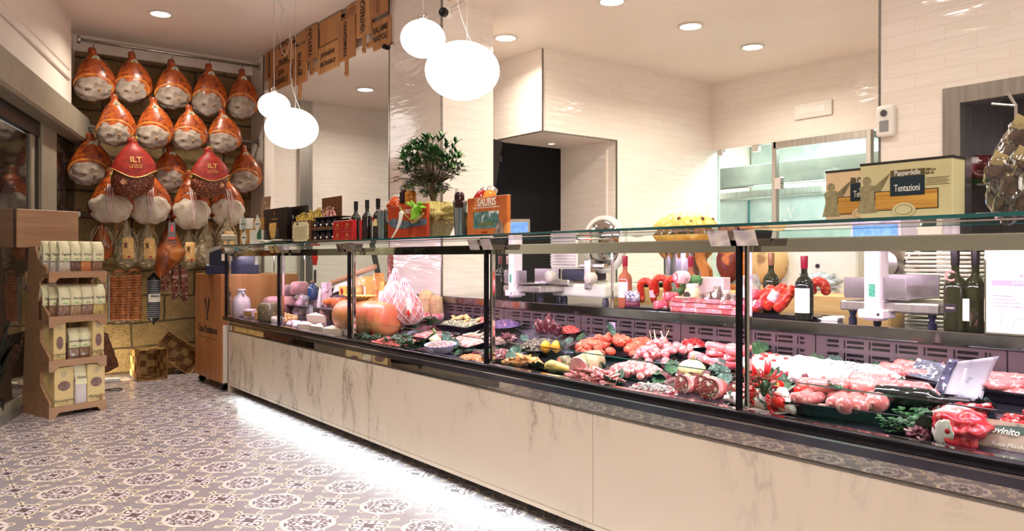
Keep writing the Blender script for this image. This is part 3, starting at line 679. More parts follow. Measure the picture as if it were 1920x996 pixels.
MB().lathe([(.008, 0), (.008, .003)], 12, mx=T(0.0, -.012, .38, PI / 2)).build('hanging_hole', BURN, t)
# ================================================================== THINGS ON THE TOP GLASS
def ty(px, X=2.30): return onX(px, 440, X).y
def tz(px, py, X=2.30): return onX(px, py, X).z
TB = TOPZ
def card(name, label, cat, px0, px1, pytop, X=2.30, dep=.04, mat=None, tilt=0, part='box', bev=.002, group=None, z0=None, rz=FX):
    """an upright box on the top glass: local x to the right, front at y=0; returns thing, width, height"""
    y0, y1 = ty(px0, X), ty(px1, X); w_ = y0 - y1; z0 = z0 or TB; h = tz((px0 + px1) / 2, pytop, X) - z0
    t = thing(name, label, cat, (X, (y0 + y1) / 2, z0), rz, group)
    if tilt: t.rotation_euler = (tilt, 0, rz)
    MB().box(-w_ / 2, w_ / 2, 0, dep, 0, h, bev).build(part, mat, t)
    return t, w_, h
def patch(t, name, mat, x0, x1, z0, z1, y=-.0006, bev=0): return MB().box(x0, x1, y - .0006, y + .0006, z0, z1, bev).build(name, mat, t)
def disc(t, name, mat, x, z, r, y=-.0008, n=24, sz=1): return MB().lathe([(r, 0), (r, .0012)], n, mx=T(x, y, z, PI / 2, 0, 0, (1, sz, 1))).build(name, mat, t)
def diamond(t, name, mat, x, z, r, y=-.001): return MB().prism([(x - r, z), (x, z - r), (x + r, z), (x, z + r)], y - .0005, y + .0005).build(name, mat, t)
PAPER = M('white_paper', rgb(240, 236, 226), rgb(232, 228, 216), 8, .7)
KRAFT = M('kraft_card', rgb(190, 140, 76), rgb(176, 126, 64), 14, .7)
KRAFTD = M('brown_card', rgb(150, 116, 88), rgb(138, 104, 78), 14, .65)
INK = M('dark_ink', rgb(40, 34, 32), None, 8, .6); GOLD = M('gold_print', rgb(214, 172, 104), rgb(196, 150, 84), 30, .35, .4)
GREENP = M('green_card', rgb(40, 110, 80), None, 8, .6); REDP = M('red_card', rgb(176, 22, 26), rgb(160, 16, 20), 8, .35)
# small tea cartons at the far end of the counter top
for i, (a, b_, tp, z, m_, lab) in enumerate(((449, 464, 410, 430, PAPER, 'white carton with pale diamond on the brown one, far end of counter top'), (450, 465, 431, 449, KRAFT, 'brown carton with white diamond, lowest at the far end of the counter top'), (475, 491, 409, 431, KRAFT, 'brown carton with white diamond standing on the paler cartons'))):
    z0 = None if z > 440 else tz((a + b_) / 2, z, 2.34)
    t, w_, h = card('tea_carton', lab, 'carton', a, b_, tp, 2.34, .06, m_, z0=z0)
    if i == 1: H1 = h
    diamond(t, 'label', PAPER if m_ is KRAFT else M('pale_green_print', rgb(190, 200, 186), None, 5, .6), 0, h * .5, w_ * .40); patch(t, 'lettering', INK, -w_ * .26, w_ * .26, h * .47, h * .53, -.002)
t, w_, h = card('tea_carton', 'white and green carton under the brown diamond carton', 'carton', 468, 490, 431, 2.34, .06, PAPER); patch(t, 'green_band', GREENP, w_ * .15, w_ * .5, h * .35, h)
t = thing('pill_jar', 'small white plastic jar between the little cartons', 'jar', (2.37, ty(468, 2.37), tz(468, 431, 2.37)))
MB().lathe([(.022, 0), (.024, .004), (.024, .05), (.018, .056)], 20).build('body', PLW, t, True); MB().lathe([(.021, .054), (.021, .072), (.0, .073)], 20, cap=False).build('lid', PLW, t, True)
# slanting brown leaflet board
y0, y1 = ty(468, 2.42), ty(500, 2.42)
t = thing('leaflet_stand', 'slanting brown card panel with a printed leaflet behind the small cartons', 'display card', (2.46, (y0 + y1) / 2, TB), FX)
hh = tz(500, 369, 2.46) - TB
MB().prism([(-.10, 0), (.11, 0), (.19, hh), (-.01, hh)], 0, .006).build('panel', KRAFTD, t)
MB().prism([(.06, hh * .55), (.14, hh * .55), (.155, hh * .78), (.08, hh * .78)], -.002, 0).build('leaflet', M('beige_print', rgb(190, 168, 150), rgb(170, 148, 130), 60, .6), t)
text('lettering', 'Tartufi', .02, PAPER, t, (.06, -.001, hh * .88))
# open catalogue and black finger-biscuit box
t = thing('catalogue', 'open paper catalogue lying under the black biscuit box', 'booklet', (2.33, ty(500), TB), FX)
MB().grid(lambda a, b: (-.17 + .34 * a, -.03 + .22 * b, .012 + .018 * math.sin(abs(a - .5) * PI)), 16, 2).build('pages', PAPER, t, True, solid=.012)
MB().grid(lambda a, b: (-.175 + .35 * a, -.035 + .23 * b, .003 + .010 * math.sin(abs(a - .5) * PI)), 16, 2).build('cover', M('olive_cover', rgb(120, 116, 84), None, 8, .5), t, True, solid=.003)
t, w_, h = card('biscuit_box', 'black box printed with pale finger biscuits in a glass dish', 'box', 494, 537, 391, 2.36, .05, M('black_glossy_card', rgb(36, 24, 26), rgb(28, 20, 22), 8, .25), z0=TB + .035)
text('lettering', 'MANDOLINI SECCHI', .017, GOLD, t, (0, -.001, h * .66), sx=.9); disc(t, 'seal', M('copper_print', rgb(150, 76, 60), None, 9, .4), 0, h * .84, .016)
for k, (x, a) in enumerate(((-.055, -.22), (-.035, -.05), (-.015, .12), (.0, .28))):
    MB().tube([(x + a * q * .13, -.004, .012 + q * h * .5) for q in (0, .3, .6, .9, 1)], [.004, .012, .014, .009, .003], 8).build('printed_biscuit', M('biscuit_gold', rgb(232, 190, 110), rgb(214, 166, 84), 20, .5), t, True)
patch(t, 'printed_dish', M('dark_glass_print', rgb(80, 90, 110), rgb(40, 40, 52), 60, .3), .02, .085, .02, h * .36)
# black stand behind
t, w_, h = card('display_stand', 'tall black card stand with white seals behind the biscuit box', 'display stand', 537, 572, 387, 2.44, .03, MATS['black_glossy_card']); disc(t, 'seal', PAPER, -.05, h * .72, .018); patch(t, 'label', PAPER, -.07, -.03, h * .42, h * .52)
# candy display
t = thing('candy_display', 'brown display box filled with yellow and pink wrapped sweets behind the framed note', 'display box', (2.36, ty(580, 2.36), TB), FX)
w_ = (ty(548, 2.36) - ty(617, 2.36)); hb = tz(580, 413, 2.36) - TB; hk = tz(600, 371, 2.42) - TB
BROWNC = M('dark_brown_card', rgb(112, 70, 38), rgb(98, 60, 30), 10, .5)
MB().box(-w_ / 2, w_ / 2, 0, .10, 0, hb * .98, .002).build('tray', BROWNC, t); MB().box(0, w_ / 2, .10, .105, 0, hk).build('back_card', BROWNC, t)
CY = M('yellow_candy_wrapper', rgb(232, 204, 96), rgb(214, 176, 60), 30, .25, c3=rgb(250, 240, 200), s3=50); CP = M('pink_candy_wrapper', rgb(214, 150, 140), rgb(196, 120, 120), 30, .25, c3=rgb(240, 226, 200), s3=50)
cz = []
for k in range(26):
    x = -w_ / 2 + .03 + (w_ - .06) * (k % 13) / 12; yy = .03 + .03 * (k // 13)
    tcc = thing('wrapped_sweet', 'upright %s wrapped sweet in the brown display box behind the framed note' % ('yellow' if k % 13 < 10 else 'pink'), 'sweet', (2.36 + yy, ty(580, 2.36) - x, TB + hb - .015 + .012 * (k % 3) + .02 * (k % 13 > 4) + .012 * (k // 13)), group='sweets in the display box')
    tcc.rotation_euler = (random.uniform(-.2, .2), random.uniform(-.3, .3), FX)
    mb = MB().blob((.014, .010, .038), 2, .2, 3, k); mb.b.verts.ensure_lookup_table()
    mb.lathe([(.003, 0), (.016, .018)], 8, mx=T(0, 0, .034), cap=False)
    mb.build('wrapper', CY if k % 13 < 10 else CP, tcc, True)
# framed note
t, w_, h = card('framed_note', 'cream framed note with torn edge leaning on the sweets box', 'notice', 547, 582, 414, 2.30, .012, BROWNC)
NOTE = M('cream_note_paper', rgb(236, 224, 186), rgb(226, 212, 170), 10, .7)
pts = []
for k in range(40):
    a = 2 * PI * k / 40; q = .93 + .03 * math.sin(k * 2.3); pts.append((max(-1, min(1, 1.25 * math.cos(a))) * w_ / 2 * q * .92, h / 2 + max(-1, min(1, 1.25 * math.sin(a))) * h / 2 * q * .95))
MB().prism(pts, -.003, -.0005).build('paper', NOTE, t)
for k in range(9): patch(t, 'text_line', M('brown_ink', rgb(110, 94, 66), None, 9, .7), -w_ * .36, w_ * (.36 - .06 * (k % 3)), h * (.70 - .07 * k), h * (.712 - .07 * k), -.0036)
patch(t, 'stamp', INK, -w_ * .2, -w_ * .12, h * .80, h * .9, -.0036)
for i, (x, z) in enumerate(((-.42, .08), (.42, .08), (-.42, .9), (.42, .9))): disc(t, 'pin', BROWNC, x * w_, z * h, .003, -.004)
# jar trays (two stacked cartons of dark jars)
DJ = M('dark_jar_glass', rgb(40, 30, 46), rgb(24, 18, 26), 14, .08); 
for lvl in (0, 1):
    z0 = TB + lvl * (tz(600, 430, 2.31) - TB)
    t = thing('jar_tray', ('upper' if lvl else 'lower') + ' brown card tray of dark jars beside the red boxes', 'tray', (2.31, ty(606, 2.31), z0), FX)
    w_ = ty(583, 2.31) - ty(629, 2.31); hh = (tz(600, 430, 2.31) - TB)
    MB().box(-w_ / 2, w_ / 2, 0, .11, 0, hh * .18, .001).build('tray_base', BROWNC, t)
    MB().box(-w_ / 2, w_ / 2, .095, .11, 0, hh * .8).build('tray_back', BROWNC, t)
    MB().box(-w_ / 2 - .002 + .03 * lvl, w_ / 2 + .004, -.003, .115, hh * .88, hh * .97, .002).build('tray_lid', BLACK, t)
    for k in range(4):
        j = thing('small_jar', 'small dark preserve jar in the ' + ('upper' if lvl else 'lower') + ' tray beside the red boxes', 'jar', (2.34, ty(606, 2.31) + w_ * (.36 - .24 * k), z0 + hh * .18), group='small dark jars in the stacked trays')
        MB().lathe([(.020, 0), (.026, .006), (.026, hh * .48), (.02, hh * .55)], 18).build('jar_body', DJ, j, True)
        MB().lathe([(.022, hh * .54), (.022, hh * .69), (0, hh * .69)], 18, cap=False).build('lid', BLACK, j, True)
        MB().box(-.012, .012, -.001, .001, .008, .022, mx=T(-.0262, 0, 0, 0, 0, -PI / 2)).build('label', PAPER, j)
# red boxes
w_ = ty(624) - ty(660); hh = tz(640, 414) - TB
for i in range(4):
    cx = -w_ / 4 if i % 2 == 0 else w_ / 4; zz = TB + (hh / 2 + .0005) * (i // 2)
    t = thing('red_box', 'small red box with gold emblem, ' + ['lower left', 'lower right', 'upper left', 'upper right'][i] + ' of the four beside the dark bottles', 'box', (2.30, (ty(624) + ty(660)) / 2 - cx, zz), FX, 'red boxes stacked two by two')
    MB().box(-w_ / 4 + .001, w_ / 4 - .001, 0, .08, 0, hh / 2, .003).build('box', REDP, t)
    MB().prism([(-.018, hh * .25), (.018, hh * .25), (.012, hh * .33), (0, hh * .40), (-.012, hh * .33)], -.001, 0).build('emblem', GOLD, t)
    patch(t, 'lettering', GOLD, -.022, .022, hh * .19, hh * .21); patch(t, 'badge', GOLD, -.025, -.015, hh * .06, hh * .12); patch(t, 'badge', GOLD, .012, .022, hh * .06, hh * .12)
# dark vinegar bottles
VB = M('black_bottle_glass', rgb(22, 14, 18), rgb(14, 10, 12), 5, .06, spec=.7); CRL = M('cream_label', rgb(226, 204, 150), rgb(214, 190, 134), 20, .6)
def bottle(name, label, cat, loc, h, r, glass, capm, labm=None, lab=(.15, .5), neck=.36, group=None, capz=.78, disk=None, label2=None, rot=None, fill=None):
    t = thing(name, label, cat, loc, FX, group, rot)
    nr = r * neck
    prof = [(r * .9, 0), (r, h * .015), (r, h * .54), (r * .97, h * .58), (r * .8, h * .635), (nr * 1.25, h * .685), (nr, h * .73), (nr, h * .96), (nr * 1.15, h * .965), (nr * 1.15, h * .99)]
    MB().lathe(prof, 28).build('glass_body', glass, t, 'auto')
    MB().lathe([(nr * 1.06, h * capz), (nr * 1.12, h * (capz + .01)), (nr * 1.2, h * .995), (nr * 1.1, h), (0, h)], 24, cap=False).build('capsule', capm, t, 'auto')
    if fill: MB().lathe([(r * .92, h * .02), (r * .94, h * .5), (r * .7, h * .60)], 24).build('wine', fill, t, True)
    if labm:
        a0, a1 = -PI / 2 - 1.15, -PI / 2 + 1.15
        MB().grid(lambda a, b: ((r + .0008) * math.cos(a0 + (a1 - a0) * a), (r + .0008) * math.sin(a0 + (a1 - a0) * a), h * (lab[0] + (lab[1] - lab[0]) * b)), 14, 2).build('label', labm, t, True)
    if disk: MB().lathe([(r * .38, 0), (r * .38, .002)], 20, mx=T(0, -r - .002, h * disk[1], PI / 2)).build('seal', disk[0], t)
    return t
h3 = tz(688, 373) - TB
for i, px in enumerate((667.5, 688.5, 709)):
    bottle('vinegar_bottle', ['dark square-shouldered bottle next to the red boxes', 'middle dark bottle of the three on the counter top', 'dark bottle partly behind the metal bucket'][i], 'bottle', (2.345, ty(px, 2.345), TB), h3, .0335, VB, BLACK, CRL if i != 1 else None, (.33, .50), group='dark vinegar bottles', disk=(REDP, .50) if i != 1 else None)
# metal buckets with jars
BUCK = M('galvanised_bucket', rgb(160, 176, 178), rgb(112, 136, 142), 5, .25, .9, stretch=(1, 1, .1))
def jar(label, loc, r, h, content, lidm, rot=(0, 0, 0), group=None, name='preserve_jar'):
    j = thing(name, label, 'jar', loc, group=group); j.rotation_euler = rot
    MB().lathe([(r * .9, 0), (r, .006), (r, h * .62), (r * .78, h * .80)], 20).build('jar_body', content, j, True)
    MB().lathe([(r * .82, h * .78), (r * .84, h * .80), (r * .84, h), (r * .78, h * 1.01), (0, h * 1.01)], 20, cap=False).build('lid', lidm, j, 'auto')
    return j
JO = M('orange_preserve', rgb(224, 96, 30), rgb(200, 70, 20), 20, .08); JR = M('red_preserve', rgb(160, 34, 22), rgb(130, 22, 16), 20, .08); JK = M('dark_preserve', rgb(46, 14, 22), rgb(26, 10, 14), 20, .06); JY = M('amber_preserve', rgb(214, 140, 50), rgb(196, 110, 34), 20, .08)
LIDS = M('silver_lid', rgb(214, 210, 204), rgb(196, 190, 184), 10, .3, .8); LIDW = M('white_lid', rgb(236, 230, 224), None, 10, .3)
def bucket(px0, px1, ptop, label):
    X = 2.34; q_ = onX((px0 + px1) / 2, 420, X); cy = q_.y; r = (px1 - px0) / 2 / FP * (q_.x * SN + q_.y * CS); h = tz((px0 + px1) / 2, ptop, X) - TB
    t = thing('metal_bucket', label, 'bucket', (X, cy, TB))
    MB().lathe([(r * .74, 0), (r, h - .004), (r * 1.03, h), (r * .98, h), (r * .72, .006), (0, .006)], 28, cap=False).build('bucket_wall', BUCK, t, 'auto')
    MB().lathe([(r * 1.0, h - .008), (r * 1.05, h - .002), (r * 1.02, h + .003)], 28, cap=False).build('rim', LIDS, t, True)
    return t, X, cy, r, h
bucket(706, 728, 394, 'galvanised metal bucket beside the three dark bottles')
b2, X, cy, r, h = bucket(849, 876, 378, 'galvanised metal bucket holding two jars beside the upright orange book')
jar('dark jar with white lid standing in the right metal bucket', (X - .012, cy - .012, TB + h - .035), .027, .105, JK, LIDW)
jar('red jar with pale lid behind the dark one in the right bucket', (X + .012, cy + .022, TB + h - .035), .022, .10, JR, LIDS)
# orange cookbooks
OR = M('orange_book_cover', rgb(206, 116, 52), rgb(170, 74, 34), 7, .35, c3=rgb(226, 150, 80), s3=9); ORD = M('rust_book_cover', rgb(184, 66, 30), rgb(150, 46, 24), 6, .35)
PIC = M('alpine_village_picture', rgb(90, 140, 140), rgb(56, 92, 84), 40, .5, c3=rgb(224, 224, 224), s3=22)
t, w_, h = card('cookbook', 'upright orange book titled SAURIS with a mountain village picture', 'book', 876, 951, 369, 2.31, .022, OR, tilt=0)
text('title', 'SAURIS', .052, PAPER, t, (0, -.001, h * .86), bold=.0006); patch(t, 'lettering', PAPER, -w_ * .22, w_ * .22, h * .765, h * .775); patch(t, 'lettering', PAPER, -w_ * .32, w_ * .32, h * .715, h * .732)
patch(t, 'picture', PIC, -w_ * .33, w_ * .30, h * .18, h * .62); patch(t, 'picture_meadow', M('meadow_print', rgb(70, 130, 84), rgb(120, 90, 60), 60, .5), -w_ * .2, w_ * .18, h * .24, h * .34, -.0016)
MB().prism([(w_ * .2, 0), (w_ * .42, 0), (w_ * .40, h * .26), (w_ * .34, h * .38), (w_ * .27, h * .3)], -.0022, -.001).build('figure_print', M('figure_print', rgb(190, 160, 140), rgb(90, 80, 90), 30, .5), t)
text('lettering', 'ricette', .02, REDP, t, (-.02, -.001, h * .08))
MB().box(-w_ / 2, w_ / 2, .002, .02, h - .001, h + .001).build('page_block', PAPER, t)
t, w_, h = card('cookbook', 'rust red book titled SAURIS half hidden behind the potted plant', 'book', 727, 800, 385, 2.33, .02, ORD)
text('title', 'SAURIS', .04, PAPER, t, (-.01, -.001, h * .80)); 
MB().prism([(-w_ * .5, h * .52), (-w_ * .36, h * .34), (-w_ * .1, h * .30), (w_ * .5, h * .38), (w_ * .5, h * .56), (w_ * .1, h * .50), (-w_ * .36, h * .64)], -.0022, -.0005).build('picture', M('blue_landscape_print', rgb(110, 128, 150), rgb(60, 66, 70), 40, .5), t)
patch(t, 'lettering', GOLD, w_ * .1, w_ * .2, h * .06, h * .075)
jr = TB + h
# jars behind the books (they stand on a block behind the covers)
for i, (px, py, rx, m_, l_, lab) in enumerate(((733, 378, -.75, JO, LIDS, 'orange preserve jar tilted over the rust red book'), (748, 386, -.5, JO, LIDS, 'orange jar lying low behind the rust red book'), (760, 368, 0, JK, LIDS, 'dark preserve jar upright behind the rust red book'), (770, 370, 0, JY, LIDS, 'amber preserve jar upright behind the rust red book'), (895, 366, -.8, JR, LIDS, 'red preserve jar leaning behind the upright orange book'), (912, 369, -.55, JY, LIDS, 'amber preserve jar leaning behind the upright orange book'))):
    X = 2.42; q = onX(px, py, X); jar(lab, (X, q.y, q.z - .045), .036, .105, m_, l_, (rx, 0, FX + .3))
t = thing('wooden_crate', 'low wooden crate holding the jars behind the books', 'crate', (2.42, ty(750, 2.42), TB), FX)
MB().box(-.17, .17, -.05, .06, 0, .11, .004).build('crate_body', KRAFTD, t); MB().box(-.175, .175, -.056, -.05, .05, .09).build('slat', KRAFT, t)
t = thing('wooden_crate', 'wooden crate behind the orange book under the leaning jars', 'crate', (2.42, ty(905, 2.42), TB), FX)
MB().box(-.11, .11, -.05, .06, 0, .13, .004).build('crate_body', KRAFTD, t); MB().box(-.115, .115, -.056, -.05, .05, .10).build('slat', KRAFT, t)
# ---- potted ficus wrapped in gold sisal
px = 812; X = 2.47; cy = ty(px, X)
t = thing('potted_plant', 'bushy green ficus in a pot wrapped with gold netting and a green bow', 'potted plant', (X, cy, TB))
SIS = M('gold_sisal_wrap', rgb(206, 190, 112), rgb(160, 140, 72), 90, .5, .25, bump=.6, c3=rgb(240, 230, 170), s3=140)
SISD = M('speckled_gold_wrap', rgb(170, 160, 110), rgb(110, 100, 62), 160, .5, .3, bump=.4)
MB().lathe([(.085, 0), (.095, .01), (.135, .09), (.14, .105), (.11, .12)], 8, mx=T(0, 0, 0, 0, 0, .2)).build('pot', SISD, t)
MB().grid(lambda a, b: ((.10 + .075 * b + .028 * math.sin(a * 2 * PI * 5 + b * 2) * b) * math.cos(a * 2 * PI), (.10 + .075 * b + .028 * math.sin(a * 2 * PI * 5 + b * 2) * b) * math.sin(a * 2 * PI), .09 + .05 * b + .055 * b * math.sin(a * 2 * PI * 3 + 1)), 60, 6).build('wrap_collar', SIS, t, True, solid=.003)
MB().blob((.135, .155, .065), 4, .6, 3, 4, mx=T(0, -.03, .15)).build('wrap_folds', SIS, t, True)
MB().tube([(0, 0, .10), (.012, .0, .2), (-.006, .01, .3), (.01, 0, .36)], [.022, .019, .015, .010], 10).tube([(.0, .0, .2), (.05, .03, .29), (.08, .04, .34)], [.010, .007, .004], 7).tube([(0, 0, .22), (-.05, -.02, .30), (-.09, -.02, .36)], [.010, .007, .004], 7).build('trunk', M('grey_bark', rgb(104, 84, 60), rgb(78, 62, 44), 30, .8, bump=.4), t, True)
random.seed(3)
LEAF = M('glossy_leaf', rgb(44, 92, 40), rgb(26, 62, 28), 9, .28, coat=.2); LEAF2 = M('young_leaf', rgb(92, 140, 58), rgb(66, 112, 44), 9, .3, coat=.2)
rr = 62 / FP * (X * SN + cy * CS)
zc = tz(822, 312, X) - TB
def leaf_mb(mb, p, dirv, up, L, W):
    dirv = dirv.normalized(); s_ = dirv.cross(up)
    if s_.length < .05: s_ = dirv.cross(Vector((1, 0, 0)))
    s_.normalize(); n_ = s_.cross(dirv)
    pr = [(0, 0.06), (.25, .8), (.5, 1), (.78, .62), (1, 0.02)]
    l_, c_, r_ = [], [], []
    for u, ww in pr:
        c = p + dirv * (L * u) - n_ * (L * .18 * u * u); c_.append(mb.b.verts.new(c))
        l_.append(mb.b.verts.new(c + s_ * (W * ww / 2) + n_ * (W * .12 * ww))); r_.append(mb.b.verts.new(c - s_ * (W * ww / 2) + n_ * (W * .12 * ww)))
    for k in range(4):
        mb.b.faces.new((l_[k], l_[k + 1], c_[k + 1], c_[k])); mb.b.faces.new((c_[k], c_[k + 1], r_[k + 1], r_[k]))
A_, B_ = MB(), MB(); tw = MB()
for k in range(210):
    v = Vector((random.gauss(0, 1), random.gauss(0, 1), random.gauss(0, 1))).normalized()
    q = random.random() ** .33
    lob = 1 + .18 * noise.noise(v * 1.7)
    hc = Vector((v.x * rr * q * lob, v.y * rr * q * lob + .02 + .25 * max(0, -v.z) * rr, zc + v.z * q * lob * (.19 if v.z > 0 else .15)))
    if hc.z < .17: continue
    tw.tube([Vector((hc.x * .35, hc.y * .35, min(hc.z, .34))), hc], [.002, .001], 4, cap=False)
    for j in range(7):
        a = j * 2.4; dd = (v * .7 + Vector((math.cos(a), math.sin(a), .5)) * .8)
        leaf_mb(B_ if (q > .85 and j > 4) else A_, hc + v * (-.02 + .006 * j), dd, Vector((0, 0, 1)), random.uniform(.034, .052), random.uniform(.015, .021))
fo = A_.build('foliage', LEAF, t, True); B_.build('young_foliage', LEAF2, t, True); tw.build('twigs', MATS['grey_bark'], t)
pg = MB(); rq = random.Random(4)
for k in range(160):
    a = rq.uniform(0, 6.3); leaf_mb(pg, Vector((rq.uniform(-.34, -.04), rq.uniform(-.48, .48), .03 + .1 * rq.random())), Vector((math.cos(a), math.sin(a), .9)), Vector((0, 0, 1)), .10, .05)
pg.build('leaves', LEAF, fz, True)
BOW = M('lime_ribbon', rgb(160, 216, 70), rgb(122, 186, 44), 12, .35)
mb = MB()
for k, (a, L, z) in enumerate(((2.2, .11, .0), (3.0, .15, .03), (3.9, .10, -.03), (-.4, .10, .05), (.3, .12, -.02), (4.6, .08, .06))):
    mb.grid(lambda u, v, a=a, L=L, z=z: (math.cos(a) * L * u * (.6 + .4 * v) - .02 * v, -.0 + .015 * math.sin(u * 5 + v * 3) - .02 * u, z * u + .05 * (v - .5) * math.sin(PI * min(1, u + .12)) + .02 * math.sin(a) * u * 3), 10, 4)
o = mb.build('bow', BOW, t, True, solid=.001, loc=(-.16, -.11, .17), rot=(0, 0, FX))
MB().grid(lambda u, v: (-.05 - .13 * u * u + .055 * (v - .5) * (1 - .8 * u), -.01, .13 - .16 * u + .01 * math.sin(v * 3)), 12, 3).build('ribbon_tail', PAPER, t, True, solid=.001, loc=(-.19, -.02, .02), rot=(0, 0, FX))
# ---- pasta boxes at the right
CREAM = M('cream_carton', rgb(206, 196, 150), rgb(196, 184, 138), 5, .5); PEACH = M('peach_carton', rgb(226, 196, 158), rgb(216, 184, 144), 5, .5); NAVY = M('navy_label', rgb(22, 44, 56), None, 6, .4)
OLB = M('olive_brown_label', rgb(96, 82, 52), None, 6, .4); PASTA = M('dry_pasta', rgb(216, 164, 76), rgb(178, 124, 48), 3, .45, stretch=(1, 8, 40), det=2)
def womanprint(t, x, h, s, m_):
    mb = MB(); h = h * .98
    mb.prism([(x - .05 * s, .02), (x + .05 * s, .02), (x + .035 * s, h * .45), (x + .045 * s, h * .62), (x, h * .66), (x - .04 * s, h * .6), (x - .03 * s, h * .42)], -.0015, -.0005)
    mb.lathe([(.022 * s, 0), (.022 * s, .001)], 14, mx=T(x, -.0006, h * .72, PI / 2))
    for k in range(12): mb.tube([(x + .02 * s, -.001, h * .55), (x + (.07 + .004 * k) * s, -.001, h * (.52 + .028 * k))], .0014, 4)
    return mb.build('reaper_engraving', m_, t)
def pasta(px0, px1, ptop, X, name, mat, lab, dep=.07):
    t, w_, h = card('pasta_box', lab, 'box', px0, px1, ptop, X, dep, mat)
    MB().box(-w_ / 2 - .001, w_ / 2 + .001, -.001, dep + .001, h - .001, h + .006).build('lid_edge', INK, t)
    cx = w_ * .035; bw = w_ * .185
    patch(t, 'name_band', OLB, cx - bw, cx + bw, h * .74, h * .86); text('lettering', name, h * .135, PAPER, t, (cx, -.0022, h * .80), sx=min(1, bw * 1.8 / (len(name) * h * .135 * .50)))
    MB().box(-w_ * .33, w_ * .36, -.001, .0, h * .15, h * .50, .0).build('window_frame', INK, t)
    MB().box(-w_ * .32, w_ * .35, -.0016, -.0008, h * .165, h * .485).build('pasta_window', PASTA, t)
    patch(t, 'brand_band', NAVY, cx - bw, cx + bw, h * .40, h * .74, -.0024); text('lettering', 'Tentazioni', h * .18, PAPER, t, (cx, -.0036, h * .53), sx=bw * 1.78 / (10 * h * .18 * .50))
    text('lettering', '250 g e', h * .055, OLB, t, (w_ * .28, -.001, h * .83), bold=.0003); text('lettering', '8,8 oz', h * .055, OLB, t, (w_ * .27, -.001, h * .77), bold=.0003)
    for k in range(5): patch(t, 'small_print', OLB, w_ * .235, w_ * (.47 - .02 * (k % 2)), h * (.68 - .03 * k), h * (.686 - .03 * k))
    sx_ = -w_ * .0
    disc(t, 'round_seal', mat, sx_, h * .15, w_ * .125, -.003, sz=.62); disc(t, 'seal_print', OLB, sx_, h * .145, w_ * .095, -.0034, sz=.58); disc(t, 'seal_center', mat, sx_, h * .145, w_ * .088, -.0038, sz=.56)
    womanprint(t, -w_ * .42, h, .62, M('sepia_print', rgb(160, 148, 110), rgb(134, 122, 88), 60, .6))
    return t
pasta(1613, 1786, 303, 2.31, 'Pappardelle', CREAM, 'large olive cream pasta box reading Pappardelle Tentazioni', .08)
pasta(1548, 1690, 318, 2.42, 'Tagliolini', PEACH, 'peach pasta box reading Tagliolini Tentazioni behind the larger one', .05)
# rack of dried herb bags at the far right
t = thing('wire_rack', 'wire rack at the right edge hung with clear bags', 'rack', (2.40, ty(1905, 2.40), TB))
MB().tube([(0, 0, 0), (0, 0, .30), (0, .02, .34)], .004, 6).tube([(0, -.12, 0), (0, .06, 0)], .006, 6).tube([(0, .0, .30), (-.03, .05, .31)], .003, 6).build('rod', LIDS, t)
MB().box(-.06, .06, -.14, .08, 0, .008, .002).build('rack_foot', STEEL, t)
BAGT = M('parchment_tag', rgb(190, 172, 122), rgb(172, 152, 102), 12, .6); HERB = M('dried_mushroom', rgb(96, 68, 48), rgb(44, 30, 24), 50, .7)
CLR = glassmat('clear_cellophane', (.93, .92, .90, 1), .10, 5)
rnd = random.Random(5)
bags = [(1872, 330, .2), (1890, 290, -.3), (1908, 262, .15), (1895, 350, -.1), (1912, 320, .3), (1870, 372, .35), (1916, 372, -.2), (1888, 385, .1)]
for i, (px, py, a) in enumerate(bags):
    X = 2.33 + .012 * (i % 3); q = onX(px, py, X)
    b_ = thing('herb_bag', 'clear bag of dried mushrooms hanging in the tagged bundle at the right edge', 'bag', q, group='bags of dried mushrooms'); b_.rotation_euler = (a, rnd.uniform(-.2, .2), FX + rnd.uniform(-.3, .3))
    MB().blob((.020, .008, .030), 3, .6, 4, i).build('mushrooms', HERB, b_, True)
    MB().blob((.033, .014, .050), 3, .4, 3, i + 9).build('cellophane', CLR, b_, True)
    MB().prism([(-.020, .034), (.010, .026), (.026, .052), (-.006, .070)], -.004, -.002).build('paper_tag', BAGT, b_)
# ================================================================== HAM WALL
RY = 8.62
def rail_(name, a, b, label, flange=True, y=RY):
    A_ = onY(a[0], a[1], y); B_ = onY(b[0], b[1], y); z = (A_.z + B_.z) / 2
    t = thing('hanging_rail', label, 'rail', (0, 0, 0))
    MB().tube([(1.30, y, z), (3.09, y, z)], .016, 12).build('rod', STEEL, t, True)
    for x in ((1.31, 3.09) if flange else ()): MB().lathe([(.036, -.012), (.04, -.01), (.04, .01), (.036, .012)], 20, mx=T(x, y, z, 0, PI / 2)).build('flange', STEEL, t, 'auto')
    return z
zr = [rail_('r', (145, 76), (483, 122), 'topmost steel rail of the ham wall'), rail_('r', (140, 235), (484, 266), 'second steel rail from the top of the ham wall'),
      rail_('r', (140, 322), (484, 340), 'third steel rail from the top, hidden by the red bagged hams'), rail_('r', (140, 404), (484, 408), 'fourth steel rail from the top, behind the ribboned hams'),
      rail_('r', (168, 482), (400, 478), 'lowest steel rail, above the sausage coils', y=8.66)]
SKIN = M('cured_ham_skin', rgb(196, 98, 36), rgb(132, 48, 20), 5, .28, bump=.25, bscale=14, c3=rgb(104, 42, 20), s3=13, coat=.2, det=5)
AMBER = M('amber_ham_fat', rgb(214, 140, 54), rgb(182, 96, 32), 9, .3, bump=.3, coat=.3)
GREYF = M('grey_ham_face', rgb(176, 160, 146), rgb(136, 118, 104), 5, .75, bump=.35, bscale=10, c3=rgb(128, 106, 88), s3=6, det=5)
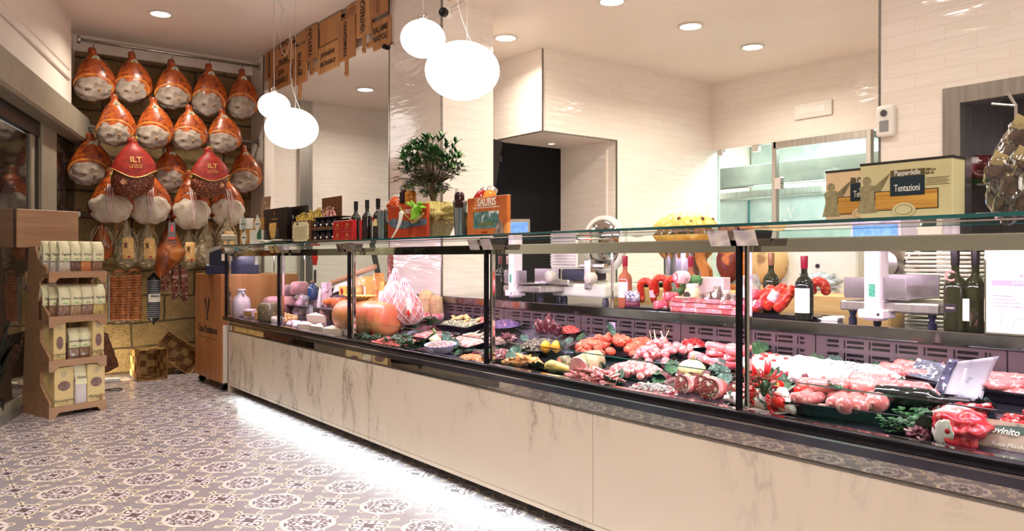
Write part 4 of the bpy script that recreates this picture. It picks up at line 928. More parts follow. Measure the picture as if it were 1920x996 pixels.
PALEF = M('pale_ham_face', rgb(212, 198, 180), rgb(186, 168, 148), 7, .7, bump=.3, c3=rgb(176, 156, 134), s3=8)
BONE = M('bone_knob', rgb(204, 160, 104), rgb(150, 104, 60), 20, .4); LBLW = M('ivory_seal', rgb(236, 232, 206), rgb(226, 222, 192), 20, .5)
SEALG = M('dark_green_print', rgb(60, 78, 62), None, 20, .6); RIBR = M('red_ribbon', rgb(170, 30, 34), None, 20, .5); ROPE = M('pale_string', rgb(214, 196, 164), rgb(190, 170, 138), 60, .8)
random.seed(21)
def ham_body(mb, prof, n=28, seed=0):
    rings = []
    for (z, w_, d, cx) in prof:
        ring = []
        for k in range(n):
            a = 2 * PI * k / n; x = cx + w_ * math.cos(a); y = d * math.sin(a)
            q = 1 + .05 * noise.noise(Vector((math.cos(a) * 1.5, math.sin(a) * 1.5, z * 6 + seed)))
            ring.append(mb.b.verts.new((x * q, y * q, z)))
        rings.append(ring)
    for a, b_ in zip(rings, rings[1:]):
        for k in range(n): mb.b.faces.new((a[k], a[(k + 1) % n], b_[(k + 1) % n], b_[k]))
    mb.b.faces.new(rings[0][::-1]); mb.b.faces.new(rings[-1]); return mb
def spl(pts, n):
    out = []
    for i in range(len(pts) - 1):
        p0, p1, p2, p3 = pts[max(i - 1, 0)], pts[i], pts[i + 1], pts[min(i + 2, len(pts) - 1)]
        for k in range(n):
            t = k / n
            out.append(tuple(.5 * (2 * b + (c - a) * t + (2 * a - 5 * b + 4 * c - d) * t * t + (3 * b - a - 3 * c + d) * t ** 3) for a, b, c, d in zip(p0, p1, p2, p3)))
    out.append(pts[-1]); return out
HP = [(0, .05, .045, -.02), (-.05, .068, .055, -.02), (-.11, .066, .055, -.01), (-.16, .09, .07, 0), (-.24, .165, .105, .01), (-.36, .245, .135, .02), (-.50, .31, .165, .02), (-.66, .345, .18, .0), (-.78, .335, .17, -.01), (-.88, .27, .14, -.02), (-.96, .15, .08, -.02), (-1.0, .04, .03, -.02)]
def make_ham(kind):
    t = thing('cured_ham', 'x', 'ham', (0, 0, 0), group='cured hams on the stone wall')
    ham_body(MB(), spl(HP, 3)).build('skin', SKIN, t, True)
    if kind < 2:
        f = MB().blob((.295, .09, .225), 4, .2, 2.6, 3 + kind, mx=T(-.03, -.105, -.765, .12, 0, .0)); f.build('cut_face', GREYF, t, True)
        arc = [(-.02 + .305 * math.cos(a), -.085 - .05 * math.sin(max(0, a)), -.74 + .225 * math.sin(a)) for a in [math.radians(q) for q in range(-25, 206, 11)]]
        MB().tube(arc, [.008 + .026 * math.sin(PI * k / (len(arc) - 1)) ** .6 for k in range(len(arc))], 10).build('fat_ridge', AMBER, t, True)
        MB().blob((.028, .022, .024), 2, .3, 3, 1, mx=T(.07, -.188, -.80)).build('bone_end', BONE, t, True)
        MB().blob((.05, .012, .022), 2, .5, 3, 2, mx=T(-.10, -.185, -.79)).build('bone_hollow', M('brown_bone_hollow', rgb(120, 92, 70), rgb(96, 70, 50), 20, .6), t, True)
    else:
        MB().blob((.325, .10, .29), 4, .16, 2, 8, mx=T(.0, -.09, -.72, .1)).build('cut_face', PALEF, t, True)
        MB().blob((.022, .02, .022), 2, .1, 3, 1, mx=T(.0, -.20, -.86)).build('bone_end', M('brass_stud', rgb(222, 196, 120), None, 9, .3, .5), t, True)
    MB().tube([(0, 0, -.01), (0, 0, .03), (.012, 0, .05), (0, 0, .075), (-.012, 0, .06)], .006, 6).build('hook', DARKMETAL, t, True)
    if kind < 2:
        lb = MB().lathe([(.060, 0), (.060, .006)], 24, mx=T(.03, -.088, -.215, PI / 2 + .25)).build('seal', LBLW, t)
        MB().lathe([(.044, 0), (.044, .002), (.036, .002), (.036, 0)], 24, mx=T(.03, -.096, -.214, PI / 2 + .25), cap=False).lathe([(.016, 0), (.016, .002)], 12, mx=T(.028, -.096, -.207, PI / 2 + .25)).build('seal_print', SEALG, lb)
        MB().tube([(-.085, -.01, -.20), (-.03, -.075, -.215), (.03, -.085, -.225), (.10, -.03, -.27)], .010, 6).build('red_band', RIBR, t, True)
        MB().tube([(-.085, -.01, -.185), (-.03, -.077, -.20), (.05, -.080, -.215), (.10, -.03, -.25)], .006, 6).build('neck_string', ROPE, t, True)
    return t
LWIDTH = .69      # unit ham width
protos = {}
rows = [
 ('top row', [(175, 90, 192, 72), (249, 98, 194, 66), (323, 112, 207, 67), (393, 120, 220, 64), (455, 130, 224, 57)], 8.50, 0),
 ('second row', [(215, 177, 275, 67), (289, 183, 280, 67), (356, 197, 283, 64), (418, 204, 288, 63)], 8.32, 1),
 ('third row', [(171, 250, 350, 75), (320, 272, 358, 64), (458, 272, 362, 58)], 8.50, 0)]
ordn = ['leftmost', 'second', 'third', 'fourth', 'fifth']
def put(proto, px, ty_, by_, wpx, y, label, group=None, unitw=LWIDTH, unith=1.0, rx=0):
    a = onY(px, ty_, y); b_ = onY(px, by_, y); d = a.x * SN + a.y * CS
    h = (a.z - b_.z) / unith; w_ = wpx * d / FP * 1.02 / unitw
    r = dup(proto, a, label=label, group=group, scale=(w_, (w_ + h) / 2, h), rot=(rx, random.uniform(-.03, .03), random.uniform(-.25, .1) + math.atan2(-a.x, a.y) * .5))
    return r
def droptree(t):
    for c in list(t.children): 
        for g in list(c.children): bpy.data.objects.remove(g)
        bpy.data.objects.remove(c)
    bpy.data.objects.remove(t)
P0, P1, P2 = make_ham(0), make_ham(1), make_ham(2)
for rn, hs, y, k in rows:
    for i, (px, t0, b0, wp) in enumerate(hs):
        lab = 'cured ham with grey cut face, %s in the %s' % (ordn[i] + ('' if i == 0 else ' from the left'), rn)
        if rn == 'third row': lab = 'cured ham with grey face in the third row, ' + ['at the far left end', 'between the two red bagged hams', 'at the right end'][i]
        put((P0, P1)[(i + k) % 2], px, t0, b0, wp, y, lab)
# ribboned hams
NECKB = M('blue_white_cord', rgb(40, 52, 74), rgb(210, 210, 214), 26, .6, stretch=(1, 1, 3)); FOIL = M('gold_foil', rgb(206, 172, 96), rgb(150, 116, 52), 30, .22, .9, bump=.8)
for o in (MB().tube([(0, 0, -.02), (0, .0, -.1), (0, -.02, -.2)], [.045, .06, .05], 10).blob((.06, .05, .07), 2, .7, 4, 2, mx=T(.0, 0, -.02)),): o.build('foil_wrap', FOIL, P2, True)
MB().lathe([(.10, -.24), (.12, -.28), (.15, -.36), (.17, -.40)], 16, cap=False, mx=T(0, -.0, 0, 0, 0, 0, (1.2, .9, 1))).build('neck_cords', NECKB, P2, True)
mb = MB()
for x, L in ((-.03, .62), (.0, .70), (.04, .60)): mb.grid(lambda u, v, x=x, L=L: (x + .02 * (v - .5) + .03 * math.sin(u * 3 + x * 30) * u, -.10 - .17 * math.sin(min(1, u * 1.6) * PI / 2), -.26 - L * u), 10, 1)
mb.build('ribbon', M('striped_ribbon', rgb(240, 236, 232), rgb(190, 110, 110), 60, .5, stretch=(8, 1, .2)), P2, True, solid=.004)
for i, (px, t0, b0, wp) in enumerate([(208, 318, 418, 76), (283, 318, 420, 72), (356, 322, 430, 69), (424, 328, 424, 62)]):
    put(P2, px, t0, b0, wp, 8.38, 'pale-bottomed ham with hanging ribbons, %s in the fourth row' % (ordn[i] + ('' if i == 0 else ' from the left')), 'ribboned hams in the fourth row', .69)
for t in (P0, P1, P2): droptree(t)
# red bagged hams
REDB = M('red_ham_cover', rgb(158, 34, 20), rgb(130, 24, 14), 12, .5, bump=.1); FIG = M('pepper_crusted_ham', rgb(120, 42, 24), rgb(74, 22, 14), 24, .3, bump=1, bscale=30, c3=rgb(206, 150, 96), s3=46)
for i, (px, t0, b0, wp, lab) in enumerate(((250, 262, 372, 82, 'dark crusted ham under a red cloth cover, left of the two'), (393, 280, 372, 72, 'dark crusted ham under a red cloth cover, right of the two'))):
    y = 8.13; a = onY(px, t0, y); b_ = onY(px, b0, y); d = a.x * SN + a.y * CS; h = a.z - b_.z; w_ = wp * d / FP / .76
    t = thing('red_capped_ham', lab, 'ham', a, group='red covered hams'); t.scale = (w_, (w_ + h) / 2, h); t.rotation_euler = (0, 0, -.1)
    ham_body(MB(), spl([(q[0], q[1], q[2], q[3]) for q in HP], 3), seed=3).build('crusted_body', FIG, t, True)
    cv = [(z * .86 + .03, w2 * 1.05 + .012, d2 * 1.08 + .01, c2) for z, w2, d2, c2 in spl(HP[:8], 4)]
    mb = MB(); n = 32; rings = []
    for j, (z, w2, d2, c2) in enumerate(cv):
        if z < -.52: break
        k_ = j / 20
        rings.append([mb.b.verts.new((c2 + w2 * math.cos(2 * PI * k / n), d2 * math.sin(2 * PI * k / n), z - .16 * (max(0, -math.sin(2 * PI * k / n)) ** 3) * max(0, (-z - .2)) * 3)) for k in range(n)])
    for r1, r2 in zip(rings, rings[1:]):
        for k in range(n): mb.b.faces.new((r1[k], r1[(k + 1) % n], r2[(k + 1) % n], r2[k]))
    cvo = mb.build('cloth_cover', REDB, t, True)
    last = [v.co.copy() for v in cvo.data.vertices[-n:]]
    MB().tube([(p.x * 1.02, p.y * 1.02, p.z) for p in last] + [last[0]], .010, 6, cap=False).build('cover_trim', GOLD, cvo, True)
    text('lettering', 'ILT', .14, GOLD, t, (.02, -.185, -.36), (PI / 2 - .3, 0, 0), bold=.003); text('lettering', 'L ANGOLO\nDEI SAPORI', .04, GOLD, t, (.02, -.215, -.47), (PI / 2 - .3, 0, 0))
    MB().blob((.07, .06, .06), 3, .7, 5, 3, mx=T(0, 0, .0)).build('foil_top', FOIL, t, True)
    MB().lathe([(.045, 0), (.045, .006)], 20, mx=T(.2 if i else -.17, -.165, -.74, PI / 2)).build('seal', M('tan_seal', rgb(206, 160, 120), rgb(150, 70, 40), 30, .5), t)
# fifth row: pear shaped culatello salamis, net ham, labels
GREYC = M('mouldy_grey_rind', rgb(176, 160, 128), rgb(126, 112, 86), 14, .85, bump=.4, c3=rgb(206, 194, 166), s3=22); LBLO = M('pale_orange_label', rgb(232, 188, 120), rgb(222, 172, 104), 14, .6, c3=rgb(240, 214, 160), s3=30)
AMBR = M('dark_amber_ham', rgb(168, 86, 34), rgb(98, 44, 20), 7, .3, bump=.4, coat=.3)
def pear(px, t0, b0, wp, mat, label, lab=True, net=True, y=8.45, cords=ROPE, cat='salami', name='pear_salami', rz=0):
    a = onY(px, t0, y); b_ = onY(px, b0, y); d = a.x * SN + a.y * CS; h = a.z - b_.z; w_ = wp * d / FP / 2
    t = thing(name, label, cat, a, rz=rz, group='pear salamis in the fifth row' if name == 'pear_salami' else None)
    prof = [(.01, 0), (.10 * w_ / .5, -h * .12), (w_ * .34, -h * .30), (w_ * .72, -h * .45), (w_ * .98, -h * .64), (w_, -h * .74), (w_ * .86, -h * .88), (w_ * .45, -h * .97), (.001, -h)]
    ham_body(MB(), spl([(z, r, r * .8, 0) for r, z in prof], 3), seed=px).build('body', mat, t, True)
    if net:
        mb = MB()
        for k in range(6):
            a0 = PI * k / 6
            for sg in (1, -1):
                pts = []
                for j in range(13):
                    u = j / 12; z = -h * (.2 + .79 * u); r = w_ * math.sin(PI * min(1, .12 + .86 * u)) ** .8 * 1.0; an = a0 * 2 + sg * u * 1.2
                    pts.append((r * 1.0 * math.cos(an), r * .82 * math.sin(an), z))
                mb.tube(pts, .0022, 4)
        mb.tube([(0, 0, -h * .2), (0, 0, .0), (.005, 0, .04)], .003, 5); mb.build('string_net', cords, t, True)
    if lab:
        MB().grid(lambda u, v: (.055 * (u - .5) * 2 * (1 - .25 * max(0, v - .6)), -w_ * .86 * math.cos((u - .5) * 1.1) - .004, -h * (.40 + .42 * (1 - v))), 8, 5).build('label', LBLO, t, True, solid=.002)
        MB().box(-.035, -.01, -w_ * .86 - .010, -w_ * .86 - .004, -h * .60, -h * .50).build('label_mark', BROWNC, t); MB().lathe([(.012, 0), (.012, .002)], 12, mx=T(.008, -w_ * .84 - .008, -h * .78, PI / 2)).build('label_seal', RIBR, t)
    return t
pear(236, 408, 503, 44, GREYC, 'grey pear-shaped salami with an orange label, first from the left')
pear(276, 410, 503, 42, GREYC, 'grey pear-shaped salami with an orange label, above the coiled sausages on the right')
pear(353, 420, 506, 36, GREYC, 'grey pear-shaped salami with an orange label, right of the dark smoked ham')
pear(424, 405, 478, 40, GREYC, 'grey salami with orange label partly behind the small cartons', y=8.3)
pear(386, 410, 500, 46, GREYC, 'netted grey salami without label behind the till', lab=False, y=8.4)
pear(190, 408, 490, 40, AMBR, 'amber netted ham piece behind the wooden display rack', lab=False)
for px, l in ((226, 'left'), (280, 'middle'), (388, 'right')): 
    q = onY(px, 432, 8.53); t = thing('kraft_tag', 'brown kraft tag hanging behind the pear salamis, %s one' % l, 'tag', q); MB().box(-.05, .05, -.002, .002, -.09, .09, .001).build('card', KRAFT, t); MB().tube([(0, 0, .09), (0, .04, .16)], .002, 4).build('string', ROPE, t)
    MB().box(-.03, -.005, -.004, -.002, .0, .03).build('mark', BROWNC, t)
# dark smoked ham hanging by the hoof with label
a = onY(318, 410, 8.42); t = thing('smoked_ham', 'dark brown smoked ham leg with a grey and red tag, in the fifth row', 'ham', a)
ham_body(MB(), spl([(0, .02, .02, 0), (-.10, .035, .03, 0), (-.16, .075, .06, .0), (-.28, .12, .08, .0), (-.38, .15, .09, -.01), (-.46, .12, .07, -.03), (-.54, .06, .04, -.07), (-.60, .02, .02, -.09)], 4), seed=9).build('leg', AMBR, t, True)
MB().blob((.10, .03, .08), 3, .4, 2, 3, mx=T(.03, -.07, -.36)).build('cut_flap', M('smoked_fat', rgb(186, 110, 44), rgb(120, 58, 24), 8, .35, bump=.4), t, True)
tg = MB().box(-.035, .035, -.085, -.080, -.22, -.04, .002).build('tag', M('grey_tag', rgb(120, 120, 126), rgb(96, 96, 104), 20, .5), t); MB().box(-.03, .03, -.088, -.085, -.215, -.19).box(-.012, .012, -.088, -.085, -.14, -.07).build('red_print', M('coral_print', rgb(226, 70, 60), None, 9, .5), tg)
# three long salamis
SALD = M('dark_salami_rind', rgb(140, 72, 58), rgb(92, 40, 34), 18, .6, bump=.4, c3=rgb(206, 186, 170), s3=40)
for i, (px, t0, b0, wp, a_) in enumerate(((317, 470, 548, 15, .12), (328, 480, 563, 13, .02), (341, 478, 566, 14, -.05))):
    q = onY(px, t0, 8.47); b_ = onY(px, b0, 8.47); h = q.z - b_.z; r = wp * 8 / FP / 2
    t = thing('long_salami', 'long dark salami hanging under the smoked ham, %s of three' % ['left', 'middle', 'right'][i], 'salami', q); t.rotation_euler = (0, a_, 0)
    MB().tube([(0, 0, 0), (0, 0, -.02), (0, 0, -.05), (.005, 0, -h * .5), (0, 0, -h + .03), (0, 0, -h + .01), (0, 0, -h)], [.006, r * .6, r, r * 1.05, r, r * .7, .008], 14).build('body', SALD, t, True)
    mb = MB()
    for k in range(5): mb.tube([((r + .003) * math.cos(u), (r + .003) * math.sin(u), -h * (.15 + .17 * k)) for u in [2 * PI * j / 12 for j in range(13)]], .0018, 4, cap=False)
    mb.build('string', ROPE, t)
# coils of small sausages in clear sleeves
SAUB = M('brown_small_sausage', rgb(190, 118, 66), rgb(150, 82, 44), 20, .3, coat=.3)
for i, (px, t0, b0, wp, lab) in enumerate(((221, 514, 603, 30, 'vertical bundle of small brown sausages beside the wooden rack'), (249, 512, 603, 28, 'vertical bundle of small brown sausages left of the black cylinder'))):
    q = onY(px, t0, 8.5); b_ = onY(px, b0, 8.5); h = q.z - b_.z; W = wp * 8 / FP
    t = thing('sausage_bundle', lab, 'sausage bundle', q); N = 17
    for c in (-1, 1):
        for k in range(N):
            z = -.03 - (h - .06) * k / (N - 1)
            s_ = MB().tube([(c * W * .02, .0, z), (c * W * .06, -.028, z), (c * W * .28, -.038, z - .003), (c * W * .46, -.024, z), (c * W * .5, 0, z)], [.006, .013, .014, .012, .005], 8).build('sausage', SAUB, t, True)
    MB().tube([(-.045, 0, .0), (-.02, -.01, .03), (.03, -.01, .035), (.06, 0, 0)], .018, 8).build('top_loops', SAUB, t, True)
    MB().box(-W * .56, -W * .46, -.035, .01, -h, -.02, .004).build('plastic_sleeve', glassmat('plastic_sleeve_%d' % i, (.9, .95, .95, 1), .1, 3, .35), t)
    MB().tube([(0, -.02, .03), (0, .05, .25)], .002, 4).build('string', ROPE, t)
    MB().blob((W * .5, .03, .015), 3, .8, 6, 2, mx=T(0, 0, -h)).build('sleeve_end', CLR, t, True)
q = onY(288, 518, 8.5); h = q.z - onY(288, 604, 8.5).z
t = thing('wrapped_salami', 'black cylinder salami bound with white cord and a white label', 'salami', q)
MB().lathe([(.004, .04), (.03, .005), (.058, -.02), (.060, -.06), (.060, -h + .07), (.055, -h + .03), (.02, -h), (.004, -h - .03)], 24).build('casing', M('black_casing', rgb(34, 36, 44), rgb(26, 27, 34), 20, .35), t, True)
mb = MB()
for k in range(20):
    z = -.045 - (h - .10) * k / 19
    mb.tube([(.061 * math.cos(u), .061 * math.sin(u), z + .004 * math.sin(u)) for u in [2 * PI * j / 16 for j in range(17)]], .0024, 4, cap=False)
mb.build('cord', M('pale_blue_cord', rgb(190, 196, 206), None, 20, .7), t)
MB().grid(lambda u, v: (.0645 * math.sin((u - .5) * 2.2), -.0645 * math.cos((u - .5) * 2.2), -h * (.38 + .18 * v)), 10, 2).build('label', PAPER, t, True); text('lettering', 'SPIANATA', .03, INK, t, (0, -.067, -h * .43), sx=.6, bold=.001)
q = onY(190, 512, 8.5); h = .27
t = thing('net_salami', 'yellow corded oval salami with a small dark label beside the rack shelf', 'salami', q)
MB().blob((.055, .05, h / 2), 3, .08, 2, 3, mx=T(0, 0, -h / 2)).build('body', M('yellow_rind', rgb(190, 166, 92), rgb(150, 122, 60), 20, .5, bump=.3), t, True)
mb = MB()
for k in range(12):
    z = -.03 - (h - .06) * k / 11; r = .056 * math.sin(PI * (.1 + .8 * k / 11)) ** .5 + .001
    mb.tube([(r * math.cos(u), r * .92 * math.sin(u), z) for u in [2 * PI * j / 14 for j in range(15)]], .0025, 4, cap=False)
mb.tube([(0, 0, 0), (0, .1, .5)], .002, 4).build('cord', ROPE, t)
MB().grid(lambda u, v: (.060 * math.sin((u - .5) * 1.6), -.056 * math.cos((u - .5) * 1.6), -h * (.38 + .2 * v)), 8, 2).build('label', M('plum_label', rgb(110, 50, 56), rgb(200, 180, 170), 40, .5), t, True)
# ================================================================== BASKETS ON THE FLOOR
def weave(name, a, b, s=26):
    m, nt, bs = newmat(name); tc = nn(nt, 'TexCoord'); L = nt.links.new
    ch = nn(nt, 'TexChecker', i_Scale=s); L(tc.outputs['Object'], ch.inputs[0]); ch.inputs[1].default_value = a; ch.inputs[2].default_value = b
    no = nn(nt, 'TexNoise', i_Scale=12, i_Detail=4); L(tc.outputs['Object'], no.inputs['Vector'])
    c = mixc(nt, no.outputs['Fac'], ch.outputs['Color'], tuple(x * .55 for x in a[:3]) + (1,)); L(c, bs.inputs['Base Color']); bs.inputs['Roughness'].default_value = .6
    return m
STRA = M('chestnut_strip_light', rgb(206, 168, 104), rgb(176, 134, 76), 16, .55, bump=.2); STRB = M('chestnut_strip_dark', rgb(150, 106, 56), rgb(116, 78, 40), 16, .55, bump=.2); STRD = M('brown_strip', rgb(118, 70, 40), rgb(88, 50, 28), 16, .6, bump=.3)
def basket(label, loc, rot, w_, l_, h, sa=STRA, sb=STRB, nh=4, taper=.88):
    """woven strip basket: local z is its height, open at the top"""
    t = thing('woven_basket', label, 'basket', loc, rot=rot)
    def wallpt(side, u, v, off):     # u along the side 0..1, v up 0..1
        k = taper + (1 - taper) * v; W, Lh = w_ / 2 * k, l_ / 2 * k
        c = [(-W, -Lh), (W, -Lh), (W, Lh), (-W, Lh)]; a, b_ = c[side], c[(side + 1) % 4]
        x = a[0] + (b_[0] - a[0]) * u; y = a[1] + (b_[1] - a[1]) * u
        n_ = ((0, -1), (1, 0), (0, 1), (-1, 0))[side]; return (x + n_[0] * off, y + n_[1] * off, v * h)
    A_, B_ = MB(), MB()
    for side in range(4):
        nv = max(3, int((w_ if side % 2 == 0 else l_) / .072))
        for i in range(nv):
            for j in range(nh):
                o = .004 if (i + j) % 2 else -.004; m = .0035
                u0, u1, v0, v1 = i / nv, (i + 1) / nv, j / nh, (j + 1) / nh
                tgt = A_ if (i + j) % 2 else B_
                if (i + j) % 2: u0 += .008; u1 -= .008; v0 -= .02; v1 += .02
                else: u0 -= .01; u1 += .01; v0 += .015; v1 -= .015
                f = [tgt.b.verts.new(wallpt(side, u, v, o + .002 * math.sin(PI * e))) for u, v, e in ((u0, v0, 0), (u1, v0, 0), (u1, v1, 0), (u0, v1, 0))]
                tgt.b.faces.new(f)
    A_.build('upright_strips', sa, t, solid=.003); B_.build('cross_strips', sb, t, solid=.003)
    k = taper; nb = int(w_ / .075); mb = MB(); mb2 = MB()
    for i in range(nb):
        for j in range(int(l_ / .075)):
            x0 = -w_ / 2 * k + w_ * k * i / nb; y0 = -l_ / 2 * k + l_ * k * j / int(l_ / .075)
            (mb if (i + j) % 2 else mb2).box(x0 + .002, x0 + w_ * k / nb - .002, y0 - .002, y0 + l_ * k / int(l_ / .075) + .002, -.003 - .002 * ((i + j) % 2), .001)
    mb.build('base_strips', sa, t); mb2.build('base_cross_strips', sb, t)
    p = [wallpt(s_, 0, 1, .004) for s_ in range(4)]
    MB().tube(p + [p[0]], .009, 6, cap=False).build('rim', sb, t)
    return t
def fl(px, py, z=0): return onZ(px, py, z)
g = fl(283, 712)
basket('woven chestnut basket tipped on its side, its base facing the shop', (g.x - .03, g.y + .20, .17), (PI / 2 + .06, .0, .12), .26, .30, .28, nh=4, taper=.88)
g = fl(342, 706)
basket('woven basket leaning on the stone wall against the till cabinet', (g.x + .02, g.y + .38, .19), (PI / 2 - .15, math.radians(36), -.1), .44, .26, .2)
g = fl(322, 705)
basket('small low woven basket standing behind the tipped one', (g.x - .02, g.y + .30, .006), (0, 0, -.2), .26, .24, .17, nh=3)
g = fl(196, 728)
basket('dark brown woven basket behind the wooden rack', (g.x + .06, g.y + .30, .15), (.15, -math.radians(24), .15), .20, .24, .34, STRD, STRD, nh=8)
g = fl(213, 732); t = thing('cable_loop', 'loose black cable loop on the floor behind the rack', 'cable', (g.x, g.y, .0))
MB().tube([(.07 * math.cos(a), .05 * math.sin(a), .006 + .003 * math.sin(2 * a)) for a in [2 * PI * k / 24 for k in range(25)]], .005, 6, cap=False).build('cable', BLACK, t, True)
g = fl(228, 700); t = thing('floor_uplight', 'low floor uplight washing the bottom of the stone wall', 'lamp', (1.55, 8.38, 0))
MB().box(-.08, .08, -.03, .03, 0, .035, .004).build('housing', STEEL, t); MB().box(-.07, .07, .028, .032, .008, .03).build('lens', emis('warm_led', (1, .85, .6, 1), 14), t)
# ================================================================== TILL CABINET
CHER = wood('cherry_veneer', rgb(186, 122, 74), rgb(160, 98, 54), 'z', .6, .4)
cy0, cy1, cx0, cx1, ch0, ch1 = 7.16, 7.95, 2.22, 2.95, .075, 1.055
t = thing('till_cabinet', 'cherry wood cabinet on castors at the far end of the counter with the shop emblem', 'cabinet', ((cx0 + cx1) / 2, (cy0 + cy1) / 2, 0)); ox, oy = t.location.x, t.location.y
MB().box(cx0 - ox, cx1 - ox, cy0 - oy, cy1 - oy, ch0, ch1, .004).build('body', CHER, t)
MB().box(cx0 - ox + .02, cx1 - ox, cy0 - oy - .004, cy0 - oy, ch0, .60).build('side_panel', WHITE, t)
for (x, y) in ((cx0 + .05, cy0 + .06), (cx0 + .05, cy1 - .06), (cx1 - .05, cy0 + .06), (cx1 - .05, cy1 - .06)):
    c = MB().lathe([(.020, -.014), (.034, -.012), (.034, .012), (.020, .014)], 20, mx=T(x - ox, y - oy, .035, PI / 2)).build('castor', DARKMETAL, t, 'auto'); MB().box(x - ox - .018, x - ox + .018, y - oy - .02, y - oy + .02, .055, .076, .003).build('castor_plate', CHROME, c)
cm = (cy0 + cy1) / 2 - oy
logo(t, INK, .16, (cx0 - ox - .003, cm, .62), (PI / 2, 0, FX)); text('lettering', 'Casa Postanova', .105, INK, t, (cx0 - ox - .003, cm, .535), (PI / 2, 0, FX), shear=.2, bold=.0015, sx=.9)
MB().box(cx0 - ox - .002, cx0 - ox, cm - .30, cm + .30, .455, .460).box(cx0 - ox - .002, cx0 - ox, cm - .05, cm + .05, .425, .430).build('line', INK, t)
# till on it
t = thing('cash_printer', 'grey and navy cash register with arched cover on the cherry cabinet', 'cash register', (2.44, 7.46, 1.055), -.42)
t.scale = (1.15, 1.15, 1.25)
NAVYP = M('navy_plastic', rgb(30, 34, 66), rgb(22, 25, 50), 9, .3); GRP = M('warm_grey_plastic', rgb(166, 158, 140), rgb(150, 142, 124), 9, .4)
MB().box(-.20, .20, -.16, .18, 0, .07, .006).build('drawer', NAVYP, t)
arc = [(-.20, 0)] + [(-.20 + .40 * k / 12, .13 * math.sin(PI * (.18 + .70 * k / 12)) ** .7 + .02) for k in range(13)] + [(.20, 0)]
MB().prism(arc, -.15, .17, mx=T(0, 0, .07)).build('arched_cover', GRP, t, 'auto')
arc2 = [(x * .86, z * .84) for x, z in arc]; MB().prism(arc2, -.158, -.15, mx=T(0, 0, .07)).build('face', NAVYP, t)
MB().box(-.08, .0, -.166, -.158, .10, .15).build('label', PAPER, t); MB().box(.02, .05, -.166, -.158, .17, .20).build('led_label', TEAL, t)
MB().tube([(-.05, .05, .19), (-.05, .05, .25)], .012, 8).box(-.11, .01, .03, .07, .25, .30, .01).build('customer_display', GRP, t)
# ================================================================== WOODEN DISPLAY RACK
a = fl(92, 785); b_ = fl(193, 768)
ang = math.atan2((b_ - a).y, (b_ - a).x); W = (b_ - a).length
PLY = wood('birch_ply', rgb(178, 138, 104), rgb(158, 118, 88), 'x', 1, .5)
t = thing('display_rack', 'birch plywood display rack with four shelves of grain bags and pasta boxes', 'rack', (a.x, a.y, 0), ang)
RK = t; RM = Matrix.Translation((a.x, a.y, 0)) @ Matrix.Rotation(ang, 4, 'Z')
dd = (a.x + .1) * SN + a.y * CS
def rz(py): return CH + (HOR - py) / FP * dd
RD = .40
zs = [rz(762), rz(675), rz(593), rz(509)]      # shelf surfaces (front lip top)
zt_ = rz(390)
side = [(0, 0), (0, .16), (-.0, .20)]
for x0 in (0.0, W - .018):
    pts = [(0, 0), (.0, zs[0] + .03), (.13, zs[0] + .16), (.13, zs[1] - .10), (0.0, zs[1] - .03), (0, zs[1] + .02), (.13, zs[1] + .14), (.13, zs[2] - .10), (.02, zs[2] - .02), (.02, zs[2] + .02), (.14, zs[2] + .12), (.14, zs[3] - .08), (.04, zs[3] - .02), (.04, zs[3] + .02), (.16, zs[3] + .10), (.20, zs[3] + .19), (.30, zs[3] + .19), (RD, 0)]
    m = MB(); f = [m.b.verts.new((x0, y, z)) for y, z in pts]; g_ = [m.b.verts.new((x0 + .018, y, z)) for y, z in pts]
    m.b.faces.new(f); m.b.faces.new(g_[::-1])
    for k in range(len(pts)): m.b.faces.new((f[(k + 1) % len(pts)], f[k], g_[k], g_[(k + 1) % len(pts)]))
    m.build('side_panel', PLY, t)
for i, z in enumerate(zs):
    y0 = -.012
    MB().box(.01, W - .01, y0 + .015, RD - .04, z - .05, z - .035).build('shelf', PLY, t)
    h0 = -.055 if i else -zs[0] + .0
    lipb = z - .085 if i else .0
    pts = [(-.015, lipb), (-.015, z), (W + .015, z), (W + .015, lipb), (W - .03, lipb), (W - .06, lipb + .035), (.06, lipb + .035), (.03, lipb)]
    MB().prism(pts, y0 - .016, y0).build('front_lip', PLY, t)
MB().box(-.06, W - .0, RD - .05, RD - .03, zt_ - .30, zt_, .004).build('header_board', PLY, t)
# back rails
for z in (.4, 1.0): MB().box(0, W, RD - .06, RD - .045, z, z + .1).build('back_rail', PLY, t)
BAGP = {n: M('seed_' + n, rgb(*c1), rgb(*c2), 160, .5, c3=rgb(*c3), s3=120, bump=.5, bscale=160) for n, c1, c2, c3 in (
  ('white_beans', (220, 212, 200), (170, 158, 146), (240, 236, 228)), ('dark_beans', (110, 70, 58), (70, 42, 38), (160, 120, 100)), ('orange_lentils', (214, 130, 66), (196, 110, 50), (230, 160, 100)),
  ('brown_lentils', (150, 108, 82), (116, 82, 62), (180, 140, 110)), ('mauve_beans', (170, 130, 116), (120, 84, 78), (206, 180, 160)), ('yellow_flour', (220, 196, 120), (206, 182, 104), (232, 212, 150)), ('pale_spelt', (190, 156, 116), (160, 126, 92), (214, 190, 156)))}
FLOURB = M('white_flour_bag', rgb(216, 206, 206), rgb(198, 186, 188), 6, .6, bump=.4, bscale=12)
IVL = M('ivory_label', rgb(232, 226, 190), rgb(224, 216, 178), 9, .6); BAGS = glassmat('bag_film', (.97, .96, .94, 1), .15, 2.5)
def rloc(x, y, z): return RM @ Vector((x, y, z))
